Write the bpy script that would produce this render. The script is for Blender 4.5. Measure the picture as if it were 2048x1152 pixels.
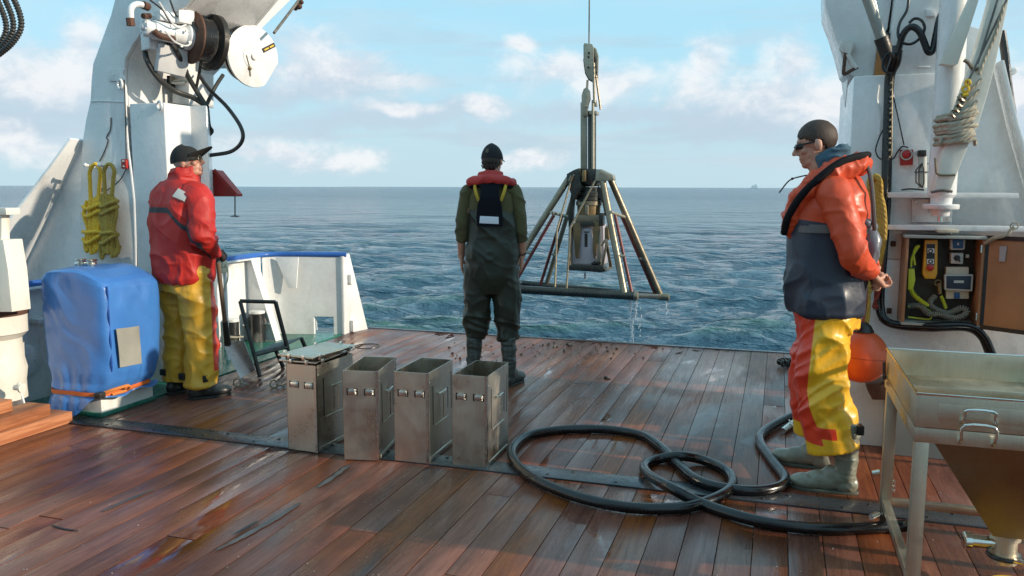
import bpy, bmesh, math, random
import numpy as np
from mathutils import Vector, Matrix, Quaternion
random.seed(7); np.random.seed(7)
R = math.radians
scn = bpy.context.scene
col = scn.collection
for o in list(bpy.data.objects): bpy.data.objects.remove(o)

# ------------------------------------------------------------------ camera
F_PX = 1650.0; EYE = 1.5
PIT = math.atan(202/F_PX); YAW = math.atan(536/math.hypot(F_PX, 202)); ROLL = math.atan(6/2048)
cy, sy = math.cos(YAW), math.sin(YAW); cp, sp = math.cos(PIT), math.sin(PIT)
v_fwd = Vector((-sy*cp, cy*cp, -sp)); v_right = Vector((cy, sy, 0)); v_up = v_right.cross(v_fwd)
cr, sr = math.cos(ROLL), math.sin(ROLL)
r2 = v_right*cr + v_up*sr; u2 = v_up*cr - v_right*sr
cam_d = bpy.data.cameras.new('camera'); cam = bpy.data.objects.new('camera', cam_d); col.objects.link(cam)
cam_d.sensor_width = 36; cam_d.lens = 36*F_PX/2048; cam_d.clip_end = 60000; cam_d.clip_start = .05
m = Matrix((r2, u2, -v_fwd)).transposed().to_4x4(); m.translation = (0, 0, EYE)
cam.matrix_world = m
scn.camera = cam

# ------------------------------------------------------------------ light
SUN_EL, SUN_AZ = R(19), R(-1.5)          # azimuth measured from +X, negative = towards the bow
sdir = Vector((math.cos(SUN_EL)*math.cos(SUN_AZ), math.cos(SUN_EL)*math.sin(SUN_AZ), math.sin(SUN_EL)))
sl = bpy.data.lights.new('sun', 'SUN'); sl.energy = 4.6; sl.angle = R(.55); sl.color = (1.0, .86, .68)
so = bpy.data.objects.new('sun', sl); col.objects.link(so)
so.rotation_euler = sdir.to_track_quat('Z', 'Y').to_euler(); so.location = sdir*60

world = bpy.data.worlds.new('World'); scn.world = world; world.use_nodes = True
wn, wl = world.node_tree.nodes, world.node_tree.links
wn.clear()
def W(t, **k):
    n = wn.new(t)
    for a, b in k.items(): setattr(n, a, b)
    return n
sky = W('ShaderNodeTexSky', sky_type='NISHITA', sun_disc=False)
sky.sun_elevation = SUN_EL; sky.sun_rotation = math.pi/2 - SUN_AZ; sky.altitude = 0; sky.air_density = 1.0; sky.dust_density = .6; sky.ozone_density = 1.6
bg = W('ShaderNodeBackground'); bg.inputs[1].default_value = .15
wo = W('ShaderNodeOutputWorld'); wl.new(bg.outputs[0], wo.inputs[0])
tc = W('ShaderNodeTexCoord')
def wmath(op, a, b=None, c=None, clamp=False):
    n = W('ShaderNodeMath', operation=op); n.use_clamp = clamp
    for i, v in enumerate((a, b, c)):
        if v is None: continue
        if isinstance(v, (int, float)): n.inputs[i].default_value = v
        else: wl.new(v, n.inputs[i])
    return n.outputs[0]
sepw = W('ShaderNodeSeparateXYZ'); wl.new(tc.outputs['Generated'], sepw.inputs[0])
def wnoise(scale, sx, sz, det, rough, dist=0., off=0., lac=2.0):
    cb = W('ShaderNodeCombineXYZ')
    wl.new(wmath('MULTIPLY', sepw.outputs[0], sx), cb.inputs[0]); wl.new(wmath('MULTIPLY', sepw.outputs[1], sx), cb.inputs[1])
    wl.new(wmath('MULTIPLY_ADD', sepw.outputs[2], sz, off), cb.inputs[2])
    n = W('ShaderNodeTexNoise'); n.inputs['Scale'].default_value = scale; n.inputs['Detail'].default_value = det
    n.inputs['Roughness'].default_value = rough; n.inputs['Distortion'].default_value = dist
    wl.new(cb.outputs[0], n.inputs['Vector']); return n.outputs[0]
def wramp(v, lo, hi, a=0., b=1.):
    n = W('ShaderNodeMapRange'); n.interpolation_type = 'SMOOTHSTEP'; n.clamp = True
    wl.new(v, n.inputs[0]); n.inputs[1].default_value = lo; n.inputs[2].default_value = hi; n.inputs[3].default_value = a; n.inputs[4].default_value = b
    return n.outputs[0]
def wmix(f, a, b):
    n = W('ShaderNodeMix', data_type='RGBA'); 
    if isinstance(f, (int, float)): n.inputs[0].default_value = f
    else: wl.new(f, n.inputs[0])
    for i, v in ((6, a), (7, b)):
        if isinstance(v, tuple): n.inputs[i].default_value = (*v, 1)
        else: wl.new(v, n.inputs[i])
    return n.outputs[2]
el = sepw.outputs[2]
# lift the sky towards a clear pale cyan, as the photograph shows it
skyc = wmix(.80, sky.outputs[0], (3.15, 5.75, 7.0))
skyc = wmix(wramp(el, .0, .20, .85, .0), skyc, (3.7, 4.85, 5.4))
# cloud layers: cumulus band, streaks low down, thin haze high up
c1 = wramp(wnoise(4.2, 1, 2.6, 9, .55, .25, 1.3), .50, .62)
c1 = wmath('MULTIPLY', c1, wmath('MULTIPLY', wramp(el, .02, .09), wramp(el, .36, .17)))
c2 = wramp(wnoise(3.6, 1, 9.0, 7, .5, .1, 4.7), .47, .60)
c2 = wmath('MULTIPLY', c2, wmath('MULTIPLY', wramp(el, .0, .05), wramp(el, .30, .10)))
c3 = wramp(wnoise(2.2, 1, 5.0, 6, .6, .4, 9.1), .46, .68)
shade = wramp(wnoise(9., 1, 3.0, 6, .6, .2, 2.2), .35, .65)
cloud_lit = wmix(shade, (3.9, 4.25, 5.0), (5.8, 5.6, 5.6))
cloud_low = wmix(shade, (3.3, 3.9, 4.6), (4.3, 4.6, 5.1))
skyc = wmix(wmath('MULTIPLY', c3, .22), skyc, (4.6, 5.4, 6.0))
skyc = wmix(wmath('MULTIPLY', c2, .40), skyc, cloud_low)
skyc = wmix(wmath('MULTIPLY', c1, .08), skyc, cloud_lit)
# individual clouds standing where the photograph shows them
def wvec(op, a, b):
    n = W('ShaderNodeVectorMath', operation=op)
    for i, v in enumerate((a, b)):
        if isinstance(v, (tuple, Vector)): n.inputs[i].default_value = tuple(v)
        else: wl.new(v, n.inputs[i])
    return n
def dirn(px, py):
    return (v_fwd*F_PX+r2*(px-1024)-u2*(py-576)).normalized()
wob = W('ShaderNodeTexNoise'); wob.inputs['Scale'].default_value = 9.; wob.inputs['Detail'].default_value = 5.; wob.inputs['Roughness'].default_value = .55
wl.new(tc.outputs['Generated'], wob.inputs['Vector'])
off = wvec('SUBTRACT', wob.outputs['Color'], (.5, .5, .5)); offs = W('ShaderNodeVectorMath', operation='SCALE'); wl.new(off.outputs[0], offs.inputs[0]); offs.inputs['Scale'].default_value = .07
dvec = wvec('ADD', tc.outputs['Generated'], offs.outputs[0]).outputs[0]
fine = wnoise(20., 1, 1.5, 10, .62, .3, 3.3)
def puff(px, py, hw, hh):
    hw *= 1.25; hh *= 1.3
    c_ = dirn(px, py); t_ = Vector((0, 0, 1)).cross(c_).normalized()*-1; u_ = t_.cross(c_)*1
    d_ = wvec('SUBTRACT', dvec, c_).outputs[0]
    a_ = wvec('DOT_PRODUCT', d_, t_*(F_PX/hw)).outputs['Value']; b_ = wvec('DOT_PRODUCT', d_, u_*(F_PX/hh)).outputs['Value']; e_ = wvec('DOT_PRODUCT', d_, c_*4.).outputs['Value']
    s_ = wmath('ADD', wmath('MULTIPLY', a_, a_), wmath('MULTIPLY_ADD', b_, b_, wmath('MULTIPLY', e_, e_)))
    return wmath('SUBTRACT', 1., wmath('SQRT', s_))
def field_of(lst, gain, lo, hi):
    m_ = None
    for p_ in lst:
        v_ = puff(*p_); m_ = v_ if m_ is None else wmath('SMOOTH_MAX', m_, v_, .25)
    return wramp(wmath('MULTIPLY_ADD', wmath('SUBTRACT', fine, .5), gain, m_), lo, hi)
grey = field_of([(1520, 215, 230, 34), (1250, 228, 260, 20), (1460, 250, 150, 26), (760, 240, 230, 26), (930, 212, 80, 22), (90, 190, 150, 46), (40, 250, 130, 26), (640, 165, 170, 38), (1650, 250, 120, 30), (1980, 220, 150, 50), (2050, 320, 120, 24), (-300, 200, 240, 50), (2600, 200, 300, 50)], 1.3, -.25, .75)
lit = field_of([(172, 95, 44, 48), (150, 150, 80, 44), (30, 140, 80, 44), (620, 105, 80, 44), (700, 140, 110, 40), (1424, 128, 36, 44), (1400, 175, 60, 34), (1590, 130, 44, 50), (1560, 180, 130, 34), (1130, 150, 110, 34), (1230, 172, 90, 34), (1040, 100, 20, 14), (560, 305, 110, 30), (700, 322, 90, 16), (1060, 322, 80, 20), (20, 290, 110, 30), (1640, 200, 80, 44), (960, 205, 46, 20), (800, 215, 60, 14), (2040, 190, 90, 50)], 1.55, -.25, .8)
skyc = wmix(wmath('MULTIPLY', grey, .72), skyc, (3.6, 4.4, 5.2))
skyc = wmix(wmath('MULTIPLY', lit, .85), skyc, wmix(wramp(fine, .35, .62), (4.6, 5.1, 5.7), (6.3, 6.4, 6.5)))
wl.new(skyc, bg.inputs[0])

vs = scn.view_settings
vs.view_transform = 'Standard'; vs.look = 'None'; vs.gamma = 1; vs.use_curve_mapping = False; vs.exposure = 0.0
scn.render.engine = 'CYCLES'
scn.render.resolution_x = 1024; scn.render.resolution_y = 576

# ------------------------------------------------------------------ where a photo point lies on a real plane
def ray(px, py):
    return v_fwd*F_PX + r2*(px-1024) - u2*(py-576)
def PY(px, py, Y):
    d = ray(px, py); t = Y/d.y; return Vector((d.x*t, Y, EYE+d.z*t))
def PX(px, py, X):
    d = ray(px, py); t = X/d.x; return Vector((X, d.y*t, EYE+d.z*t))
def G(px, py, z=0.):
    d = ray(px, py); t = (z-EYE)/d.z; return Vector((d.x*t, d.y*t, z))

# ------------------------------------------------------------------ materials
class NT:
    def __init__(s, name):
        s.m = bpy.data.materials.new(name); s.m.use_nodes = True
        s.n, s.l = s.m.node_tree.nodes, s.m.node_tree.links
        s.b = s.n['Principled BSDF']; s.out = s.n['Material Output']
        s.tc = s.n.new('ShaderNodeTexCoord')
    def put(s, v, sock):
        if isinstance(v, (int, float)): sock.default_value = v
        elif isinstance(v, tuple): sock.default_value = (*v, 1) if len(v) == 3 and sock.type == 'RGBA' else v
        else: s.l.new(v, sock)
    def math(s, op, a, b=None, c=None, clamp=False):
        n = s.n.new('ShaderNodeMath'); n.operation = op; n.use_clamp = clamp
        for i, v in enumerate((a, b, c)):
            if v is not None: s.put(v, n.inputs[i])
        return n.outputs[0]
    def map(s, scale=(1, 1, 1), loc=(0, 0, 0), src='Object'):
        n = s.n.new('ShaderNodeMapping'); n.inputs['Scale'].default_value = scale; n.inputs['Location'].default_value = loc
        s.l.new(s.tc.outputs[src], n.inputs[0]); return n.outputs[0]
    def noise(s, scale=5, detail=4, rough=.55, vec=None, dist=0., stretch=None, off=(0, 0, 0), src='Object'):
        n = s.n.new('ShaderNodeTexNoise'); n.inputs['Scale'].default_value = scale; n.inputs['Detail'].default_value = detail
        n.inputs['Roughness'].default_value = rough; n.inputs['Distortion'].default_value = dist
        s.l.new(vec if vec is not None else s.map(stretch or (1, 1, 1), off, src), n.inputs['Vector']); return n.outputs[0]
    def ramp(s, v, lo, hi, a=0., b=1., smooth=True):
        n = s.n.new('ShaderNodeMapRange'); n.interpolation_type = 'SMOOTHSTEP' if smooth else 'LINEAR'; n.clamp = True
        s.put(v, n.inputs[0])
        for i, x in enumerate((lo, hi, a, b)): n.inputs[i+1].default_value = x
        return n.outputs[0]
    def mix(s, f, a, b):
        n = s.n.new('ShaderNodeMix'); n.data_type = 'RGBA'; s.put(f, n.inputs[0]); s.put(a, n.inputs[6]); s.put(b, n.inputs[7]); return n.outputs[2]
    def bump(s, h, dist=.002, strength=1., prev=None):
        n = s.n.new('ShaderNodeBump'); n.inputs['Distance'].default_value = dist; n.inputs['Strength'].default_value = strength
        s.l.new(h, n.inputs['Height'])
        if prev is not None: s.l.new(prev, n.inputs['Normal'])
        return n.outputs[0]
    def set(s, **k):
        for a, v in k.items(): s.put(v, s.b.inputs[a.replace('_', ' ')])
        return s.m
    def attr(s, name):
        n = s.n.new('ShaderNodeAttribute'); n.attribute_name = name; return n.outputs['Fac']

def hexl(r, g, b):
    f = lambda c: (c/255/12.92) if c <= 10 else ((c/255+.055)/1.055)**2.4
    return (f(r), f(g), f(b))

def paint(name, c, rough=.4, var=.12, bump=.0008, bscale=25, rust=0., rustc=(.16, .05, .02), metal=0., dirt=.0, dirtc=(.12, .1, .07), spec=.5, coat=0.):
    t = NT(name)
    n1 = t.noise(3.1, 5, .6); n2 = t.noise(bscale, 5, .6)
    cc = t.mix(t.ramp(n1, .3, .7), tuple(x*(1-var) for x in c), tuple(min(1, x*(1+var*.6)) for x in c))
    r = t.ramp(n2, .3, .7, max(.02, rough-.1), rough+.12)
    if dirt:
        d = t.ramp(t.noise(6, 7, .65, stretch=(1, 1, .35), off=(3, 1, 2)), .52, .74, 0, dirt); cc = t.mix(d, cc, dirtc)
    if rust:
        d = t.ramp(t.noise(7.5, 8, .72, stretch=(1, 1, .5), off=(7, 2, 5)), .70-.22*rust, .74-.2*rust)
        cc = t.mix(d, cc, t.mix(n2, rustc, tuple(x*2.4 for x in rustc))); r = t.math('MAXIMUM', r, t.math('MULTIPLY', d, .8))
        t.set(Metallic=t.math('MULTIPLY', t.math('SUBTRACT', 1., d), metal)) if metal else None
    elif metal: t.set(Metallic=metal)
    big = t.noise(bscale*.22, 3, .5, off=(1, 5, 2))
    nb = t.bump(n2, bump, 1., t.bump(big, bump*5, .8))
    t.set(Base_Color=cc, Roughness=r, Normal=nb, Specular_IOR_Level=spec, Coat_Weight=coat, Coat_Roughness=.1)
    return t.m

def cloth(name, c, rough=.55, weave=900, bump=.0003, var=.1, sheen=.0, coat=0., fold=.004, fscale=14, c2=None, field=None, spec=.4, stain=.0):
    t = NT(name)
    base = c
    if c2 is not None: base = t.mix(t.math('GREATER_THAN', t.attr(field or 'field'), 0.), c, c2)
    n1 = t.noise(5, 6, .6)
    cc = t.mix(t.ramp(n1, .3, .7, 0, var*2), base, t.mix(1., base, (0, 0, 0)) if False else (0.02, .02, .02))
    if stain: cc = t.mix(t.ramp(t.noise(11, 7, .7, off=(4, 4, 1)), .55, .75, 0, stain), cc, (.06, .045, .03))
    n2 = t.noise(fscale, 5, .55, dist=.8)
    n3 = t.noise(weave, 2, .5)
    nb = t.bump(n3, bump, .6, t.bump(n2, fold, .7))
    t.set(Base_Color=cc, Roughness=t.ramp(n1, .3, .7, rough-.06, rough+.08), Normal=nb, Sheen_Weight=sheen, Coat_Weight=coat, Coat_Roughness=.22, Specular_IOR_Level=spec)
    return t.m

M = {}
M['white'] = paint('white_gloss_paint', (.76, .76, .75), .26, .08, .0012, 20, rust=.14, dirt=.35, dirtc=(.34, .3, .24), coat=.2)
M['white_dirty'] = paint('worn_white_paint', (.72, .71, .67), .45, .12, .0012, 26, rust=.45, dirt=.5, dirtc=(.25, .2, .14))
M['cream'] = paint('cream_machine_paint', (.74, .71, .62), .4, .1, .001, 26, rust=.25, dirt=.4, dirtc=(.3, .25, .18))
M['grey_paint'] = paint('grey_green_paint', (.34, .36, .33), .45, .1, .001, 26, rust=.15, dirt=.3)
M['blue_paint'] = paint('blue_rail_paint', (.03, .12, .42), .35, .15, .001, 26, rust=.15, dirt=.2)
M['red_paint'] = paint('red_box_paint', (.42, .025, .02), .4, .15, .0006, 26, dirt=.3)
M['teal'] = paint('teal_deck_paint', (.025, .17, .12), .3, .3, .001, 26, rust=.35, rustc=(.07, .05, .03), dirt=.5, dirtc=(.1, .12, .1))
M['rust'] = paint('rusty_steel', (.11, .05, .03), .75, .4, .002, 40, dirt=.6, dirtc=(.05, .03, .02))
M['rust_orange'] = paint('bright_rust', (.5, .2, .06), .7, .4, .002, 40, dirt=.5, dirtc=(.6, .45, .25))
M['iron'] = paint('dark_iron', (.045, .042, .038), .45, .3, .0012, 45, rust=.2, metal=.4)
M['worn_black'] = paint('worn_black_paint', (.02, .02, .02), .35, .3, .0012, 30, rust=.1, dirt=.5, dirtc=(.45, .43, .38))
M['galv'] = paint('wet_galvanised_tube', (.27, .225, .16), .36, .25, .0008, 45, rust=.3, metal=.7, dirt=.4, dirtc=(.09, .08, .05))
M['galv_light'] = paint('zinc_plate', (.38, .34, .26), .42, .2, .0006, 45, rust=.12, metal=.55)
M['red_tube'] = paint('red_brown_tube', (.17, .035, .025), .4, .3, .0008, 40, rust=.2)
M['dark_tube'] = paint('dark_wet_tube', (.05, .052, .045), .3, .3, .001, 40, rust=.2, metal=.3)
M['brass'] = paint('yellowed_band', (.24, .165, .08), .45, .3, .0008, 40, rust=.2, metal=.5)
M['lilac'] = paint('sampler_panel', (.52, .47, .5), .35, .1, .0005, 30, dirt=.35, metal=.2)
M['chrome'] = paint('bright_fitting', (.7, .68, .62), .2, .1, .0002, 60, metal=1.)
M['plastic_grey'] = paint('grey_plastic', (.5, .5, .46), .4, .05, .0001, 60)
M['plastic_beige'] = paint('beige_plastic', (.62, .56, .42), .4, .05, .0001, 60, dirt=.3)
M['plastic_blue'] = paint('blue_plastic', (.02, .09, .25), .35, .08, .0001, 60)
M['plastic_black'] = paint('black_plastic', (.015, .015, .015), .35, .1, .0002, 60)
M['plastic_yellow'] = paint('yellow_pendant', (.75, .36, .02), .38, .08, .0002, 60, dirt=.2)
M['plastic_red'] = paint('red_button', (.45, .02, .02), .35, .08, .0001, 60)
M['yellow_cable'] = paint('yellow_cable', (.62, .6, .03), .45, .1, .0002, 60)
M['grey_cable'] = paint('grey_coil_cable', (.2, .19, .15), .5, .1, .0003, 60)
M['black_tape'] = paint('black_tape', (.012, .012, .012), .5, .1, .0002, 60)
M['dark_wood'] = paint('dark_cabinet_lining', (.05, .035, .02), .6, .2, .0008, 40)
M['yellow_paint'] = paint('yellow_paint', (.8, .5, .03), .45, .1, .0004, 40)
M['hull'] = paint('hull_paint', (.05, .12, .35), .45, .15, .001, 20, rust=.2)
M['mud'] = paint('wet_mud', (.035, .028, .02), .25, .4, .002, 60)
M['strip'] = paint('deck_strip_steel', (.055, .058, .065), .28, .35, .0005, 30, rust=.3, rustc=(.08, .045, .02), metal=.3, dirt=.2)

def hose_mat(name, c, rough):
    t = NT(name); n1 = t.noise(9, 6, .65); n2 = t.noise(120, 3, .5)
    cc = t.mix(t.ramp(n1, .5, .8, 0, .22), c, (.07, .065, .06))
    t.set(Base_Color=cc, Roughness=t.ramp(n1, .3, .75, rough, rough+.2), Normal=t.bump(n2, .0003), Specular_IOR_Level=.55); return t.m
M['hose'] = hose_mat('black_rubber_hose', (.005, .005, .006), .16)
M['hose_dry'] = hose_mat('worn_hydraulic_hose', (.03, .03, .028), .42)

def rope_mat(name, c, c2, pitch=14., around=1.):
    t = NT(name); uv = t.map((1, 1, 1), (0, 0, 0), 'UV')
    sep = t.n.new('ShaderNodeSeparateXYZ'); t.l.new(uv, sep.inputs[0])
    ph = t.math('MULTIPLY_ADD', sep.outputs[0], pitch*6.2832, t.math('MULTIPLY', sep.outputs[1], 3*around*6.2832))
    w = t.math('MULTIPLY_ADD', t.math('SINE', ph), .5, .5)
    n1 = t.noise(12, 5, .6); fib = t.noise(400, 3, .6)
    cc = t.mix(t.ramp(n1, .35, .7), c, c2); cc = t.mix(t.ramp(w, 0, .35, .45, 0), cc, tuple(x*.5 for x in c))
    t.set(Base_Color=cc, Roughness=.75, Normal=t.bump(fib, .0008, .6, t.bump(w, .0018))); return t.m
M['rope_yellow'] = rope_mat('yellow_rope', (.95, .56, .04), (.85, .5, .05), 34)
M['rope_tan'] = rope_mat('tan_rope', (.55, .36, .06), (.42, .28, .06), 34)
M['rope_grey'] = rope_mat('weathered_rope', (.42, .37, .28), (.3, .26, .19), 30)
M['rope_red'] = rope_mat('red_rope', (.32, .05, .025), (.22, .04, .03), 40)
M['wire'] = rope_mat('steel_wire_rope', (.2, .19, .17), (.1, .09, .08), 40)

def steel_mat(name, c=(.46, .41, .35), rough=.3, smear=.5):
    t = NT(name)
    geo = t.n.new('ShaderNodeNewGeometry')
    def wp(st):
        mp = t.n.new('ShaderNodeMapping'); mp.inputs['Scale'].default_value = st; t.l.new(geo.outputs['Position'], mp.inputs[0]); return mp.outputs[0]
    br = t.noise(3.5, 6, .6, vec=wp((60, 60, 1.2))); n1 = t.noise(4, 6, .65, vec=wp((1, 1, 1))); n2 = t.noise(240, 2, .5)
    drip = t.ramp(t.noise(14, 6, .7, vec=wp((1, 1, .22))), .5, .72, 0, smear)
    cc = t.mix(drip, t.mix(br, tuple(x*.85 for x in c), tuple(x*1.1 for x in c)), tuple(x*.68 for x in c))
    drops = t.ramp(t.noise(190, 2, .4, off=(1, 1, 1)), .62, .7)
    t.set(Base_Color=cc, Metallic=1., Roughness=t.ramp(n1, .3, .72, rough-.08, rough+.22), Normal=t.bump(drops, .0005, .5, t.bump(t.noise(2.0, 2, .5), .006, .2, t.bump(br, .00015, .5)))); return t.m
M['steel'] = steel_mat('stainless_sheet', (.64, .575, .485), .30, .35)
M['steel_cool'] = steel_mat('brushed_stainless', (.62, .54, .42), .34, .3)
M['steel_rod'] = paint('polished_bar', (.7, .68, .62), .16, .05, .0001, 60, metal=1.)

def wood_mat(name, dark, mid, lite, wet=True):
    t = NT(name)
    oi = t.n.new('ShaderNodeObjectInfo'); rnd = oi.outputs['Random']
    cb = t.n.new('ShaderNodeCombineXYZ'); t.l.new(t.math('MULTIPLY', rnd, 37.), cb.inputs[0]); t.l.new(t.math('MULTIPLY', rnd, 91.), cb.inputs[1])
    geo = t.n.new('ShaderNodeNewGeometry')
    va = t.n.new('ShaderNodeVectorMath'); va.operation = 'ADD'; t.l.new(geo.outputs['Position'], va.inputs[0]); t.l.new(cb.outputs[0], va.inputs[1])
    mp = t.n.new('ShaderNodeMapping'); mp.inputs['Scale'].default_value = (1, .045, 1); t.l.new(va.outputs[0], mp.inputs[0])
    mp2 = t.n.new('ShaderNodeMapping'); mp2.inputs['Scale'].default_value = (1, .25, 1); t.l.new(va.outputs[0], mp2.inputs[0])
    g1 = t.noise(55, 6, .6, vec=mp.outputs[0], dist=.6); g2 = t.noise(230, 4, .6, vec=mp.outputs[0]); pat = t.noise(5, 6, .65, vec=mp2.outputs[0])
    wp = t.n.new('ShaderNodeMapping'); wp.inputs['Scale'].default_value = (1, .45, 1); t.l.new(geo.outputs['Position'], wp.inputs[0])
    wetn = t.noise(1.7, 7, .62, vec=wp.outputs[0], dist=.5)
    cc = t.mix(t.ramp(g1, .3, .7), mid, lite)
    cc = t.mix(t.ramp(pat, .42, .72, 0, .75), cc, dark)
    cc = t.mix(t.ramp(g2, .56, .72, 0, .5), cc, dark)
    hsv = t.n.new('ShaderNodeHueSaturation'); t.l.new(cc, hsv.inputs['Color'])
    t.l.new(t.ramp(rnd, 0, 1, .92, 1.08, False), hsv.inputs['Value']); t.l.new(t.math('MULTIPLY_ADD', t.math('FRACT', t.math('MULTIPLY', rnd, 7.3)), .016, .492), hsv.inputs['Hue'])
    t.l.new(t.ramp(t.math('FRACT', t.math('MULTIPLY', rnd, 3.7)), 0, 1, .8, 1.1, False), hsv.inputs['Saturation'])
    cc = hsv.outputs[0]
    hgt = t.math('ADD', t.math('MULTIPLY', g1, .7), t.math('MULTIPLY', g2, .3))
    if wet:
        wetm = t.ramp(wetn, .36, .52); pud = t.ramp(t.math('ADD', wetn, t.math('MULTIPLY', t.math('SUBTRACT', pat, .5), .18)), .56, .62)
        cc = t.mix(t.math('MULTIPLY', wetm, .35), cc, tuple(x*.4 for x in mid))
        grime = t.ramp(t.noise(26, 8, .75, vec=mp2.outputs[0]), .6, .7, 0, .55); cc = t.mix(grime, cc, (.02, .015, .012))
        stain = t.ramp(t.noise(.95, 6, .6, vec=wp.outputs[0], dist=.6), .43, .64, 0, .62); cc = t.mix(stain, cc, (.040, .017, .014))
        scuff = t.ramp(t.noise(2.3, 8, .75, vec=wp.outputs[0], dist=.8), .66, .72, 0, .18); cc = t.mix(scuff, cc, (.13, .14, .15))
        r = t.math('SUBTRACT', t.ramp(t.math('ADD', t.math('MULTIPLY', wetn, .6), t.math('MULTIPLY', g1, .4)), .35, .62, .46, .30), t.math('MULTIPLY', wetm, .08))
        r = t.math('MAXIMUM', t.math('SUBTRACT', r, t.math('MULTIPLY', pud, .3)), .035)
        st = t.ramp(pud, 0, 1, 1., .12)
        b = t.n.new('ShaderNodeBump'); b.inputs['Distance'].default_value = .0022; t.l.new(st, b.inputs['Strength']); t.l.new(hgt, b.inputs['Height'])
        rip = t.bump(t.noise(6, 3, .5, vec=wp.outputs[0]), .003, .2, b.outputs[0])
        t.set(Base_Color=cc, Roughness=r, Normal=rip, Specular_IOR_Level=.28, Coat_Weight=t.math('MAXIMUM', t.ramp(wetm, 0, 1, .0, .14), t.math('MULTIPLY', pud, .5)), Coat_Roughness=t.math('MAXIMUM', t.math('MULTIPLY', r, .5), .03), Coat_IOR=1.33)
    else:
        t.set(Base_Color=cc, Roughness=t.ramp(g1, .3, .7, .5, .75), Normal=t.bump(hgt, .0015))
    return t.m
M['plank'] = wood_mat('wet_deck_plank', (.045, .015, .010), (.215, .060, .029), (.33, .108, .050))
M['timber'] = wood_mat('sawn_timber', (.14, .045, .02), (.38, .13, .05), (.55, .24, .10), wet=False)
M['plywood'] = paint('brown_plywood', (.36, .17, .08), .5, .2, .0005, 60, dirt=.3)

M['skin'] = None
def skin_mat(c):
    t = NT('skin'); n = t.noise(40, 4, .6)
    t.set(Base_Color=t.mix(t.ramp(n, .35, .7, 0, .6), c, (c[0]*.85, c[1]*.6, c[2]*.55)), Roughness=.45, Subsurface_Weight=.12, Subsurface_Radius=(.01, .004, .002), Normal=t.bump(n, .0006)); return t.m
M['skin'] = skin_mat((.56, .30, .21))
def hair_mat(name, c):
    t = NT(name); n = t.noise(260, 3, .6, stretch=(1, 1, .15)); t.set(Base_Color=t.mix(n, c, tuple(x*2.2 for x in c)), Roughness=.6, Normal=t.bump(n, .002)); return t.m
M['hair_brown'] = hair_mat('short_brown_hair', (.030, .016, .010)); M['hair_grey'] = hair_mat('grey_hair', (.3, .28, .25))

# ------------------------------------------------------------------ objects
def tag(o, label=None, cat=None, group=None, kind=None):
    if label: o['label'] = label
    if cat: o['category'] = cat
    if group: o['group'] = group
    if kind: o['kind'] = kind
    return o
def thing(name, label, cat, loc=(0, 0, 0), rz=0., group=None):
    o = bpy.data.objects.new(name, None); col.objects.link(o); o.location = loc; o.rotation_euler = (0, 0, rz); o.empty_display_size = .1
    return tag(o, label, cat, group)
def base_of(p):
    while p is not None and p.parent is not None: p = p.parent
    return p
def link(me, name, mat, parent=None, local=False):
    o = bpy.data.objects.new(name, me); col.objects.link(o)
    mats = mat if isinstance(mat, (list, tuple)) else [mat]
    for x in mats: me.materials.append(M[x] if isinstance(x, str) else x)
    if parent is not None:
        o.parent = parent; b = base_of(parent)
        if not local:
            me.transform(Matrix.Translation(-Vector(b.location)))
    return o
def catmull(pts, n=8, closed=False):
    P = [Vector(p) for p in pts]; out = []
    k = len(P)
    if k < 3 and not closed: return P
    rng = range(k if closed else k-1)
    for i in rng:
        p0 = P[(i-1) % k] if (closed or i > 0) else P[0]*2-P[1]
        p1, p2 = P[i], P[(i+1) % k]
        p3 = P[(i+2) % k] if (closed or i+2 < k) else P[-1]*2-P[-2]
        for j in range(n):
            t = j/n; out.append(.5*((2*p1)+(-p0+p2)*t+(2*p0-5*p1+4*p2-p3)*t*t+(-p0+3*p1-3*p2+p3)*t**3))
    if not closed: out.append(P[-1])
    return out
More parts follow.
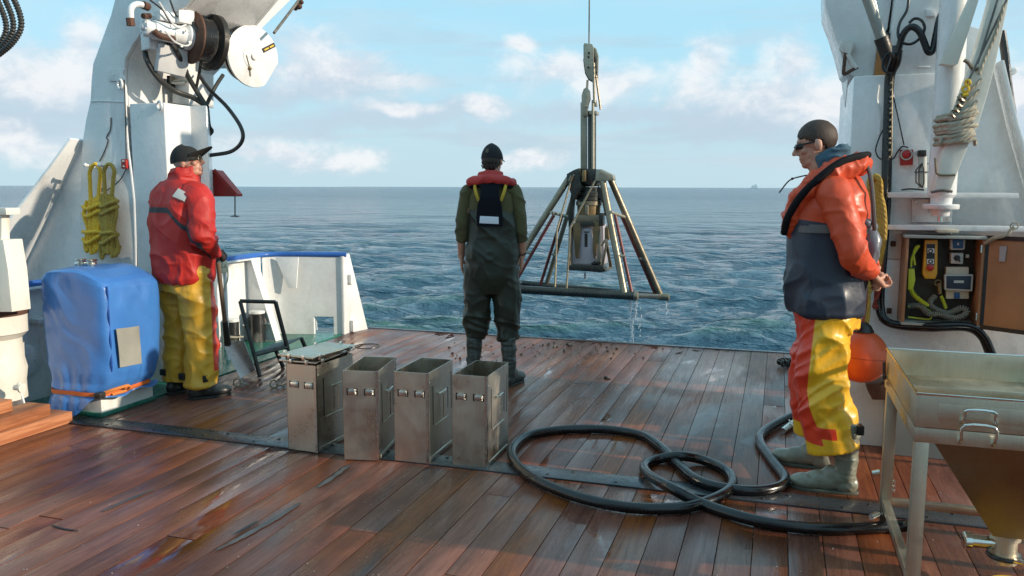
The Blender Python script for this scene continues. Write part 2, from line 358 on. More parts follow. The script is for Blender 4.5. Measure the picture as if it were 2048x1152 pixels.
class MB:
    def __init__(s): s.v = []; s.f = []; s.uv = {}
    def add(s, vs, fs, uvs=None):
        o = len(s.v); s.v += [tuple(v) for v in vs]
        for i, f in enumerate(fs):
            if uvs: s.uv[len(s.f)] = uvs[i]
            s.f.append(tuple(a+o for a in f))
        return s
    def box(s, x0, x1, y0, y1, z0, z1):
        return s.add([(x0,y0,z0),(x1,y0,z0),(x1,y1,z0),(x0,y1,z0),(x0,y0,z1),(x1,y0,z1),(x1,y1,z1),(x0,y1,z1)],
            [(0,3,2,1),(4,5,6,7),(0,1,5,4),(1,2,6,5),(2,3,7,6),(3,0,4,7)])
    def obox(s, c, sx, sy, sz, rot=None):
        c = Vector(c); q = rot or Matrix.Identity(3); vs = []
        for dx, dy, dz in ((-1,-1,-1),(1,-1,-1),(1,1,-1),(-1,1,-1),(-1,-1,1),(1,-1,1),(1,1,1),(-1,1,1)):
            vs.append(c+q@Vector((dx*sx/2, dy*sy/2, dz*sz/2)))
        return s.add(vs, [(0,3,2,1),(4,5,6,7),(0,1,5,4),(1,2,6,5),(2,3,7,6),(3,0,4,7)])
    def beam(s, p0, p1, w, h, up=(0, 0, 1)):
        p0, p1 = Vector(p0), Vector(p1); d = (p1-p0); L = d.length; d.normalize(); u = Vector(up); a = d.cross(u).normalized(); u = a.cross(d)
        q = Matrix((a, d, u)).transposed(); return s.obox((p0+p1)/2, w, L, h, q)
    def prism(s, pts, ext):
        pts = [Vector(p) for p in pts]; ext = Vector(ext); n = len(pts)
        nrm = Vector((0, 0, 0))
        for i in range(n): nrm += pts[i].cross(pts[(i+1) % n])
        if nrm.dot(ext) > 0: pts = pts[::-1]
        vs = pts+[p+ext for p in pts]
        fs = [tuple(range(n)), tuple(range(2*n-1, n-1, -1))]+[(i, i+n, (i+1) % n+n, (i+1) % n) for i in range(n)]
        return s.add(vs, fs)
    def tube(s, pts, r, n=10, cap=True, closed=False, smooth=0, rf=None):
        P = catmull(pts, smooth, closed) if smooth else [Vector(p) for p in pts]
        k = len(P); T = []
        for i in range(k):
            a = P[(i-1) % k] if (closed or i) else P[0]; b = P[(i+1) % k] if (closed or i < k-1) else P[-1]
            T.append((b-a).normalized() if (b-a).length > 1e-9 else Vector((0, 0, 1)))
        u = T[0].orthogonal().normalized(); vs = []; acc = 0; ls = []
        for i in range(k):
            if i: 
                u = (u-T[i]*u.dot(T[i])).normalized(); acc += (P[i]-P[i-1]).length
            ls.append(acc); w = T[i].cross(u); rr = r if not callable(rf) else rf(i/(k-1), acc)*r
            if isinstance(r, (list, tuple)): rr = np.interp(i/(k-1), np.linspace(0, 1, len(r)), r)
            for j in range(n):
                a = 2*math.pi*j/n; vs.append(P[i]+u*(rr*math.cos(a))+w*(rr*math.sin(a)))
        fs = []; uv = []
        rng = range(k if closed else k-1)
        for i in rng:
            i2 = (i+1) % k; l1 = ls[i]; l2 = ls[i2] if i2 else acc+(P[0]-P[-1]).length
            for j in range(n):
                j2 = (j+1) % n; fs.append((i*n+j, i*n+j2, i2*n+j2, i2*n+j))
                uv.append(((l1, j/n), (l1, (j+1)/n), (l2, (j+1)/n), (l2, j/n)))
        if cap and not closed:
            fs.append(tuple(range(n-1, -1, -1))); uv.append([(0, 0)]*n)
            fs.append(tuple((k-1)*n+j for j in range(n))); uv.append([(0, 0)]*n)
        return s.add(vs, fs, uv)
    def cyl(s, p0, p1, r, r1=None, n=20):
        return s.tube([p0, p1], [r, r if r1 is None else r1], n)
    def lathe(s, base, axis, prof, n=24):
        """prof: list of (radius, distance along axis)"""
        base = Vector(base); ax = Vector(axis).normalized(); u = ax.orthogonal().normalized(); w = ax.cross(u); vs = []; k = len(prof)
        for r, h in prof:
            for j in range(n):
                a = 2*math.pi*j/n; vs.append(base+ax*h+u*(r*math.cos(a))+w*(r*math.sin(a)))
        fs = [(i*n+j, i*n+(j+1) % n, (i+1)*n+(j+1) % n, (i+1)*n+j) for i in range(k-1) for j in range(n)]
        fs += [tuple(range(n-1, -1, -1)), tuple((k-1)*n+j for j in range(n))]
        return s.add(vs, fs)
    def sphere(s, c, r, seg=16, rings=10, rot=None):
        if isinstance(r, (int, float)): r = (r, r, r)
        q = rot or Matrix.Identity(3); c = Vector(c); vs = [c+q@Vector((0, 0, -r[2]))]
        for i in range(1, rings):
            t = math.pi*i/rings-math.pi/2
            for j in range(seg):
                a = 2*math.pi*j/seg; vs.append(c+q@Vector((r[0]*math.cos(t)*math.cos(a), r[1]*math.cos(t)*math.sin(a), r[2]*math.sin(t))))
        vs.append(c+q@Vector((0, 0, r[2]))); fs = []
        for j in range(seg): fs.append((0, 1+(j+1) % seg, 1+j))
        for i in range(rings-2):
            for j in range(seg):
                a = 1+i*seg; fs.append((a+j, a+(j+1) % seg, a+seg+(j+1) % seg, a+seg+j))
        a = 1+(rings-2)*seg; top = len(vs)-1
        for j in range(seg): fs.append((a+j, a+(j+1) % seg, top))
        return s.add(vs, fs)
    def torus(s, c, nrm, R0, r, n=28, m_=8, a0=0, a1=2*math.pi, u=None):
        nrm = Vector(nrm).normalized(); u = Vector(u).normalized() if u else nrm.orthogonal().normalized(); w = nrm.cross(u); c = Vector(c)
        full = abs(a1-a0-2*math.pi) < 1e-6
        pts = [c+u*(R0*math.cos(a0+(a1-a0)*i/n))+w*(R0*math.sin(a0+(a1-a0)*i/n)) for i in range(n if full else n+1)]
        return s.tube(pts, r, m_, closed=full)
    def mesh(s, name, bevel=0., seg=2, angle=35):
        me = bpy.data.meshes.new(name); me.from_pydata(s.v, [], s.f)
        if s.uv:
            ul = me.uv_layers.new(name='UVMap'); li = 0; dat = []
            for i, f in enumerate(s.f):
                q = s.uv.get(i)
                dat += [c for p in q for c in p] if q else [0.]*(2*len(f))
            ul.data.foreach_set('uv', dat)
        bm = bmesh.new(); bm.from_mesh(me)
        bmesh.ops.recalc_face_normals(bm, faces=bm.faces)
        if bevel:
            es = [e for e in bm.edges if len(e.link_faces) == 2 and e.calc_face_angle(0) > R(28)]
            bmesh.ops.bevel(bm, geom=es, offset=bevel, segments=seg, profile=.6, affect='EDGES', clamp_overlap=True)
        bm.to_mesh(me); bm.free()
        me.shade_smooth(); me.set_sharp_from_angle(angle=R(angle))
        return me
    def build(s, name, mat, parent=None, bevel=0., seg=2, angle=35, local=False):
        return link(s.mesh(name, bevel, seg, angle), name, mat, parent, local)
def copy_tree(o, parent=None):
    c = o.copy(); col.objects.link(c); c.parent = parent
    for ch in list(o.children): copy_tree(ch, c)
    return c
def bolts(mb, pts, nrm, r=.012, h=.01):
    nrm = Vector(nrm).normalized()
    for p in pts: mb.cyl(Vector(p), Vector(p)+nrm*h, r, n=6)
    return mb
# ================================================================== SETTING
SEA_Z = -1.35
def vnoise(p, seed=0):
    """value noise in [-1,1] at points p (n,3)"""
    i = np.floor(p).astype(np.int64); f = p-i; f = f*f*(3-2*f)
    def h(a):
        k = (a[:, 0]*374761393+a[:, 1]*668265263+a[:, 2]*2147483647+seed*974634777) & 0xffffffff
        k = ((k ^ (k >> 13))*1274126177) & 0xffffffff; k = k ^ (k >> 16)
        return (k & 0xffff)/32767.5-1
    r = 0
    for dx in (0, 1):
        for dy in (0, 1):
            for dz in (0, 1):
                w = (f[:, 0] if dx else 1-f[:, 0])*(f[:, 1] if dy else 1-f[:, 1])*(f[:, 2] if dz else 1-f[:, 2])
                r = r+w*h(i+np.array([dx, dy, dz]))
    return r
def fbm(p, oct=3, seed=0):
    r = 0; a = 1; 
    for k in range(oct): r = r+a*vnoise(p*(2.03**k)+k*17.3, seed+k); a *= .5
    return r/1.6

def make_sea():
    head = math.pi/2+YAW
    h = EYE-SEA_Z
    rs = list(np.linspace(.5, 6., 6))
    th = np.linspace(math.atan(h/7.), math.atan(h/70.), 520); rs += list(h/np.tan(th))
    rs += list(np.geomspace(71.5, 30000, 190)); rs = np.array(rs)
    dense = np.linspace(head-R(48), head+R(48), 960); coarse = np.linspace(head+R(48), head-R(48)+2*math.pi, 90)[1:-1]
    ang = np.concatenate([dense, coarse]); nr, na = len(rs), len(ang)
    RR, AA = np.meshgrid(rs, ang, indexing='ij'); X = RR*np.cos(AA); Y = RR*np.sin(AA)
    dr = np.gradient(rs)[:, None]*np.ones_like(X); spacing = np.maximum(dr, RR*.0018)
    spacing[:, 960:] = np.maximum(spacing[:, 960:], RR[:, 960:]*.06)
    Z = np.zeros_like(X); DX = np.zeros_like(X); DY = np.zeros_like(X); rng = np.random.RandomState(11)
    slope = np.zeros_like(X)
    wind = math.pi/2+YAW+R(18)
    for k in range(120):
        lam = .30*(20./.30)**(k/119.)*rng.uniform(.93, 1.07); kk = 2*math.pi/lam
        a = wind+rng.normal(0, .75 if lam < 3 else .45); ph = rng.uniform(0, 2*math.pi)
        amp = .0080*lam**.93*(1.0 if lam < 2.6 else (2.6/lam)**1.1)
        fade = np.clip((lam/spacing-2.5)/3, 0, 1)
        # patchy groups so that the wave field does not repeat
        grp = .6+.4*np.sin(X*.11*math.cos(a*3)+Y*.13*math.sin(a*5)+k)
        q = kk*(X*math.cos(a)+Y*math.sin(a))+ph+.7*np.sin(X*.21+Y*.17+k*1.7)
        A = amp*fade*grp
        Z += A*np.sin(q); DX -= .9*A*math.cos(a)*np.cos(q)*-1; DY -= .9*A*math.sin(a)*np.cos(q)*-1
    Xd = X+DX; Yd = Y+DY
    co = np.stack([Xd, Yd, Z+SEA_Z], -1).reshape(-1, 3).astype(np.float32)
    i = np.arange(nr-1)[:, None]; j = np.arange(na)[None, :]; j2 = (j+1) % na
    f = np.stack([i*na+j, (i+1)*na+j, (i+1)*na+j2, i*na+j2], -1).reshape(-1, 4)
    me = bpy.data.meshes.new('sea'); me.vertices.add(len(co)); me.vertices.foreach_set('co', co.ravel())
    me.loops.add(f.size); me.loops.foreach_set('vertex_index', f.ravel().astype(np.int32))
    me.polygons.add(len(f)); me.polygons.foreach_set('loop_start', np.arange(0, f.size, 4, dtype=np.int32))
    me.polygons.foreach_set('use_smooth', np.ones(len(f), bool))
    me.update(calc_edges=True)
    at = me.attributes.new('crest', 'FLOAT', 'POINT'); at.data.foreach_set('value', Z.ravel().astype(np.float32))
    t = NT('sea_water')
    geo = t.n.new('ShaderNodeNewGeometry'); pos = geo.outputs['Position']
    def wv(scale, st, det, off):
        mp = t.n.new('ShaderNodeMapping'); mp.inputs['Scale'].default_value = st; mp.inputs['Rotation'].default_value = (0, 0, -YAW-R(15)); mp.inputs['Location'].default_value = (off, off*2, 0); t.l.new(pos, mp.inputs[0])
        return t.noise(scale, det, .58, vec=mp.outputs[0], dist=.3)
    n1 = wv(2.6, (.55, 1, 1), 6, 0); n2 = wv(.55, (.6, 1, 1), 7, 5); n3 = wv(.08, (.5, 1, 1), 6, 9); n4 = wv(9., (.6, 1, 1), 3, 2)
    n5 = wv(1.1, (.5, 1, 1), 6, 55); n6 = wv(.22, (.45, 1, 1), 7, 77)
    nb = t.bump(n3, 2.4, .5, t.bump(n6, 1.9, .8, t.bump(n2, .8, .85, t.bump(n5, .42, 1., t.bump(n1, .13, 1., t.bump(n4, .02, .8))))))
    cr = t.attr('crest')
    big = t.ramp(wv(.05, (.4, 1, 1), 4, 20), .35, .65)
    cc = t.mix(big, (.019, .063, .104), (.026, .080, .120))
    cc = t.mix(t.ramp(cr, .02, .22), cc, (.045, .115, .095))
    dist = t.n.new('ShaderNodeVectorMath'); dist.operation = 'LENGTH'; t.l.new(pos, dist.inputs[0])
    far = t.ramp(dist.outputs['Value'], 8, 260, .05, .17)
    foam = t.math('MULTIPLY', t.ramp(t.math('ADD', cr, t.math('MULTIPLY', t.math('SUBTRACT', wv(.45, (.5, 1, 1), 4, 31), .5), .35)), .24, .28), t.ramp(wv(5., (.35, 1, 1), 8, 40), .54, .62))
    cc = t.mix(foam, cc, (.62, .68, .7))
    t.set(Base_Color=cc, Roughness=t.math('MAXIMUM', far, t.math('MULTIPLY', foam, .6)), IOR=1.333, Normal=nb, Specular_IOR_Level=.5)
    o = bpy.data.objects.new('sea', me); col.objects.link(o); me.materials.append(t.m); tag(o, kind='structure')
make_sea()

# far shore and the ship on the horizon
def far_hills():
    mb = MB(); n = 40; pts = []
    for i in range(n+1):
        px = 455+i*235/n; t = i/n
        hgt = 15*math.sin(math.pi*t)**.7*(.6+.4*math.sin(5*t+1)*math.sin(11*t))
        p = ray(px, 371); p = Vector((p.x, p.y, 0)).normalized()*9000; pts.append((p, hgt))
    vs = []; fs = []
    for p, hgt in pts:
        q = p*1.06
        vs += [(p.x, p.y, SEA_Z-1), (p.x*1.02, p.y*1.02, SEA_Z+max(1, hgt)), (q.x, q.y, SEA_Z-1)]
    for i in range(n): fs += [(3*i, 3*i+3, 3*i+4, 3*i+1), (3*i+1, 3*i+4, 3*i+5, 3*i+2)]
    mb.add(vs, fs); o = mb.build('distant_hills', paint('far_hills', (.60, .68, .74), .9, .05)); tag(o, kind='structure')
far_hills()
def far_ship():
    d = ray(1508, 376); d = Vector((d.x, d.y, 0)).normalized(); c = d*2600; c.z = SEA_Z; s = Vector((-d.y, d.x, 0)); 
    root = thing('distant_ship', 'tiny pale ship far away on the horizon', 'ship', c)
    q = Matrix((s, d, Vector((0, 0, 1)))).transposed()
    mb = MB(); mb.prism([c-s*11+Vector((0, 0, 3.4)), c+s*11+Vector((0, 0, 3.9)), c+s*9.5+Vector((0, 0, -.5)), c-s*10+Vector((0, 0, -.5))], d*6); mb.build('hull', paint('far_ship_hull', (.72, .76, .8), .7), root)
    mb = MB(); mb.obox(c-s*1+d*3+Vector((0, 0, 6.4)), 16, 4, 6.2, q); mb.obox(c-s*4+d*3+Vector((0, 0, 11.)), 6, 3, 3.5, q); mb.build('superstructure', paint('far_ship_white', (.85, .87, .9), .7), root)
    mb = MB(); mb.cyl(c+s*6+d*3+Vector((0, 0, 3)), c+s*6+d*3+Vector((0, 0, 9)), .3, n=6); mb.build('mast', 'grey_paint', root)
far_ship()

# ---- deck
DX0, DX1 = -4.2, 1.42
PITCH = .142
deck = bpy.data.objects.new('deck', None); col.objects.link(deck); tag(deck, kind='structure')
mb = MB(); mb.box(-4.95, 1.45, -1.5, 7.84, -.12, -.034); mb.build('deck_plate', 'mud', deck)
rnd = random.Random(3)
plank_cache = {}
def plank(xc, y0, y1, tilt):
    mb = MB(); w = PITCH/2-.0016
    jog = [0]
    mb.box(-w, w, y0-(y0+y1)/2, y1-(y0+y1)/2, -.03, 0)
    me = mb.mesh('plank', .0016, 2)
    o = link(me, 'plank', 'plank', deck, True); o.location = (xc, (y0+y1)/2, rnd.uniform(-.0013, .0008)); o.rotation_euler = (rnd.uniform(-.0003, .0003), tilt*.3, 0)
x = .0
cols = []
k0 = int(math.floor((DX0)/PITCH))
for k in range(k0, int(DX1/PITCH)+1):
    xc = k*PITCH+.02
    if xc < -4.86 or xc > DX1: continue
    # forward field
    cuts = [-1.45]; y = -1.45+rnd.uniform(1.2, 11)
    while y < 3.95: cuts.append(y); y += rnd.uniform(2.6, 4.6)
    if 3.985-cuts[-1] < .3: cuts.pop()
    cuts.append(3.985)
    for a, b in zip(cuts, cuts[1:]): plank(xc, a+.003, b-.003, rnd.uniform(-.006, .006))
    if xc < DX0: continue
    cuts = [4.15]; y = 4.15+rnd.uniform(.8, 6.5)
    while y < 7.5: cuts.append(y); y += rnd.uniform(2.4, 3.6)
    if 7.80-cuts[-1] < .3: cuts.pop()
    cuts.append(7.80)
    for a, b in zip(cuts, cuts[1:]): plank(xc, a+.003, b-.003, rnd.uniform(-.005, .005))
for k in range(k0-6, k0):
    xc = k*PITCH+.02
    if xc > -4.95:
        for a, b in ((-1.45, 1.3), (1.306, 3.985)): plank(xc, a, b, 0)
mb = MB(); mb.box(-4.95, 1.45, 3.99, 4.145, -.03, .006); mb.build('deck_strip', 'strip', deck, .003)
mb = MB()
xx = -4.7
while xx < 1.4: bolts(mb, [(xx, 4.03, .006), (xx+.12, 4.11, .006)], (0, 0, 1), .009, .003); xx += .36
mb.build('strip_bolts', 'iron', deck)
mb = MB(); mb.box(-4.95, -4.215, 4.15, 7.5, -.03, -.002); mb.build('painted_margin', 'teal', deck, .002)
mb = MB(); mb.box(-4.15, 1.45, 7.805, 7.87, -.09, .006); mb.build('stern_edge', 'strip', deck, .006)
mb = MB(); c = G(735, 692, .002); mb.torus(c-Vector((0, 0, .002)), (0, 0, 1), .115, .006, 40, 6); mb.build('deck_socket', 'mud', deck)
# grey filler streaks and a cracked plank edge
def sliver(pts, w, name, mat, z=.0042, h=.0012):
    P_ = catmull([G(x, y, z) for x, y in pts], 6); n_ = len(P_); rn_ = random.Random(int(pts[0][0])); L = []; Rr = []
    for i, p in enumerate(P_):
        t_ = (P_[min(i+1, n_-1)]-P_[max(i-1, 0)]).normalized(); s_ = Vector((t_.y, -t_.x, 0)); ww = w*(.25+.75*math.sin(math.pi*(i+.5)/n_)**.5)*rn_.uniform(.6, 1.15)
        L.append(p+s_*ww/2); Rr.append(p-s_*ww/2*rn_.uniform(.7, 1.1))
    vs = L+Rr+[p-Vector((0, 0, h)) for p in L+Rr]; fs = []; m_ = 2*n_
    for i in range(n_-1): fs += [(i, i+1, n_+i+1, n_+i), (i+m_, i+m_+n_, i+1+m_+n_, i+1+m_), (i, i+m_, i+1+m_, i+1), (n_+i, n_+i+1, n_+i+1+m_, n_+i+m_)]
    mb = MB(); mb.add(vs, fs); mb.build(name, mat, deck)
fil = paint('grey_plank_filler', (.085, .085, .085), .45, .5, .002, 45, dirt=.9, dirtc=(.10, .04, .02))
sliver([(434, 1099), (485, 1073), (545, 1040), (601, 1005)], .035, 'filler_streak', fil)
sliver([(636, 974), (668, 952), (697, 930)], .035, 'filler_streak', fil)
sliver([(205, 1022), (255, 1000), (308, 978)], .028, 'filler_streak', fil)
sliver([(470, 1068), (492, 1056), (516, 1042)], .016, 'plank_crack', 'black_tape', .0058)
sliver([(104, 1050), (128, 1057), (156, 1061)], .014, 'plank_crack', 'black_tape', .0048)
mb = MB(); rn_ = random.Random(77)
for k in range(70):
    x_, y_ = rn_.uniform(0, 1900), rn_.uniform(880, 1150); mb.sphere(G(x_, y_, .002), (rn_.uniform(.0012, .004), rn_.uniform(.001, .003), .0015), 5, 4)
o = mb.build('shell_grit', paint('pale_grit', (.5, .48, .42), .6)); tag(o, kind='stuff')
# hull of the vessel below the deck
hull = MB(); hull.prism([(-5.05, -3, -.125), (1.5, -3, -.125), (1.5, 7.86, -.125), (-4.1, 7.86, -.125), (-4.9, 7.3, -.125), (-5.05, 6.6, -.125)], (0, 0, -2.2)); o = hull.build('vessel_hull', 'hull'); tag(o, 'blue hull under the planked working deck', 'ship')

# mud bits on the deck behind the middle man
mb = MB()
def clod(mb, c, r, k):
    q = Matrix.Rotation(k*1.3, 3, 'Z')@Matrix.Rotation(k*.7, 3, 'X')
    mb.sphere(c+Vector((0, 0, r*.35)), (r, r*.7, r*.5), 6, 4, q)
for k in range(95):
    px = random.gauss(1090, 95); py = random.gauss(700, 13)
    if py < 684 or px < 890 or px > 1500: continue
    clod(mb, G(px, py), random.choice((.006, .008, .011, .016)), k)
for k in range(10): clod(mb, G(random.uniform(880, 1000), random.uniform(700, 730)), .009, k)
o = mb.build('mud_crumbs', 'mud'); tag(o, kind='stuff')
for i, (px, py, r, lab) in enumerate([(1212, 758, .026, 'dark clod of mud alone on the planks behind the hose loop'), (1137, 690, .03, 'largest dark clod of mud near the stern edge of the deck')]):
    mb = MB(); clod(mb, G(px, py), r, i+2); clod(mb, G(px+6, py+1), r*.6, i); o = mb.build('mud_clod', 'mud'); tag(o, lab, 'mud')

# ================================================================== PORT BULWARK
BX = -4.95
A0 = Vector((BX, 7.12, 0)); B0 = Vector((-4.19, 7.40, 0))
def bulwark():
    root = thing('bulwark', 'white port bulwark with blue cap rail rounding the stern corner', 'bulwark', (BX, 5, 0))
    mb = MB(); mb.box(BX-.03, BX, -1.5, 7.10, -.02, .80); mb.build('side_plate', 'white', root)
    # rounded corner + transom plate with scupper opening
    z0, z1 = -.02, .80
    pts = catmull([Vector((BX, 6.95, 0)), Vector((BX+.02, 7.10, 0)), Vector((BX+.12, 7.20, 0)), Vector((BX+.28, 7.26, 0)), B0], 5)[5:]
    mb = MB(); nrm = Vector((0, .03, 0))
    hx0, hx1, hz0, hz1 = G(627, 668, .0).x, G(668, 668, .0).x, .0, .17
    prev = None
    for a, b in zip(pts, pts[1:]):
        # opening only in the long straight piece
        if b is pts[-1] or a.x > hx0-.2: pass
        mb.prism([a+Vector((0, 0, z0)), b+Vector((0, 0, z0)), b+Vector((0, 0, z1)), a+Vector((0, 0, z1))], nrm) if not (a.x < hx1 and b.x > hx0) else None
        if a.x < hx1 and b.x > hx0:
            mb.prism([a+Vector((0, 0, .18)), b+Vector((0, 0, .18)), b+Vector((0, 0, z1)), a+Vector((0, 0, z1))], nrm)
            def at(x_): t_ = (x_-a.x)/(b.x-a.x); return a+(b-a)*t_
            for u0, u1 in ((a.x, hx0), (hx1, b.x)):
                if u1 > u0+.004: mb.prism([at(u0)+Vector((0, 0, z0)), at(u1)+Vector((0, 0, z0)), at(u1)+Vector((0, 0, .179)), at(u0)+Vector((0, 0, .179))], nrm)
    mb.build('transom_plate', 'white', root)
    # scupper flap edge
    mb = MB(); rim = [Vector((hx0, 7.37, .03)), Vector((hx0, 7.365, .15)), Vector((hx0+.03, 7.365, .178)), Vector((hx1-.03, 7.375, .178)), Vector((hx1, 7.38, .15)), Vector((hx1, 7.385, .03))]
    mb.tube(rim, .007, 6, smooth=4); mb.build('scupper_rim', 'white', root)
    # cap rail: half-round blue
    rp = [Vector((BX-.01, -1.5, .815)), Vector((BX-.01, 2, .815)), Vector((BX-.01, 4.5, .815)), Vector((BX-.01, 6.6, .815)), Vector((BX+.01, 7.05, .815)), Vector((BX+.1, 7.2, .815)), Vector((BX+.3, 7.28, .815)), B0+Vector((-.1, -.02, .815)), B0+Vector((.03, .02, .815))]
    mb = MB(); mb.tube(rp, .027, 12, smooth=6); mb.build('cap_rail', 'blue_paint', root)
    mb = MB(); mb.box(BX-.01, BX+.07, -1.5, 7.0, .785, .80); mb.build('rail_flange', 'white', root, .002)
    # end buttress, seen from inboard
    e0 = B0; e1 = Vector((-4.10, 7.74, 0))
    mb = MB(); d = (e1-e0).normalized(); s = Vector((d.y, -d.x, 0))
    top = e0+d*.1
    mb.prism([e0+Vector((0, 0, 0)), e1, top+Vector((0, 0, .82)), e0+Vector((0, 0, .82))], -s*.02); mb.build('end_web', 'white', root, .004)
    mb = MB(); mb.prism([e0-s*.012, e0-s*.012+d*.055, e0+s*.0+d*.05, e0], (0, 0, .80)); mb.tube([e0+Vector((0, 0, 0)), e0+Vector((0, 0, .80))], .022, 10); mb.build('end_post', 'white', root)
    mb = MB(); p = e0+d*.12; mb.obox(p+s*.02+Vector((0, 0, .07)), .05, .07, .12, Matrix((s, d, (0, 0, 1))).transposed()); mb.obox(p+s*.02+Vector((0, 0, .56))-d*.02, .04, .06, .10, Matrix((s, d, (0, 0, 1))).transposed()); mb.build('lug', 'white', root, .006)
    # triangular stays on the inside of the side plate
    for y in (.5, 2.4, 4.05, 6.86):
        mb = MB(); mb.prism([(BX, y, 0), (BX+.30, y, 0), (BX+.06, y, .79), (BX, y, .79)], (0, .012, 0)); mb.build('stay', 'white', root, .002)
    mb = MB(); a = Vector((BX+.30, 6.86, 0)); b = Vector((BX+.06, 6.86, .79))
    mb.prism([Vector((BX+.32, 6.83, 0)), Vector((BX+.32, 6.93, 0)), Vector((BX+.07, 6.93, .79)), Vector((BX+.07, 6.83, .79))], (.012, 0, 0)); mb.build('stay_flange', 'white', root, .002)
    # small gusset under the rail at the corner
    mb = MB(); mb.prism([(BX+.13, 7.16, .79), (BX+.26, 7.18, .48), (BX+.34, 7.2, .48), (BX+.36, 7.22, .79)], (0, .012, 0)); mb.build('gusset', 'white', root, .002)
    mb = MB(); c = PX(50, 722, BX+.02); mb.lathe(c, (1, 0, 0), [(.10, -.02), (.115, .0), (.115, .02), (.09, .03)], 28); bolts(mb, [c+Vector((.03, .05*math.cos(a_), .05*math.sin(a_))) for a_ in (0, 1.57, 3.14, 4.71)], (1, 0, 0), .008, .008); mb.build('hawse_cover', 'white', root)
    mb = MB(); c = PX(75, 640, BX+.02); mb.box(BX, BX+.1, c.y-.06, c.y+.06, c.z-.015, c.z+.015); mb.cyl(c+Vector((.05, 0, -.06)), c+Vector((.05, 0, 0)), .02, n=10); mb.build('cleat_bracket', 'white', root, .003)
bulwark()

# mooring bitts
def bitt(px, py, lab, h, r, rod=True):
    b = G(px, py); root = thing('mooring_bitt', lab, 'bollard', b, group='mooring bitts by the port bulwark')
    mb = MB(); mb.lathe(b, (0, 0, 1), [(r*1.02, 0), (r, .01), (r*.97, h*.5), (r, h-.025)], 28); mb.build('post', 'worn_black', root)
    mb = MB(); mb.lathe(b+Vector((0, 0, h-.025)), (0, 0, 1), [(r*1.03, 0), (r*1.05, .012), (r*1.0, .024), (r*.8, .028)], 28); mb.build('cap', 'white_dirty', root)
    if rod:
        mb = MB(); c = b+Vector((0, 0, h*.55)); mb.cyl(c-Vector((r+.07, .03, .01)), c+Vector((r+.05, .02, .01)), .011, n=10); mb.build('norman_pin', 'chrome', root)
bitt(516, 682, 'taller worn black mooring bitt with white cap, beside the steel step frame', .30, .072)
bitt(466, 692, 'shorter black mooring bitt with white cap and rope turn, nearest the shovel', .26, .062, False)
mb = MB(); b = G(466, 692); mb.torus(b+Vector((0, 0, .10)), (.12, .1, 1), .072, .008, 28, 6); mb.torus(b+Vector((.02, 0, .085)), (-.1, .1, 1), .078, .008, 28, 6); o = mb.build('rope_turn', 'rope_grey'); tag(o, 'thin pale rope turned round the shorter mooring bitt', 'rope')
c = G(487, 688)+Vector((0, .22, .17)); root = thing('fairlead_wheel', 'dark round fairlead wheel behind the two mooring bitts', 'fairlead', c)
mb = MB(); mb.lathe(c, (.5, -.8, 0), [(.085, 0), (.1, .01), (.07, .03), (.07, .05), (.1, .07), (.085, .08)], 28); mb.build('sheave', 'iron', root)
mb = MB(); mb.box(c.x-.03, c.x+.03, c.y-.01, c.y+.09, 0, c.z); mb.build('bracket', 'white_dirty', root, .003)

# shovel held by the left man
def shovel():
    tip = G(490, 750, .012); hand = Vector((-3.86, 5.05, .86))
    top = PY(440, 560, 5.22); low = PY(455, 685, 5.35)
    root = thing('shovel', 'worn steel shovel with a wooden shaft held upright by the left man', 'shovel', (tip.x, tip.y, 0))
    d = (low-top).normalized()
    mb = MB(); mb.tube([top-d*.14, top, (top+low)/2, low], .017, 10); mb.build('shaft', paint('shovel_shaft', (.2, .13, .09), .6, .2), root)
    mb = MB(); mb.tube([low-d*.18, low+d*.02], [.021, .026], 10); mb.build('socket', 'iron', root)
    # blade: curved sheet
    q0 = low+d*.02; P_ = [PY(446, 690, 5.36), PY(487, 682, 5.40), PY(511, 741, 5.46), PY(481, 757, 5.40)]
    vs = []; n = 8
    for side in (0, 1):
        for i in range(n+1):
            for j in range(n+1):
                u, w = i/n, j/n; a = P_[0].lerp(P_[1], u); b_ = P_[3].lerp(P_[2], u); p = a.lerp(b_, w)
                p = p+Vector((0, 1, .2))*(.035*math.sin(math.pi*u))+Vector((0, 1, 0))*(.004*side); vs.append(p)
    N = (n+1)**2; fs = []
    for i in range(n):
        for j in range(n):
            a = i*(n+1)+j; fs.append((a, a+1, a+n+2, a+n+1)); fs.append((N+a, N+a+n+1, N+a+n+2, N+a+1))
    for i in range(n):
        a = i; fs += [(a, N+a, N+a+1, a+1)]; a = n*(n+1)+i; fs += [(a, a+1, N+a+1, N+a)]
        a = i*(n+1); fs += [(a, a+n+1, N+a+n+1, N+a)]; a = i*(n+1)+n; fs += [(a, N+a, N+a+n+1, a+n+1)]
    mb = MB(); mb.add(vs, fs); mb.build('blade', paint('shovel_blade', (.55, .54, .55), .35, .2, rust=.5, metal=.6), root)
shovel()

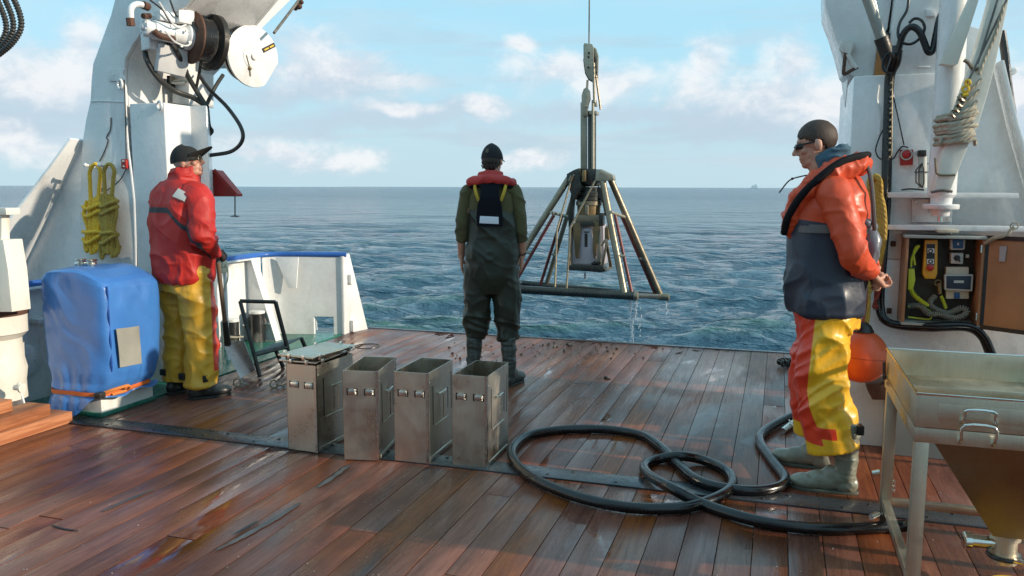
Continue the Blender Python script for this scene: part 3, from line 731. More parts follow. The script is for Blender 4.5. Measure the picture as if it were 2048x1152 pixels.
# junction box and cable on the bulwark
c = PX(444, 532, BX+.35); c = PY(443, 532, 5.9)
root = thing('junction_box', 'small beige junction box on a post with a thin cable, beside the left man', 'electric box', (c.x, c.y, 0))
mb = MB(); mb.box(c.x-.045, c.x+.04, c.y-.03, c.y+.03, c.z-.01, c.z+.05); mb.build('lid', 'plastic_beige', root, .006)
mb = MB(); mb.box(c.x-.035, c.x+.035, c.y-.028, c.y+.028, c.z-.06, c.z-.012); mb.build('body', 'plastic_beige', root, .004)
mb = MB(); mb.tube([c+Vector((.035, 0, .03)), c+Vector((.06, 0, -.02)), c+Vector((.055, 0, -.12)), c+Vector((.0, .02, -.2)), c+Vector((-.04, .05, -.35)), Vector((c.x-.02, c.y, .02))], .006, 6, smooth=6); mb.build('cable', 'plastic_beige', root)
mb = MB(); mb.box(c.x-.012, c.x+.012, c.y+.03, c.y+.05, 0, c.z+.04); mb.build('post', 'white', root)

# steel step frame
def step_frame():
    root = thing('step_frame', 'dark tubular steel step frame standing behind the sample boxes', 'step stool', G(520, 750))
    a_t, b_t = PY(477, 600, 5.75), PY(552, 603, 5.95); a_b, b_b = G(517, 757, .01), G(575, 715, .01)
    mb = MB()
    t1, t2 = PY(480, 602, 5.55), PY(551, 604, 5.75)
    b1, b2 = G(520, 754, .012), PY(570, 695, 5.9)
    mb.tube([t1, t2], .016, 10); mb.build('top_rail', 'iron', root)
    for p, q in ((t1, b1), (t2, G(583, 728, .012))):
        mb = MB(); mb.beam(p, q, .02, .032); mb.build('leg', 'iron', root, .003)
    k1 = t1.lerp(b1, .72); q2 = G(583, 728, .012); k2 = t2.lerp(q2, .72)
    mb = MB(); mb.tube([k1, k2], .013, 8); mb.build('rung', 'iron', root)
    s1, s2 = t1.lerp(b1, .50), t2.lerp(q2, .5)
    r1 = s1+Vector((.02, .45, -.0)); r2_ = s2+Vector((.02, .35, -.0))
    mb = MB(); mb.prism([k1.lerp(t1, .03), k2.lerp(t2, .03), k2+Vector((-.02, .26, .03)), k1+Vector((-.02, .30, .03))], (0, 0, .012)); mb.build('tread', paint('grey_tread', (.12, .125, .12), .4, .2, rust=.2, metal=.4), root, .003)
    for p in (k1+Vector((-.02, .29, .03)), k2+Vector((-.02, .25, .03))):
        mb = MB(); mb.beam(p, Vector((p.x+.02, p.y+.1, .0)), .025, .025, (1, 0, 0)); mb.build('rear_leg', 'iron', root, .003)
step_frame()
# shackles on deck
for i, (px, py, lab) in enumerate([(475, 765, 'small steel ring lying on deck beside the shovel blade'), (548, 768, 'small steel ring lying on deck beside the first sample box')]):
    mb = MB(); c = G(px, py, .03); mb.torus(c, (.5, -.6, .35), .028, .007, 20, 6); mb.tube([c+Vector((.02, 0, 0)), c+Vector((.08, .03, -.02))], .006, 6); o = mb.build('deck_ring', 'galv'); tag(o, lab, 'ring')
# ================================================================== PORT GANTRY LEG
def pp(pts, Y): return [PY(x, y, Y) for x, y in pts]
CROSS_L = Vector((-3.9, 10.35, 6.25)); CROSS_R = Vector((.2, 10.35, 6.25))
def port_leg():
    root = thing('gantry_tower', 'tall white port gantry leg with winch, left of the red jacketed man', 'gantry leg', (-4.6, 5.3, 0))
    # main column: front plate with curved head
    pl = [(262, 812), (160, 812), (160, 400), (164, 290), (172, 240), (181, 200), (183, 160), (186, 128), (200, 90), (222, 30), (245, -60), (330, -260), (520, -260), (430, -60), (372, 12), (310, 45), (284, 62), (266, 88), (250, 118), (249, 150), (251, 220), (256, 300), (268, 400), (272, 560)]
    P_ = pp(pl, 5.1)
    mb = MB(); mb.prism(P_, (0, .03, 0)); mb.prism([p+Vector((0, .80, 0)) for p in P_], (0, .03, 0)); mb.build('web_plate', 'white', root, .004)
    # inboard flange (+X) following the right edge of the outline, and outboard flange
    rt = P_[13:]
    rt = [Vector((p.x, p.y, p.z)) for p in rt]
    def skin(lst, y0, y1, name, off):
        vs = []; fs = []
        for p in lst: vs += [(p.x, y0, p.z), (p.x, y1, p.z), (p.x+off, y1, p.z), (p.x+off, y0, p.z)]
        for i in range(len(lst)-1):
            a, b = 4*i, 4*i+4
            for k in range(4): fs.append((a+k, b+k, b+(k+1) % 4, a+(k+1) % 4))
        fs += [(0, 1, 2, 3), (4*len(lst)-4, 4*len(lst)-1, 4*len(lst)-2, 4*len(lst)-3)]
        mb = MB(); mb.add(vs, fs); mb.build(name, 'white', root, .003)
    skin(rt, 5.135, 5.895, 'inboard_flange', -.025)
    skin(P_[1:13], 5.135, 5.895, 'outboard_flange', .025)
    # bright edge bead on the front corner
    mb = MB(); mb.tube([p+Vector((.008, -.004, 0)) for p in P_[19:]], .012, 8, smooth=2); mb.build('edge_bead', 'white', root)
    mb = MB(); a, b = PY(166, 292, 5.09), PY(252, 292, 5.09)
    # housing box, +X side
    X0, X1 = -4.65, -4.33; zt = PY(330, 205, 5.1).z
    mb = MB(); mb.prism([(X0+.004, 5.092, 0), (X1, 5.092, 0), (X1, 5.37, 0), (X1+.155, 5.37, 0), (X1-.04, 5.66, 0), (X0+.05, 5.95, 0), (X0+.004, 5.95, 0)], (0, 0, zt)); mb.build('box_housing', 'white', root, .01, 3)
    mb = MB()
    for c, r in ((PY(319, 211, 5.07), .03), (PY(240, 168, 5.07), .033)): mb.torus(c, (.4, 1, 0), r, .009, 24, 8)
    mb.build('lifting_eye', 'white', root)
    # bracket plates and weld marks on front
    mb = MB(); mb.prism(pp([(215, 138), (248, 140), (248, 162), (220, 163)], 5.098), (0, -.012, 0)); bolts(mb, [PY(228, 150, 5.086)], (0, -1, 0), .007, .006); mb.build('pad_plate', 'white', root, .002)
    mb = MB(); mb.tube(pp([(183, 203), (200, 202), (249, 204)], 5.097), .005, 6); mb.build('weld_seam', 'white', root)
    # outboard brace
    bl = pp([(166, 281), (160, 400), (158, 640), (60, 640), (18, 585)], 5.13)
    mb = MB(); mb.prism([bl[0], PY(205, 290, 5.13), PY(205, 812, 5.13), PY(40, 812, 5.13), PY(18, 572, 5.13)], (0, .025, 0)); mb.build('brace_web', 'white', root, .002)
    nx = Vector((-.02, 0, .012)); mid = [(PY(163, 280, 5.10), .10), (PY(140, 330, 5.10), .16), (PY(112, 390, 5.10), .24), (PY(85, 450, 5.10), .34), (PY(55, 510, 5.10), .42), (PY(30, 560, 5.10), .46), (PY(0, 620, 5.1), .48)]
    vs = []; fs = []
    for k, (p, dy) in enumerate(mid):
        f_ = p-Vector((0, dy, 0)); g_ = p+Vector((0, .06, 0)); vs += [f_, g_, g_+nx, f_+nx]
    for i in range(6):
        for k in range(4): fs.append((4*i+k, 4*i+4+k, 4*i+4+(k+1) % 4, 4*i+(k+1) % 4))
    fs += [(0, 1, 2, 3), (27, 26, 25, 24)]
    mb = MB(); mb.add(vs, fs); mb.build('brace_flange', 'white', root, .004)
    # recess side box behind winch
    mb = MB(); mb.prism(pp([(345, 150), (378, 140), (378, 210), (345, 206)], 5.55), (0, .3, 0)); mb.build('side_pocket', 'white', root, .004)
    mb = MB(); a = PY(343, 165, 5.52); mb.cyl(a, a+Vector((.12, .02, 0)), .021, n=14); mb.build('pin', 'steel_rod', root)
    mb = MB(); mb.box(a.x-.02, a.x+.01, a.y-.03, a.y+.1, a.z-.06, a.z+.05); mb.build('pin_block', 'black_tape', root, .004)
    # long arm going aft and up
    a0 = PY(425, 105, 5.9); a1 = CROSS_L
    mb = MB(); mb.beam(a0+(a0-a1).normalized()*.35, a1, .07, .27, (0, -1, 1)); mb.build('arm', 'white', root, .012)
    b0 = PY(388, 75, 5.75); mb = MB(); mb.tube([b0, b0+(a1-a0)*.5+Vector((-.1, 0, .25))], .022, 10); mb.build('arm_stay', 'white', root)
    mb = MB(); mb.beam(PY(372, 60, 5.55), PY(440, 100, 6.2), .2, .32); mb.build('arm_foot', 'white', root, .01)
    # red triangular bracket
    return root
port_leg()
def red_bracket():
    p = PY(422, 340, 5.75); root = thing('red_bracket', 'dark red triangular bracket on the inboard side of the port leg', 'bracket', (p.x, p.y, p.z))
    mb = MB(); q = pp([(419, 339), (431, 341), (470, 388), (470, 393), (422, 393)], 5.75); mb.prism(q, (0, .10, 0)); mb.build('bracket_plate', 'red_paint', root, .004)
    mb = MB(); mb.beam(PY(428, 340, 5.74), PY(472, 389, 5.74), .03, .012, (0, 1, 0)); mb.build('bracket_edge', 'red_paint', root, .002)
    c = PY(470, 393, 5.8); root2 = thing('hanging_plumb', 'thin rod with a small dark disc hanging from the red triangular bracket', 'hanger', c)
    e = PY(470, 432, 5.8); mb = MB(); mb.tube([c, e], .005, 6); mb.build('rod', 'iron', root2)
    mb = MB(); mb.lathe(e-Vector((0, 0, .008)), (0, 0, 1), [(.03, 0), (.042, .006), (.012, .014)], 18); mb.build('disc', 'iron', root2)
red_bracket()

# red push button box on the port leg
def button_box(px, py, Y, w, h, lab, wires):
    c = PY(px, py, Y); root = thing('emergency_button', lab, 'button box', c)
    mb = MB(); mb.box(c.x-w/2, c.x+w/2, Y-.03, Y, c.z-h/2, c.z+h/2); mb.build('box', 'red_paint', root, .005)
    mb = MB()
    for dz in (.02, -.02): mb.lathe((c.x+.005, Y-.03, c.z+dz), (0, -1, 0), [(.010, 0), (.009, .008), (.004, .010)], 14)
    mb.build('button', 'chrome', root)
    for k, w_ in enumerate(wires):
        mb = MB(); mb.tube(w_, .004, 6, smooth=6); mb.build('cord', 'hose_dry', root)
c = PY(253, 328, 5.07)
button_box(253, 328, 5.095, .047, .072, 'small red button box with two bright buttons on the port leg', [
    [c+Vector((0, 0, .03))]+pp([(252, 290), (250, 200), (248, 160)], 5.08), [c+Vector((0, 0, -.03))]+pp([(240, 360), (215, 380), (203, 382), (205, 376)], 5.08)])
mb = MB(); mb.tube(pp([(222, 235), (221, 258), (213, 275), (216, 282), (208, 305), (199, 322)], 5.093), .004, 6, smooth=4); o = mb.build('rust_streak_cord', 'rust'); o.name = 'old_cord'; tag(o, 'thin rusty crooked cord on the port leg above the yellow ropes', 'cord')

# yellow rope hanks hung on pegs
def hank(cx, top, mid, bot, Y, lab, wpx, seed, knot):
    rn = random.Random(seed); c = PY(cx, top, Y)
    root = thing('rope_hank', lab, 'rope', c, group='yellow ropes hung on the port leg')
    mb = MB(); s = .0145
    # doubled bight up to the peg
    x0 = cx-wpx*.18; x1 = cx+wpx*.25
    mb.tube([PY(x0+2, mid+15, Y-.05), PY(x0, (top+mid)/2, Y-.045), PY(cx-8, top+12, Y-.05), PY(cx+2, top-2, Y-.055), PY(cx+12, top+10, Y-.05), PY(x1, (top+mid)/2, Y-.045), PY(x1-4, mid+15, Y-.05)], s, 8, smooth=7); mb.build('hanging_bight', knot, root)
    mb = MB()
    n = 8
    for k in range(n):
        u = (k+.5)/n*2-1; xx = cx+u*wpx*.42+rn.uniform(-2, 2); yy = Y-.05-.03*math.cos(u*1.5)-rn.uniform(0, .012); b_ = bot-rn.uniform(0, 22)
        mb.tube([PY(xx*.8+cx*.2, mid-rn.uniform(2, 14), yy), PY(xx+rn.uniform(-3, 3), mid+25, yy-.01), PY(xx*.7+cx*.3, (mid+bot)/2, yy-.012), PY(xx+rn.uniform(-4, 4), b_-18, yy), PY(xx+3, b_, yy), PY(xx+7, b_-16, yy+.012)], s, 8, smooth=6)
    mb.build('coil', knot, root)
    mb = MB()
    for yy_, t in ((mid+8, 0), (mid+22, 3), ((mid+bot)/2+5, -12), ((mid+bot)/2+20, 7)):
        mb.tube([PY(cx-wpx*.5, yy_, Y-.04), PY(cx-wpx*.28, yy_+5+t*.3, Y-.105), PY(cx+wpx*.2, yy_-4-t*.3, Y-.11), PY(cx+wpx*.5, yy_-6-t, Y-.05)], s, 8, smooth=6)
    mb.build('wrap', knot, root)
    mb = MB(); p = PY(cx+2, top+4, Y); mb.cyl(p+Vector((0, .0, 0)), p+Vector((0, -.09, .012)), .011, n=10); mb.sphere(p+Vector((0, -.092, .012)), .016, 10, 8); o = mb.build('peg', 'white', root)
hank(188, 330, 405, 512, 5.09, 'brighter yellow rope hank, left of the two on the port leg', 44, 4, 'rope_yellow')
hank(216, 330, 400, 520, 5.07, 'duller olive yellow rope hank, right of the two on the port leg', 40, 9, 'rope_tan')

# ---- hydraulic winch on the leg
def winch():
    c0 = PX(287, 55, -4.33); c1 = PX(412, 82, -4.14)
    ax = (c1-c0).normalized(); root = thing('hydraulic_winch', 'white hydraulic winch with dark cable drum high on the port gantry leg', 'winch', c0)
    L = (c1-c0).length
    mb = MB(); mb.lathe(c0, ax, [(.055, 0), (.062, .01), (.062, .03), (.055, .035), (.055, .06), (.066, .07), (.068, L*.42), (.074, L*.43), (.074, L*.47), (.068, L*.48), (.072, L*.62), (.095, L*.66), (.095, L*.72)], 30); mb.build('motor', 'white', root)
    mb = MB(); u = ax.orthogonal().normalized(); w = ax.cross(u)
    bolts(mb, [c0+(u*math.cos(k)+w*math.sin(k))*.045 for k in np.linspace(0, 6.28, 7)[:6]], -ax, .008, .008); mb.lathe(c0, -ax, [(.024, 0), (.022, .014), (.01, .02)], 16); mb.build('end_cap', 'white', root)
    mb = MB(); mb.lathe(c0+ax*L*.72, ax, [(.10, 0), (.175, .012), (.188, .022), (.188, .034), (.12, .05)], 36); mb.build('drum_flange', 'rust', root)
    mb = MB(); mb.lathe(c0+ax*(L*.72+.06), ax, [(.12, -.01), (.125, .09), (.175, .10), (.205, .112), (.205, .15), (.12, .16)], 36); mb.build('drum', 'iron', root)
    mb = MB()
    for k in range(7): mb.torus(c0+ax*(L*.72+.058+k*.0145), ax, .150, .010, 34, 6)
    mb.build('wound_wire', 'worn_black', root)
    q = Matrix((ax, ax.cross(Vector((0, 0, 1))).normalized(), Vector((0, 0, 1)))).transposed()
    mb = MB(); mb.obox(c0+ax*L*.42+Vector((-.02, 0, .11)), .16, .10, .07, q); mb.obox(c0+ax*L*.62+Vector((0, 0, .13)), .12, .14, .10, q); mb.build('valve_block', 'white', root, .008)
    mb = MB(); mb.obox(c0+ax*L*.55+Vector((-.15, 0, 0)), L*.55, .14, .24, q); mb.build('mounting', 'white', root, .008)
    mb = MB(); mb.prism([c0+ax*L*.3+Vector((-.05, 0, -.08)), c0+ax*L*.8+Vector((-.05, 0, -.1)), c0+ax*L*.75+Vector((-.1, 0, -.28)), c0+ax*L*.4+Vector((-.15, 0, -.26))], (.03, 0, 0)); mb.build('gusset', 'white', root, .003)
    # pipe elbow above
    mb = MB(); mb.tube([PX(262, 42, -4.36), PX(262, 18, -4.36), PX(272, 9, -4.36), PX(286, 10, -4.34)], .022, 12, smooth=6); mb.build('pipe', 'white', root)
    mb = MB(); mb.tube([PX(286, 10, -4.34), PX(296, 14, -4.34)], .03, 8); mb.tube([PX(262, 52, -4.36), PX(260, 36, -4.36)], .028, 8); mb.tube([PX(308, 62, -4.25), PX(322, 72, -4.22), PX(348, 78, -4.2)], .022, 8, smooth=3); mb.tube([PX(286, 32, -4.3), PX(300, 32, -4.3)], .02, 8); mb.build('union', 'rust', root)
    rn = random.Random(3)
    for k, pts in enumerate(([(300, 0), (325, 20), (345, 48), (380, 55), (392, 75)], [(340, 0), (352, 30), (366, 40), (378, 52)], [(318, 4), (350, 52), (372, 50)], [(330, 62), (352, 85), (378, 90), (390, 62)])):
        mb = MB(); mb.tube([PX(x, y, -4.22+.03*k) for x, y in pts], .0065, 6, smooth=6); mb.build('thin_pipe', 'hose_dry' if k < 2 else 'white', root)
    mb = MB(); bolts(mb, [PX(x, y, -4.14) for x, y in ((342, 52), (372, 62), (378, 85), (362, 92), (385, 75))], (1, -.4, 0), .011, .014); mb.build('fitting', 'white_dirty', root)
winch()
# free hoses of the port leg
hz = [
 ('long black hose looping out to the right of the port leg', [(398, 150, 5.5), (420, 180, 5.5), (455, 215, 5.5), (482, 255, 5.5), (484, 282, 5.5), (462, 303, 5.5), (418, 311, 5.5)], .015),
 ('thick mottled hose sagging under the winch motor', [(289, 98, 5.1), (296, 125, 5.08), (320, 160, 5.15), (350, 182, 5.3), (385, 195, 5.4), (410, 210, 5.45)], .02),
 ('hose running from the motor union down to the housing corner', [(335, 80, 5.1), (352, 100, 5.15), (372, 145, 5.3), (392, 180, 5.4), (412, 212, 5.45)], .019),
 ('thin hose running down past the drum to the housing corner', [(385, 45, 5.2), (400, 72, 5.2), (402, 120, 5.3), (392, 180, 5.4)], .011),
 ('straight black hose crossing up to the white sheave', [(412, 212, 5.5), (430, 175, 5.6), (446, 150, 5.7)], .015),
 ('short black hose hanging behind the housing corner', [(414, 212, 5.5), (418, 250, 5.55), (424, 262, 5.6), (416, 272, 5.6)], .015),
 ('small hose loop under the cable drum', [(404, 135, 5.5), (412, 139, 5.5), (425, 138, 5.55), (430, 130, 5.6)], .009)]
for lab, pts, r in hz:
    mb = MB(); mb.tube([PY(x, y, Y) for x, y, Y in pts], r, 10, smooth=8); o = mb.build('hydraulic_hose', 'hose_dry'); tag(o, lab, 'hose', group='hydraulic hoses on the port leg')
# white sheave
def sheave():
    c = PY(504, 113, 5.9); n = Vector((.95, -.30, -.05)).normalized(); root = thing('sheave_block', 'big white round sheave cheek hanging beside the port arm against the sky', 'sheave', c)
    u = Vector((0, 0, 1)); u = (u-n*u.dot(n)).normalized(); w = -n.cross(u)
    def disc(r, flat, d, t):
        pts = []
        for k in range(56):
            a = 2*math.pi*k/56; x_, y_ = r*math.cos(a), r*math.sin(a)
            # cut the lower far side flat
            dd = x_*math.cos(R(35))*-0+y_*math.sin(R(-22))*0
            q = w*x_*1.0+u*y_
            pts.append((q, x_, y_))
        out = []
        for q, x_, y_ in pts:
            k_ = x_*.82-y_*.57
            if k_ > flat*r: q = q-(w*.82-u*.57)*(k_-flat*r)
            out.append(c+q+n*d)
        mb = MB(); mb.prism(out, n*t); return mb
    disc(.245, .88, 0, .022).build('cheek', 'white', root, .005)
    mb = MB(); mb.lathe(c-n*.075, n, [(.21, 0), (.21, .012), (.17, .022), (.17, .05), (.21, .06), (.21, .07)], 44); mb.build('wheel', 'iron', root)
    mb = disc(.20, .95, -.11, .02); mb.build('back_cheek', 'white_dirty', root, .004)
    mb = MB(); mb.lathe(c+n*.022, n, [(.10, 0), (.10, .004), (.028, .005), (.028, .02), (.015, .024)], 30); mb.build('hub', 'white', root)
    p = c+n*.026; a = p+w*.085+u*.055; b = p+w*.205+u*.12; mb = MB(); mb.beam(a, b, .036, .006, n); mb.build('marker_bar', 'plastic_black', root)
    mb = MB(); d = (b-a); mb.beam(a+d*.12+n*.004, a+d*.47+n*.004, .012, .003, n); mb.beam(a+d*.56+n*.004, a+d*.9+n*.004, .012, .003, n); mb.build('marker_stripe', 'yellow_paint', root)
    mb = MB(); mb.tube([p-w*.075-u*.0, p-w*.045-u*.09, p-w*.035-u*.16], .006, 6); mb.build('cotter', 'galv', root)
    mb = MB(); mb.sphere(p-w*.042-u*.10, .016, 10, 8); mb.build('nut', 'brass', root)
    mb = MB(); up_ = PY(470, 40, 6.3); mb.beam(c-n*.04+Vector((0, 0, .1)), c-n*.04+Vector((-.12, .2, .42)), .05, .03); mb.build('hanger', 'white', root, .004)
    # wires
    for k, (p0, p1, r_, m_) in enumerate((((489, 62, 6.0), (560, -30, 7.0), .006, 'wire'), ((548, 66, 5.95), (604, -8, 6.4), .012, 'wire'))):
        mb = MB(); mb.tube([PY(*p0), PY(*p1)], r_, 8); o = mb.build('wire_rope', m_); tag(o, ['thin wire running up from the white sheave', 'thicker twisted rope running up right from the white sheave'][k], 'wire')
    mb = MB(); q = PY(597, 12, 6.35); mb.sphere(q, (.035, .03, .03), 8, 6); mb.sphere(q+Vector((.03, 0, .03)), .02, 8, 6); mb.sphere(q+Vector((-.03, 0, -.02)), .018, 8, 6); o = mb.build('rope_knot', 'rust'); tag(o, 'brown knot and shackle on the twisted rope at the top', 'knot')
    mb = MB(); mb.tube([PY(444, 50, 5.6), PY(446, -20, 5.6)], .005, 6); o = mb.build('wire_rope', 'wire'); tag(o, 'vertical thin wire leaving the cable drum upwards', 'wire')
sheave()
# crossbeam overhead carrying the lifting wire (above the frame)
mb = MB(); mb.beam(CROSS_L-Vector((.25, 0, 0)), CROSS_R+Vector((.25, 0, 0)), .28, .3); o = mb.build('gantry_crossbeam', 'white', None, .015); tag(o, 'white crossbeam joining the two gantry arms above the frame', 'beam')

# ---- black spiral hoses top left
for k, (off, lab) in enumerate([(0, 'outermost of the black spiral wrapped hoses in the top left corner'), (-16, 'middle black spiral wrapped hose in the top left corner'), (-30, 'innermost black spiral wrapped hose in the top left corner')]):
    pts = [PY(x+off, y+(4*k), 3.0+.03*k) for x, y in ((2, -60), (24, -10), (40, 30), (41, 58), (26, 84), (4, 104), (-26, 125))]
    mb = MB(); P_ = catmull(pts, 40); mb.tube(P_, .0125, 10, rf=lambda t, l: 1+.16*math.sin(l*2*math.pi/.0135)); o = mb.build('spiral_hose', 'hose_dry'); tag(o, lab, 'hose', group='spiral wrapped hoses')

# ================================================================== WHITE WINDLASS AT THE LEFT EDGE
def windlass():
    Y0 = 3.98; root = thing('windlass', 'white windlass with rusty rimmed drum cut off by the left picture edge', 'windlass', PY(0, 800, Y0))
    def cx(px, py): return PY(px, py, Y0)
    def lth(name, mat, prof, Yc=Y0+.05, cxpx=-22):
        # prof: (px radius edge, py)
        c0 = PY(cxpx, 600, Yc); pr = []
        for ex, py in prof: p = PY(ex, py, Yc); pr.append((max(.01, (p.x-PY(cxpx, py, Yc).x)*.76), p.z))
        pr.sort(key=lambda t: t[1]); mb = MB(); mb.lathe((c0.x, Yc, 0), (0, 0, 1), pr, 36); mb.build(name, mat, root)
    lth('base', 'cream', [(36, 800), (34, 765), (38, 740), (33, 720), (34, 692)])
    lth('drum', 'cream', [(31, 693), (24, 724), (31, 680), (45, 668), (45, 632)])
    lth('rim', 'rust', [(46, 633), (47, 624), (43, 616), (20, 612)])
    lth('lower_rim', 'rust', [(33, 676), (44, 669), (42, 664)])
    mb = MB(); mb.prism(pp([(-60, 480), (6, 480), (16, 540), (24, 624), (-60, 624)], 3.9), (0, .14, 0)); mb.build('gear_case', 'cream', root, .006)
    mb = MB(); mb.prism(pp([(-60, 416), (11, 416), (13, 430), (-60, 430)], 3.94), (0, .1, 0)); mb.prism(pp([(-60, 428), (3, 428), (3, 485), (-60, 485)], 3.96), (0, .06, 0)); mb.build('top_handle', 'cream', root, .004)
    mb = MB(); c = PY(30, 775, Y0-.06); mb.lathe(c, (1, 0, 0), [(.018, 0), (.016, .05), (.03, .05), (.03, .065)], 14); mb.sphere(c+Vector((.04, 0, .02)), .018, 8, 6); mb.build('drain_cock', 'cream', root)
    # bits of rusty chain on the rim
    mb = MB(); rn = random.Random(1)
    c0 = PY(-22, 620, Y0+.05)
    for k in range(26):
        a = rn.uniform(-2.4, .7); rr = .215*rn.uniform(.8, 1.0); p = Vector((c0.x+rr*math.cos(a), c0.y+rr*math.sin(a), c0.z+.012+rn.uniform(0, .02))); mb.torus(p, (rn.uniform(-1, 1), rn.uniform(-1, 1), rn.uniform(.2, 1)), .014, .0045, 10, 5)
    mb.build('chain', 'rust', root)
windlass()

# timbers
def timber(x0, x1, ya, yb, z0, h, w, lab, rz):
    mb = MB(); L = yb-ya; mb.box(-w/2, w/2, -L/2, L/2, 0, h); o = link(mb.mesh('timber_beam', .004, 2), 'timber_beam', 'timber', None, True)
    o.location = ((x0+x1)/2, (ya+yb)/2, z0); o.rotation_euler = (0, 0, rz); tag(o, lab, 'timber', 'timber beams by the windlass')
timber(-4.335, -4.335, 2.2, 4.02, .0, .072, .17, 'lowest timber beam of the stepped stack by the blue cover', -R(.5))
timber(-4.345, -4.345, 2.2, 3.90, .074, .072, .17, 'middle timber beam with a whitish top in the stepped stack', R(2))
timber(-4.405, -4.405, 2.2, 3.70, .148, .072, .16, 'topmost timber beam of the stack in front of the windlass', R(3))
timber(-4.535, -4.535, 2.1, 3.9, .0, .072, .2, 'inner timber beam lying on the deck under the stepped stack', 0)
timber(-4.575, -4.575, 2.1, 3.64, .074, .072, .17, 'inner timber beam right under the topmost one', R(1))

# ================================================================== BLUE TARPAULIN COVER
def tarp_cover():
    C0 = Vector((-4.335, 4.41, 0)); root = thing('covered_machine', 'deck machine wrapped in a blue tarpaulin tied with an orange strap', 'covered machine', (C0.x, C0.y, 0))
    # levels: z, half x, half y, offset x, offset y, squareness
    lv = [(.012, .325, .43, -.01, -.02, 4), (.10, .30, .41, -.01, -.02, 4), (.15, .285, .385, -.01, -.02, 3.6), (.175, .30, .385, -.01, -.02, 3.6), (.22, .325, .37, -.01, -.01, 4), (.32, .338, .375, -.01, 0, 5),
          (.50, .335, .37, -.01, 0, 7), (.68, .33, .368, -.01, 0, 8), (.82, .325, .362, -.01, 0, 9), (.91, .318, .355, -.01, 0, 9), (.948, .305, .345, -.01, 0, 8), (.962, .27, .31, -.01, 0, 6), (.968, .12, .16, -.01, 0, 3)]
    zz = np.linspace(0, 1, 84); L_ = np.array(lv); L_[:, 1] *= .82; L_[:, 2] *= .70; ts = np.linspace(0, 1, len(lv)); pr = np.stack([np.interp(zz, ts, L_[:, k]) for k in range(6)], 1)
    n = 150; vs = []; 
    ang = np.linspace(0, 2*np.pi, n, endpoint=False)
    for z, hx, hy, ox, oy, sq in pr:
        ca, sa = np.cos(ang), np.sin(ang); rr = (np.abs(ca)**sq+np.abs(sa)**sq)**(-1/sq)
        x = ca*rr*hx+ox; y = sa*rr*hy+oy
        vs.append(np.stack([x, y, np.full(n, z)], 1))
    V_ = np.concatenate(vs); rad = np.stack([V_[:, 0]/.34, V_[:, 1]/.37], 1); rad /= np.linalg.norm(rad, axis=1)[:, None]
    p = V_.copy(); w = vnoise(p*3.1, 5)[:, None]*.5
    ridge = lambda q, s: 1-np.abs(vnoise(q, s))*2
    sm_ = lambda x, a, b: np.clip((x-a)/(b-a), 0, 1)
    lowf = np.clip((.36-V_[:, 2])/.25, 0, 1)
    f = .020*fbm(p*np.array([3, 3, 2.0])+w, 3, 1)+.013*ridge((p+w*.3)*np.array([5, 5, 1.4]), 3)*(.3+lowf*1.2)+.009*ridge((p+w*.25)@np.array([[1, 0, .8], [0, 1, .6], [0, 0, 1.]])*np.array([4.5, 4.5, 7]), 9)
    f += lowf*.016*np.sin(np.tile(ang, len(pr))*17+V_[:, 2]*6+w[:, 0]*4)
    topf = np.clip((V_[:, 2]-.9)/.05, 0, 1)
    f *= np.clip((V_[:, 2]-.05)/.25, .35, 1)
    f *= 1-.85*np.exp(-((V_[:, 2]-.158)/.022)**2)
    f *= 1-.92*np.exp(-((V_[:, 2]-.475)/.16)**4-((V_[:, 1]+.06)/.15)**4)*(V_[:, 0] > .16)
    V_[:, :2] += rad*(f*(1-topf*.8))[:, None]; V_[:, 2] += topf*.012*fbm(p*6, 2, 4)
    # slope of the top: lower towards inboard
    up = np.clip((V_[:, 2]-.7)/.26, 0, 1); V_[:, 2] -= up*(.085*np.clip((V_[:, 0]-.0)/.27, 0, 1)**1.5+.02*np.clip((-V_[:, 0]-.1)/.2, 0, 1))
    skirt = np.clip((.14-V_[:, 2])/.12, 0, 1); V_[:, 2] += skirt*(.115*sm_(V_[:, 0], .03, .19)+.012*np.sin(np.tile(ang, len(pr))*7+1)+.006)
    V_ += np.array([C0.x, C0.y, 0])
    fs = [(i*n+j, i*n+(j+1) % n, (i+1)*n+(j+1) % n, (i+1)*n+j) for i in range(len(pr)-1) for j in range(n)]; fs.append(tuple((len(pr)-1)*n+j for j in range(n)))
    mb = MB(); mb.add([tuple(v) for v in V_], fs)
    tarp = cloth('blue_tarpaulin', (.05, .19, .52), .34, 260, .0002, .06, coat=.35, fold=.006, fscale=9, spec=.5, stain=.12)
    mb.build('tarpaulin', tarp, root, angle=60)
    # seam on the near corner
    def sidept(a, z, off=.008):
        k = np.interp(z, L_[:, 0], np.arange(len(lv))); hx, hy, ox, oy, sq = [np.interp(z, L_[:, 0], L_[:, j]) for j in (1, 2, 3, 4, 5)]
        ca, sa = math.cos(a), math.sin(a); rr = (abs(ca)**sq+abs(sa)**sq)**(-1/sq); return Vector((C0.x+ca*rr*(hx+off)+ox, C0.y+sa*rr*(hy+off)+oy, z))
    a_c = -R(40)
    mb = MB(); mb.tube([sidept(a_c, z, .008+.006*math.sin(z*40)) for z in np.linspace(.27, .86, 30)], .005, 6); mb.build('seam', cloth('blue_webbing', (.02, .09, .38), .5, 200, .0003), root)
    # grey patch on the inboard face
    mb = MB(); vs = []; fs = []
    nn = 8
    y0_, y1_ = C0.y-.17, C0.y+.055; 
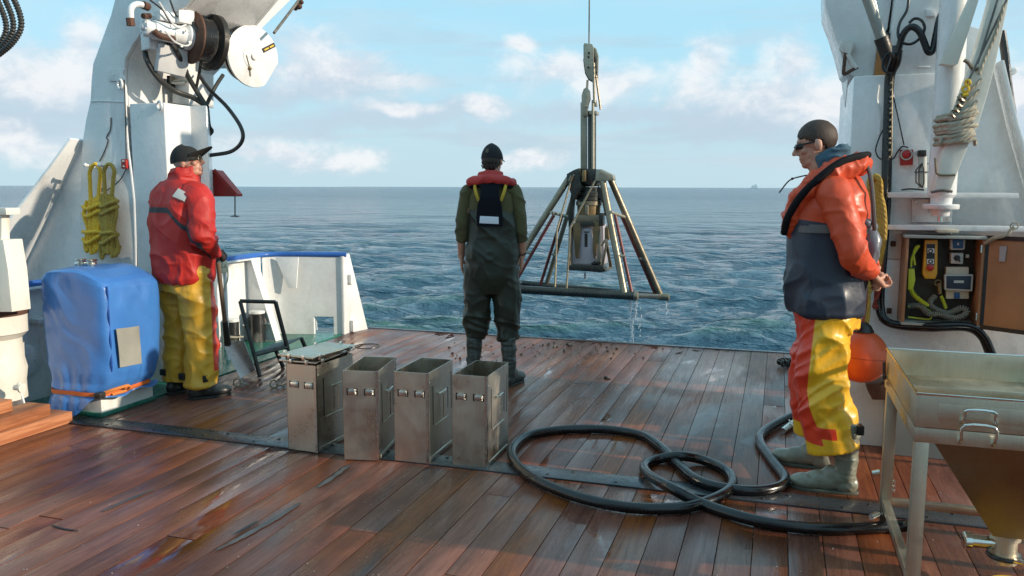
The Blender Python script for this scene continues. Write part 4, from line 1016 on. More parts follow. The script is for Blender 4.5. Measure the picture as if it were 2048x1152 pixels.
    for k in range(2):
        for i in range(nn+1):
            for j in range(nn+1):
                xq = C0.x+.272+.018; a_ = PX(233+7*(1-j/nn), 735-77*j/nn, xq); b_ = PX(283-4*j/nn, 727-75*j/nn, xq); p_ = a_.lerp(b_, i/nn); p_.x += .003*math.sin(i*.9+j*.5)-.003*k
                vs.append(tuple(p_))
    N = (nn+1)**2
    for i in range(nn):
        for j in range(nn):
            a = i*(nn+1)+j; fs.append((a, a+nn+1, a+nn+2, a+1)); fs.append((N+a, N+a+1, N+a+nn+2, N+a+nn+1))
    mb.add(vs, fs); mb.build('grey_patch', paint('grey_patch', (.30, .29, .25), .7, .15, .0006, 60, dirt=.6), root)
    # orange strap
    mb = MB(); st = [sidept(a, .158+.004*math.sin(a*3), .010) for a in np.linspace(-2.9, .55, 46)]
    vs = []; fs = []
    for p_ in st:
        o_ = Vector((p_.x-C0.x, p_.y-C0.y, 0)).normalized()*.004; vs += [p_+Vector((0, 0, -.013)), p_+Vector((0, 0, .013)), p_+o_+Vector((0, 0, .013)), p_+o_-Vector((0, 0, .013))]
    for i in range(len(st)-1):
        for k in range(4): fs.append((4*i+k, 4*i+4+k, 4*i+4+(k+1) % 4, 4*i+(k+1) % 4))
    mb.add(vs, fs); mb.build('strap', cloth('orange_webbing', (.75, .16, .03), .6, 300, .0004), root)
    p_ = sidept(-.75, .165, .02); mb = MB(); mb.tube([p_, p_+Vector((.05, .04, .02)), p_+Vector((.09, .12, .03)), p_+Vector((.05, .15, -.01)), p_+Vector((.02, .05, -.02))], .010, 6, smooth=6); mb.build('strap_end', cloth('orange_strap_end', (.8, .25, .05), .6, 300, .0004), root)
    mb = MB(); mb.obox(p_+Vector((0, -.03, -.005)), .05, .05, .035); mb.build('ratchet', 'iron', root, .004)
    # white machine foot
    mb = MB(); f_ = [(-.17, -.24), (.18, -.24), (.18, .23), (-.17, .23)]; t_ = [(-.2, -.31), (.21, -.31), (.21, .33), (-.2, .33)]
    mb.prism([C0+Vector((x, y, 0)) for x, y in f_], (0, 0, .125)); mb.build('foot', 'white_dirty', root, .01)
    mb = MB(); mb.prism([C0+Vector((x*1.05, y*1.04, 0)) for x, y in f_], (0, 0, .028)); mb.build('foot_edge', 'teal', root, .004)
    # chrome clamps on top
    t = PY(178, 510, 4.42); mb = MB()
    z = .962
    for dx in (0, .09):
        c = Vector((-4.46+dx, 4.38, z)); mb.box(c.x-.02, c.x+.02, c.y-.02, c.y+.02, c.z-.01, c.z+.035); mb.box(c.x-.026, c.x+.024, c.y-.026, c.y+.024, c.z+.036, c.z+.05)
    mb.cyl((-4.51, 4.38, z+.015), (-4.34, 4.38, z+.018), .014, n=12); mb.build('clamp', 'chrome', root, .003)
tarp_cover()

# ================================================================== STAINLESS SAMPLE BOXES
def sample_box(corners_px, lab, H=.505, rx=0.):
    b0, b1, b2 = [G(*p) for p in corners_px]
    w = .195; d = .385; c = (b0+b1)/2; ang = math.atan2(b1.y-b0.y, b1.x-b0.x)
    root = thing('sample_box', lab, 'sample box', ((b0.x+b1.x)/2, (b0.y+b1.y)/2, 0), ang, group='stainless sample boxes in a row')
    t = .003
    mb = MB(); mb.box(-w/2, w/2, 0, t, .004, H); mb.build('front_sheet', 'steel', root, .0006, 1, local=True)
    mb = MB(); mb.box(-w/2, -w/2+t, t, d, .004, H-.001); mb.box(w/2-t, w/2, t, d, .004, H-.001); mb.build('side_sheet', 'steel', root, .0006, 1, local=True)
    mb = MB(); mb.box(-w/2+t, w/2-t, d-t, d, .004, H-.001); mb.box(-w/2+t, w/2-t, t, d-t, .004, .008); mb.build('back_sheet', 'steel', root, .0006, 1, local=True)
    # folded bright corner strips with rivets
    mb = MB(); mb.box(w/2-.012, w/2+.002, -.002, .0, .004, H+.001); mb.box(w/2, w/2+.002, 0, .012, .004, H+.001); mb.box(-w/2-.002, -w/2+.0, -.002, .010, .004, H); mb.build('corner_strip', 'steel_rod', root, local=True)
    mb = MB(); bolts(mb, [(w/2-.026, 0, z) for z in (.05, .13, .21, .29, .37)], (0, -1, 0), .003, .0022); bolts(mb, [(w/2+.0, .03, H-.06), (w/2, d-.03, H-.02)], (1, 0, 0), .006, .003); mb.build('rivet', 'steel_rod', root, local=True)
    for xx in (-.048, .05):
        mb = MB(); 
        mb.prism([(xx-.026, -.0, .372), (xx-.026, -.001, .372), (xx-.017, -.012, .372), (xx+.017, -.012, .372), (xx+.026, -.001, .372), (xx+.026, 0, .372)], (0, 0, .03)); mb.build('lug', 'steel_rod', root, .001, local=True)
        mb = MB(); mb.box(xx-.031, xx-.018, -.0015, 0, .368, .406); mb.box(xx+.018, xx+.031, -.0015, 0, .368, .406); mb.build('lug_slot', 'black_tape', root, local=True)
    # side face: slots and latch
    mb = MB(); mb.box(w/2, w/2+.0012, .07, .078, .20, .42); mb.build('slot', 'black_tape', root, local=True)
    mb = MB(); mb.box(w/2, w/2+.0012, d-.085, d-.079, .24, .36); mb.build('slot', 'black_tape', root, local=True)
    mb = MB(); mb.box(w/2, w/2+.0012, d-.03, d-.024, .22, .44); mb.build('slot', 'black_tape', root, local=True)
    mb = MB(); mb.tube([(w/2+.012, .20, .355), (w/2+.012, .20, .21)], .0035, 6); mb.cyl((w/2, .17, .358), (w/2+.022, .17, .358), .006, n=8); mb.tube([(w/2+.014, .13, .362), (w/2+.018, .23, .366)], .005, 6); mb.build('latch', 'steel_rod', root, local=True)
    mb = MB(); mb.box(w/2+.0, w/2+.004, .03, d-.02, .012, .030); mb.box(w/2, w/2+.0035, .10, .30, .185, .195); mb.build('side_rib', 'steel', root, .001, 1, local=True)
    return root
b1 = sample_box([(578, 899), (635, 907), (683, 880)], 'leftmost stainless sample box, the one with two lids stacked on top')
sample_box([(691, 920), (757, 923), (787, 880)], 'open stainless sample box standing between the lidded box and the third box')
sample_box([(790, 922), (858, 929), (888, 885)], 'open stainless sample box third from the left, beside the rightmost box')
sample_box([(907, 931), (973, 938), (1008, 893)], 'rightmost open stainless sample box with a sunlit side face, nearest the hose loop')
def lid(z, dx, dy, rz, lab, face):
    loc = Vector((b1.location.x+dx, b1.location.y+.19+dy, z)); root = thing('box_lid', lab, 'lid', loc, rz, group='lids stacked on the leftmost box')
    w, d = .245, .42
    mb = MB(); mb.box(-w/2, w/2, -d/2, d/2, .006, .009); mb.box(-w/2, w/2, -d/2, -d/2+.002, 0, .006); mb.box(-w/2, w/2, d/2-.002, d/2, 0, .006); mb.build('plate', face, root, .001, local=True)
    mb = MB(); mb.box(-w/2+.02, w/2-.02, -d/2+.02, d/2-.02, -.010, -.0005); mb.build('gasket', 'black_tape', root, .004, local=True)
    mb = MB()
    for x_, y_ in ((-w/2, -d*.35), (-w/2, d*.3), (w/2, -d*.35), (w/2, d*.3), (-.04, -d/2), (.06, -d/2), (0, d/2)): mb.box(x_-.008, x_+.008, y_-.008, y_+.008, -.012, .02)
    mb.build('clip', 'chrome', root, .002, local=True)
lid(.518, -.01, .01, b1.rotation_euler[2]+R(2), 'lower of the two lids lying on the leftmost sample box', 'steel')
lid(.55, .01, -.01, b1.rotation_euler[2]-R(4), 'upper lid with smooth sky reflecting plate on the leftmost box', 'steel_cool')

# ================================================================== BLACK HOSE ON DECK
hp = [(1830, 1050, .05), (1800, 1052, .03), (1740, 1056, .028), (1660, 1058, .028), (1560, 1050, .028), (1480, 1033, .028), (1400, 1006, .03), (1340, 975, .075), (1296, 948, .04), (1290, 930, .028), (1318, 918, .028), (1360, 912, .055), (1405, 920, .03), (1450, 940, .028), (1465, 962, .028), (1452, 985, .03), (1400, 1008, .028),
      (1345, 1017, .028), (1250, 1014, .028), (1150, 992, .028), (1065, 956, .028), (1028, 920, .028), (1028, 893, .028), (1060, 870, .028), (1130, 859, .028), (1210, 859, .028), (1280, 870, .028), (1320, 893, .028), (1352, 925, .028), (1390, 958, .028), (1440, 975, .028), (1510, 982, .028), (1560, 973, .028), (1570, 955, .028), (1548, 925, .028), (1522, 888, .028), (1524, 866, .028), (1560, 843, .03), (1600, 828, .03), (1680, 822, .03), (1760, 830, .03), (1850, 850, .03)]
mb = MB(); mb.tube([G(x, y+0, z) for x, y, z in hp], .0265, 14, smooth=9); o = mb.build('suction_hose', 'hose'); tag(o, 'thick glossy black hose lying in two loops on the wet deck', 'hose')
# lever coupling near the far end
p = G(1575, 850, .03); root = thing('hose_coupling', 'small metal lever coupling on deck beside the black hose, left of the green boot', 'coupling', p)
mb = MB(); mb.cyl(G(1565, 862, .02), G(1592, 842, .03), .02, n=14); mb.build('barrel', 'chrome', root)
mb = MB(); mb.tube([G(1578, 840, .06), G(1590, 856, .03)], .006, 6); mb.tube([G(1586, 834, .06), G(1597, 850, .03)], .006, 6); mb.build('lever', 'chrome', root)
# small chain pile by the ball
mb = MB(); rn = random.Random(5)
for k in range(16):
    q = G(1560+k*2.6+rn.uniform(-3, 3), 724+rn.uniform(-4, 4), .02+rn.uniform(0, .025)); mb.torus(q, (rn.uniform(-1, 1), rn.uniform(-1, 1), rn.uniform(-.2, 1)), .022, .008, 10, 6)
o = mb.build('chain_heap', 'mud'); tag(o, 'little heap of dark chain on deck behind the right man', 'chain')
# ================================================================== BOX CORER
def corer():
    root = thing('box_corer', 'steel box corer frame hanging over the stern and dripping', 'box corer', (-2.1, 10.3, .1))
    YF, YB, YA, YC = 9.9, 10.9, 10.2, 10.5
    FL, FR = PY(985, 576, YF), PY(1270, 592, YF); BL, BR = PY(1035, 566, YB), PY(1330, 594, YB)
    def t(name, mat, a, b, r, n=14):
        mb = MB(); mb.tube([a, b], r, n); mb.build(name, mat, root)
    t('runner', 'dark_tube', FL, FR, .052, 18); t('runner', 'dark_tube', BL, BR, .046, 18)
    for tt in (.03, .97): t('runner_tie', 'dark_tube', FL.lerp(FR, tt)+Vector((0, .03, 0)), BL.lerp(BR, tt), .035)
    d = (FR-FL).normalized(); mb = MB(); mb.lathe(FR-d*.01, d, [(.056, 0), (.058, .02), (.054, .045), (.03, .052)], 18); mb.build('end_sleeve', 'galv', root); mb = MB(); d2 = (BR-BL).normalized(); mb.lathe(BR-d2*.08, d2, [(.048, 0), (.05, .02), (.05, .13), (.03, .14)], 18); mb.build('end_sleeve', 'galv', root)
    def L(name, mat, p, q, r): t(name, mat, PY(*p), PY(*q), r)
    L('leg', 'galv', (1203, 350, YA), (1249, 588, YF), .042); L('leg', 'galv', (1221, 358, 10.5), (1320, 589, YB), .042)
    L('leg', 'galv', (1141, 352, YA), (998, 578, YF), .041); L('leg', 'galv', (1150, 380, 10.5), (1092, 572, YB), .03)
    L('leg_strut', 'red_tube', (1108, 430, 10.08), (1022, 580, YF+.03), .021); L('leg_strut', 'red_tube', (1124, 432, 10.6), (1080, 572, YB-.02), .021)
    L('leg_strut', 'red_tube', (1230, 430, 10.1), (1264, 588, YF+.02), .021); L('leg_strut', 'red_tube', (1243, 432, 10.6), (1311, 590, YB), .02)
    L('leg_tie', 'galv_light', (1102, 425, 10.06), (1138, 434, 10.6), .02); L('leg_tie', 'galv_light', (1221, 424, 10.05), (1254, 436, 10.7), .02)
    for p, q in (((1052, 504, 10), (1062, 506, 10)), ((1103, 507, 10.75), (1111, 511, 10.75)), ((1236, 512, 9.98), (1250, 512, 10)), ((1279, 517, 10.75), (1291, 518, 10.75))): L('spacer', 'galv_light', p, q, .02)
    for pts in (((1142, 362, 10.12), (1114, 460, 10.0), (1110, 574, 9.9)), ((1190, 362, 10.12), (1141, 455, 10.0), (1133, 578, 9.9))):
        mb = MB(); mb.tube([PY(*p) for p in pts], .0135, 10); mb.build('brace_rod', 'galv', root)
    # head
    mb = MB(); mb.prism(pp([(1133, 348), (1147, 340), (1158, 336), (1162, 376), (1146, 400), (1134, 366)], 10.12), (0, .5, 0)); mb.build('head_block', 'dark_tube', root, .008)
    mb = MB(); mb.prism(pp([(1192, 341), (1200, 338), (1225, 350), (1228, 360), (1206, 362), (1190, 362)], 10.14), (0, .16, 0)); mb.build('head_plate', 'galv_light', root, .006)
    mb = MB(); mb.prism(pp([(1162, 337), (1192, 338), (1196, 362), (1186, 372), (1168, 366)], 10.2), (0, .3, 0)); mb.build('head_yoke', 'dark_tube', root, .006)
    mb = MB(); mb.prism(pp([(1164, 340), (1170, 340), (1171, 362), (1164, 364)], 10.1), (0, .06, 0)); mb.build('guide_plate', 'brass', root, .002)
    mb = MB(); bolts(mb, [PY(x, y, 10.13) for x, y in ((1201, 345), (1206, 347), (1212, 350), (1148, 350), (1168, 350), (1170, 360))], (0, -1, 0), .013, .02); mb.build('bolt', 'galv_light', root)
    for p, q, r in (((1144, 352, 10.1), (1140, 362, 10.1), .025),): L('pivot', 'galv', p, q, r)
    # telescoping columns
    mb = MB(); a, b = PY(1168, 345, 10.35), PY(1168, 205, 10.35); mb.beam(a, b, .075, .075, (0, 1, 0)); mb.build('inner_column', 'galv_light', root, .006)
    mb = MB(); a, b = PY(1184, 345, 10.35), PY(1184, 222, 10.35); mb.cyl(a, b, .052); mb.build('outer_column', 'dark_tube', root)
    mb = MB(); mb.cyl(PY(1186, 345, 10.28), PY(1186, 200, 10.28), .018); mb.build('piston_rod', 'galv_light', root)
    mb = MB(); mb.prism(pp([(1178, 222), (1193, 222), (1193, 229), (1178, 229)], 10.27), (0, .15, 0)); mb.build('collar', 'galv_light', root, .004)
    mb = MB(); mb.prism(pp([(1183, 200), (1191, 200), (1193, 213), (1183, 212)], 10.27), (0, .08, 0)); mb.build('clevis', 'galv_light', root, .004)
    sh = pp([(1163, 232), (1163, 190), (1167, 178), (1173, 174), (1179, 181), (1180, 197), (1175, 212), (1174, 232)], 10.25)
    mb = MB(); mb.prism(sh, (0, .03, 0)); mb.build('lower_cheek', 'galv_light', root, .004)
    mb = MB(); mb.prism([p+Vector((-.015, .09, 0)) for p in sh], (0, .03, 0)); mb.build('lower_cheek', 'dark_tube', root, .004)
    mb = MB(); bolts(mb, [PY(x, y, 10.25) for x, y in ((1174, 192), (1171, 212), (1174, 227), (1176, 214))], (0, -1, 0), .014, .02); mb.build('bolt', 'galv_light', root)
    uh = pp([(1168, 86), (1184, 88), (1187, 96), (1187, 163), (1178, 158), (1171, 145), (1168, 125)], 10.25)
    mb = MB(); mb.prism(uh, (0, .03, 0)); mb.build('upper_cheek', 'galv_light', root, .004)
    mb = MB(); mb.prism([p+Vector((-.03, .1, 0)) for p in uh], (0, .03, 0)); mb.build('upper_cheek', 'dark_tube', root, .004)
    mb = MB(); mb.lathe(PY(1179, 120, 10.28), (0, 1, 0), [(.08, 0), (.06, .02), (.06, .05), (.08, .07)], 22); mb.build('wire_sheave', 'iron', root)
    mb = MB(); mb.prism(pp([(1187, 94), (1192, 97), (1196, 112), (1195, 160), (1189, 158), (1187, 120)], 10.3), (0, .05, 0)); mb.build('hook_plate', 'galv_light', root, .004)
    L('hook_rod', 'galv_light', (1187, 126, 10.26), (1189, 205, 10.27), .018); L('hook_rod', 'galv_light', (1175, 160, 10.3), (1174, 180, 10.3), .014)
    L('release_lever', 'galv', (1192, 152, 10.3), (1201, 219, 10.3), .013)
    mb = MB(); bolts(mb, [PY(x, y, 10.25) for x, y in ((1178, 106), (1177, 114), (1177, 135), (1192, 134), (1193, 145), (1192, 155), (1190, 118))], (0, -1, 0), .013, .018); mb.build('bolt', 'iron', root)
    # weights
    c = PY(1178, 400, 10.4)
    zt = lambda y: PY(1178, y, 10.4).z
    mb = MB(); mb.lathe((c.x, 10.4, 0), (0, 0, 1), [(.10, zt(432)), (.145, zt(430)), (.15, zt(412)), (.15, zt(411))], 32); mb.build('brass_ring', 'brass', root)
    for k, (y0, y1, r_) in enumerate(((411, 402, .165), (401.5, 393, .163), (392.5, 384, .16), (383.5, 374, .15), (373, 362, .12))):
        mb = MB(); mb.lathe((c.x+.004*k, 10.4, 0), (0, 0, 1), [(r_*.97, zt(y0)), (r_, zt(y0-1)), (r_, zt(y1+1)), (r_*.97, zt(y1))], 32); mb.build('lead_weight', 'dark_tube' if k else 'galv', root)
    mb = MB(); mb.box(c.x-.006, c.x+.03, 10.22, 10.26, zt(428), zt(410)); mb.build('ring_lug', 'galv_light', root, .003)
    mb = MB(); mb.prism(pp([(1150, 378), (1146, 420), (1144, 470), (1138, 478), (1136, 430), (1143, 378)], 10.3), (0, .1, 0)); mb.build('side_arm', 'dark_tube', root, .006)
    mb = MB(); q = pp([(1196, 372), (1206, 380), (1214, 400), (1217, 430), (1210, 432), (1204, 405), (1194, 390)], 10.3); mb.prism(q, (0, .1, 0)); mb.build('spade_arm', 'dark_tube', root, .006)
    # lower carriage
    mb = MB(); mb.prism(pp([(1152, 430), (1198, 430), (1200, 446), (1150, 446)], 10.24), (0, .3, 0)); mb.build('carriage_top', 'galv', root, .006)
    mb = MB(); mb.prism(pp([(1160, 444), (1188, 444), (1188, 452), (1160, 452)], 10.2), (0, .05, 0)); mb.prism(pp([(1198, 426), (1206, 426), (1206, 452), (1198, 452)], 10.2), (0, .12, 0)); mb.build('latch_block', 'dark_tube', root, .004)
    mb = MB(); mb.prism(pp([(1143, 446), (1206, 446), (1209, 537), (1139, 537)], 10.38), (0, .22, 0)); mb.build('sample_bucket', 'lilac', root, .004)
    mb = MB(); mb.prism(pp([(1163, 456), (1182, 456), (1196, 538), (1147, 538)], 10.27), (0, .02, 0)); mb.build('front_panel', 'lilac', root, .003)
    mb = MB(); mb.prism(pp([(1169, 467), (1175, 467), (1175, 494), (1169, 494)], 10.265), (0, .006, 0)); mb.prism(pp([(1167, 463), (1179, 463), (1177, 465.5), (1169, 465.5)], 10.266), (0, .006, 0)); mb.build('panel_slot', 'iron', root)
    for pts in (((1146, 446), (1162, 446), (1157, 516), (1153, 518), (1150, 512)), ((1186, 440), (1200, 446), (1193, 500), (1190, 518), (1187, 516), (1185, 500))):
        mb = MB(); mb.prism(pp(pts, 10.22), (0, .03, 0)); mb.build('guide_wedge', 'brass', root, .004)
    mb = MB(); mb.prism(pp([(1195, 455), (1201, 455), (1202, 532), (1195, 532)], 10.24), (0, .03, 0)); mb.build('side_rail', 'galv_light', root, .003)
    mb = MB(); mb.prism(pp([(1137, 531), (1150, 529), (1203, 531), (1213, 543), (1200, 545), (1138, 540)], 10.12), (0, .42, 0)); mb.build('spade_plate', 'dark_tube', root, .006)
    # spade side frame, an open triangle
    Y = 10.14; P1, P2, P3, P4 = PY(1213, 486, Y), PY(1203, 542, Y), PY(1222, 535, Y+.25), PY(1214, 452, Y+.1)
    for a, b in ((P1, P2), (P2, P3), (P3, P1), (P1, P4)):
        mb = MB(); mb.beam(a, b, .035, .028); mb.build('spade_frame', 'galv', root, .004)
    mb = MB(); mb.prism(pp([(1209, 455), (1216, 455), (1218, 480), (1209, 480)], 10.15), (0, .1, 0)); mb.build('spade_hinge', 'brass', root, .005)
    for p, q in (((1203, 492, 10.2), (1212, 478, 10.2)), ((1139, 465, 10.2), (1139, 532, 10.2)), ((1144, 470, 10.25), (1143, 530, 10.25))): L('link_rod', 'galv', p, q, .014)
    # mud on the plate
    mb = MB()
    for k in range(9): clod(mb, PY(1186+k*1.6, 529-(k % 3), 10.15), .03, k)
    mb.build('mud_lump', 'mud', root)
    # hoisting wire
    a = PY(1178, 88, 10.3); mb = MB(); mb.tube([a, Vector((a.x-.03, 10.35, 6.2))], .009, 8); o = mb.build('hoisting_wire', 'wire'); tag(o, 'taut thin wire carrying the box corer', 'wire')
    mb = MB(); b = Vector((a.x-.03, 10.35, 5.98)); mb.box(b.x-.06, b.x+.06, b.y-.1, b.y+.1, b.z, b.z+.25); o = mb.build('overhead_block', 'white', None, .01); tag(o, 'white block under the gantry crossbeam above the picture', 'block')
    # dripping water
    tw = NT('dripping_water'); tw.set(Base_Color=(.9, .94, .97), Roughness=.08, IOR=1.33, Transmission_Weight=.55)
    mb = MB(); rn = random.Random(8)
    for px0, Yd, n_, top, bot in ((1260, 9.9, 46, 600, 645), (1270, 9.9, 36, 600, 636), (1264, 9.9, 34, 636, 690), (1334, 10.9, 12, 602, 632), (1280, 10, 6, 610, 680), (1170, 10.3, 14, 548, 560), (1172, 9.9, 10, 585, 605), (1204, 9.9, 6, 590, 600)):
        for k in range(n_):
            t_ = rn.random(); y = top+(bot-top)*t_; p = PY(px0+rn.gauss(0, 1.6), y, Yd); L_ = rn.uniform(.01, .035); mb.sphere(p, (.0065, .0065, L_), 6, 5)
    o = mb.build('water_drips', tw.m); tag(o, kind='stuff')
corer()

# ================================================================== STARBOARD GANTRY LEG
YS = 5.1
def starboard_leg():
    root = thing('gantry_tower', 'broad white starboard gantry leg with cables, behind the orange jacketed man', 'gantry leg', (.9, 5.3, 0))
    xl = PY(1700, 300, YS).x; xr = 1.62
    zt = PY(1700, 152, YS).z
    mb = MB(); mb.box(xl, PY(1915, 300, YS).x, YS, 6.2, 1.1, zt); mb.build('column', 'white', root, .012)
    mb = MB(); mb.prism([(xl+.03, YS+.004, 0), (1.5, YS+.004, 0), (1.5, YS+.004, 1.1), (xl, YS+.004, 1.1)], (0, 1.0, 0)); mb.build('lower_column', 'white', root, .012)
    # upright chest going up behind arm
    q = pp([(1786, 155), (1786, 60), (1800, -60), (1830, -420), (1960, -420), (1925, -60), (1915, 155)], YS+.02); mb = MB(); mb.prism(q, (0, .8, 0)); mb.build('upper_column', 'white', root, .01)
    # aft-leaning arm
    a0 = PY(1772, 140, 5.55); a1 = CROSS_R
    d = (a1-a0).normalized(); mb = MB(); mb.beam(a0+Vector((-.05, 0, -.0))-d*.05, a1, .34, .46, (0, -1, 1)); 
    q = pp([(1652, -10), (1652, 18), (1668, 60), (1688, 140), (1712, 153), (1748, 150), (1752, 118), (1766, 60), (1790, 70), (1798, 150), (1830, 150), (1850, -10)], 5.3)
    mb2 = MB(); q2 = pp([(1640, -420), (1648, -60), (1651, 16), (1668, 60), (1680, 100), (1690, 140), (1706, 152), (1748, 152), (1756, 90), (1775, 58), (1792, -60), (1760, -420)], 5.28); mb2.prism(q2, (0, .5, 0)); mb2.build('arm_cheek', 'white', root, .01)
    mb.build('arm', 'white', root, .012)
    # rusty inner surface seen in the gap
    mb = MB(); mb.prism(pp([(1748, 152), (1757, 84), (1790, 62), (1793, 152)], 5.255), (0, .02, 0)); mb.build('inner_face', 'rust_orange', root, .004)
    mb = MB(); mb.prism(pp([(1762, 58), (1790, 70), (1792, 78), (1770, 80)], 5.235), (0, .018, 0)); mb.build('gap_lip', 'iron', root, .003)
    # hydraulic ram
    mb = MB(); mb.tube([PY(1722, -40, 4.95), PY(1762, 75, 5.03)], .028, 14); mb.build('ram_cylinder', 'grey_paint', root)
    mb = MB(); mb.tube([PY(1742, -20, 4.99), PY(1765, 75, 5.04)], .012, 12); mb.build('ram_rod', 'steel_rod', root)
    mb = MB(); mb.tube([PY(1762, 75, 5.03), PY(1785, 138, 5.06)], .038, 14); mb.build('ram_body', 'iron', root)
    # ledges: two horizontal flanges + web strip
    for i, (y0, y1, xr_) in enumerate(((385, 395, 2036), (449, 459, 2120))):
        a = PY(1775, (y0+y1)/2, 4.98); b = PY(xr_, (y0+y1)/2+6*i, 4.98)
        mb = MB(); mb.box(a.x, b.x, 4.96, YS, a.z-.014, a.z+.014); mb.build('ledge', 'white', root, .004)
    # brace to starboard, athwart plate with bright flange
    tp = [PY(1984, 128, 5.16), PY(2012, 250, 5.16), PY(2060, 420, 5.16), PY(2120, 640, 5.16)]
    mb = MB(); mb.prism([PY(1905, 40, 5.16), PY(1965, 60, 5.16)]+tp+[PY(2120, 720, 5.16), PY(1905, 720, 5.16)], (0, .03, 0)); mb.build('brace_web', 'white', root, .003)
    vs = []; fs = []
    for p in tp:
        p = p+Vector((.012, -.12, 0)); vs += [p, p+Vector((0, .3, 0)), p+Vector((.02, .3, .004)), p+Vector((.02, 0, .004))]
    for i in range(3):
        for k in range(4): fs.append((4*i+k, 4*i+4+k, 4*i+4+(k+1) % 4, 4*i+(k+1) % 4))
    fs += [(0, 1, 2, 3), (15, 14, 13, 12)]
    mb = MB(); mb.add(vs, fs); mb.build('brace_flange', 'white', root, .004)
    # weld seam, label tab
    mb = MB(); mb.tube(pp([(1757, 170), (1754, 200), (1760, 235), (1758, 270)], YS-.003), .006, 6, smooth=4); mb.build('weld_seam', 'white', root)
    mb = MB(); mb.tube(pp([(1836, 134), (1860, 134)], 5.115), .004, 6); mb.prism(pp([(1850, 20), (1868, 20), (1870, 34), (1852, 34)], 5.12), (0, -.02, 0)); mb.build('small_tab', 'white', root, .002)
    # foot plate dark parts low on the wall
    mb = MB(); mb.prism(pp([(1733, 768), (1782, 762), (1782, 800), (1745, 800), (1737, 785)], 4.95), (0, .15, 0)); mb.build('foot_bracket', 'rust', root, .006)
    mb = MB(); mb.box(.62, 1.45, 4.96, 5.1, 0, .35); mb.build('lower_locker', 'grey_paint', root, .01)
    # plate with hole between: door hinges of cabinet
    # eyelet block upper left
    return root
starboard_leg()
# pulley hanging on the arm cheek
p = PY(1692, 95, 5.22); root = thing('snatch_block', 'weathered white block with a shackle on the starboard arm cheek', 'block', p)
mb = MB(); mb.lathe(PY(1692, 92, 5.2), (.3, 1, 0), [(.035, 0), (.042, .012), (.042, .06), (.035, .07)], 20); mb.build('sheave', 'white_dirty', root)
mb = MB(); mb.prism(pp([(1685, 78), (1696, 76), (1705, 92), (1702, 108), (1690, 106), (1684, 92)], 5.19), (0, .012, 0)); mb.build('cheek', 'white_dirty', root, .003)
mb = MB(); mb.tube([PY(1691, 106, 5.2), PY(1687, 143, 5.2), PY(1690, 148, 5.2), PY(1704, 140, 5.2), PY(1716, 134, 5.2)], .010, 8, smooth=3); mb.build('shackle', 'rust', root)
mb = MB(); mb.tube([PY(1695, 108, 5.2), PY(1704, 126, 5.2), PY(1714, 136, 5.2)], .014, 8); mb.build('swivel', 'white_dirty', root)

# vertical davit post with bearing
def post():
    b = PY(1878, 430, 4.72); root = thing('davit_post', 'white round davit post with flanged bearing on the starboard leg', 'post', (b.x, b.y, b.z))
    Yp = 4.84; f = lambda px, py: PY(px, py, Yp)
    c = f(1884, 380); r = (f(1915, 380).x-f(1857, 380).x)/2
    mb = MB(); mb.lathe((c.x, Yp, 0), (0, 0, 1), [(r*.62, f(1884, 432).z), (r*.66, f(1884, 428).z), (r*.66, f(1884, 418).z)], 36); mb.build('lower_bearing', 'white', root)
    mb = MB(); mb.lathe((c.x, Yp, 0), (0, 0, 1), [(r*1.24, f(1884, 418).z), (r*1.28, f(1884, 416).z), (r*1.28, f(1884, 410).z), (r*1.2, f(1884, 408).z)], 40); mb.build('flange', 'white', root)
    mb = MB(); mb.lathe((c.x, Yp, 0), (0, 0, 1), [(r*.74, f(1884, 408).z), (r*.78, f(1884, 396).z), (r*.98, f(1884, 390).z), (r, f(1884, 385).z), (r, f(1884, 250).z), (r, 2.7), (r, 3.6)], 40); mb.build('post', 'white', root)
    mb = MB(); mb.cyl((c.x, Yp, f(1884, 443).z), (c.x, Yp, f(1884, 430).z), .013, n=12); mb.build('pin', 'chrome', root)
    mb = MB(); mb.prism(pp([(1824, 398), (1905, 398), (1905, 445), (1824, 445)], 5.075), (0, .02, 0)); mb.build('mounting_plate', 'white', root, .006)
    mb = MB(); bolts(mb, [PY(x, y, 5.07) for x, y in ((1832, 436), (1898, 438), (1832, 405), (1898, 406))], (0, -1, 0), .011, .012); mb.build('bolt', 'white_dirty', root)
    mb = MB(); mb.prism(pp([(1866, 400), (1894, 400), (1894, 428), (1866, 428)], 4.95), (0, .13, 0)); mb.build('bearing_arm', 'white', root, .006)
post()
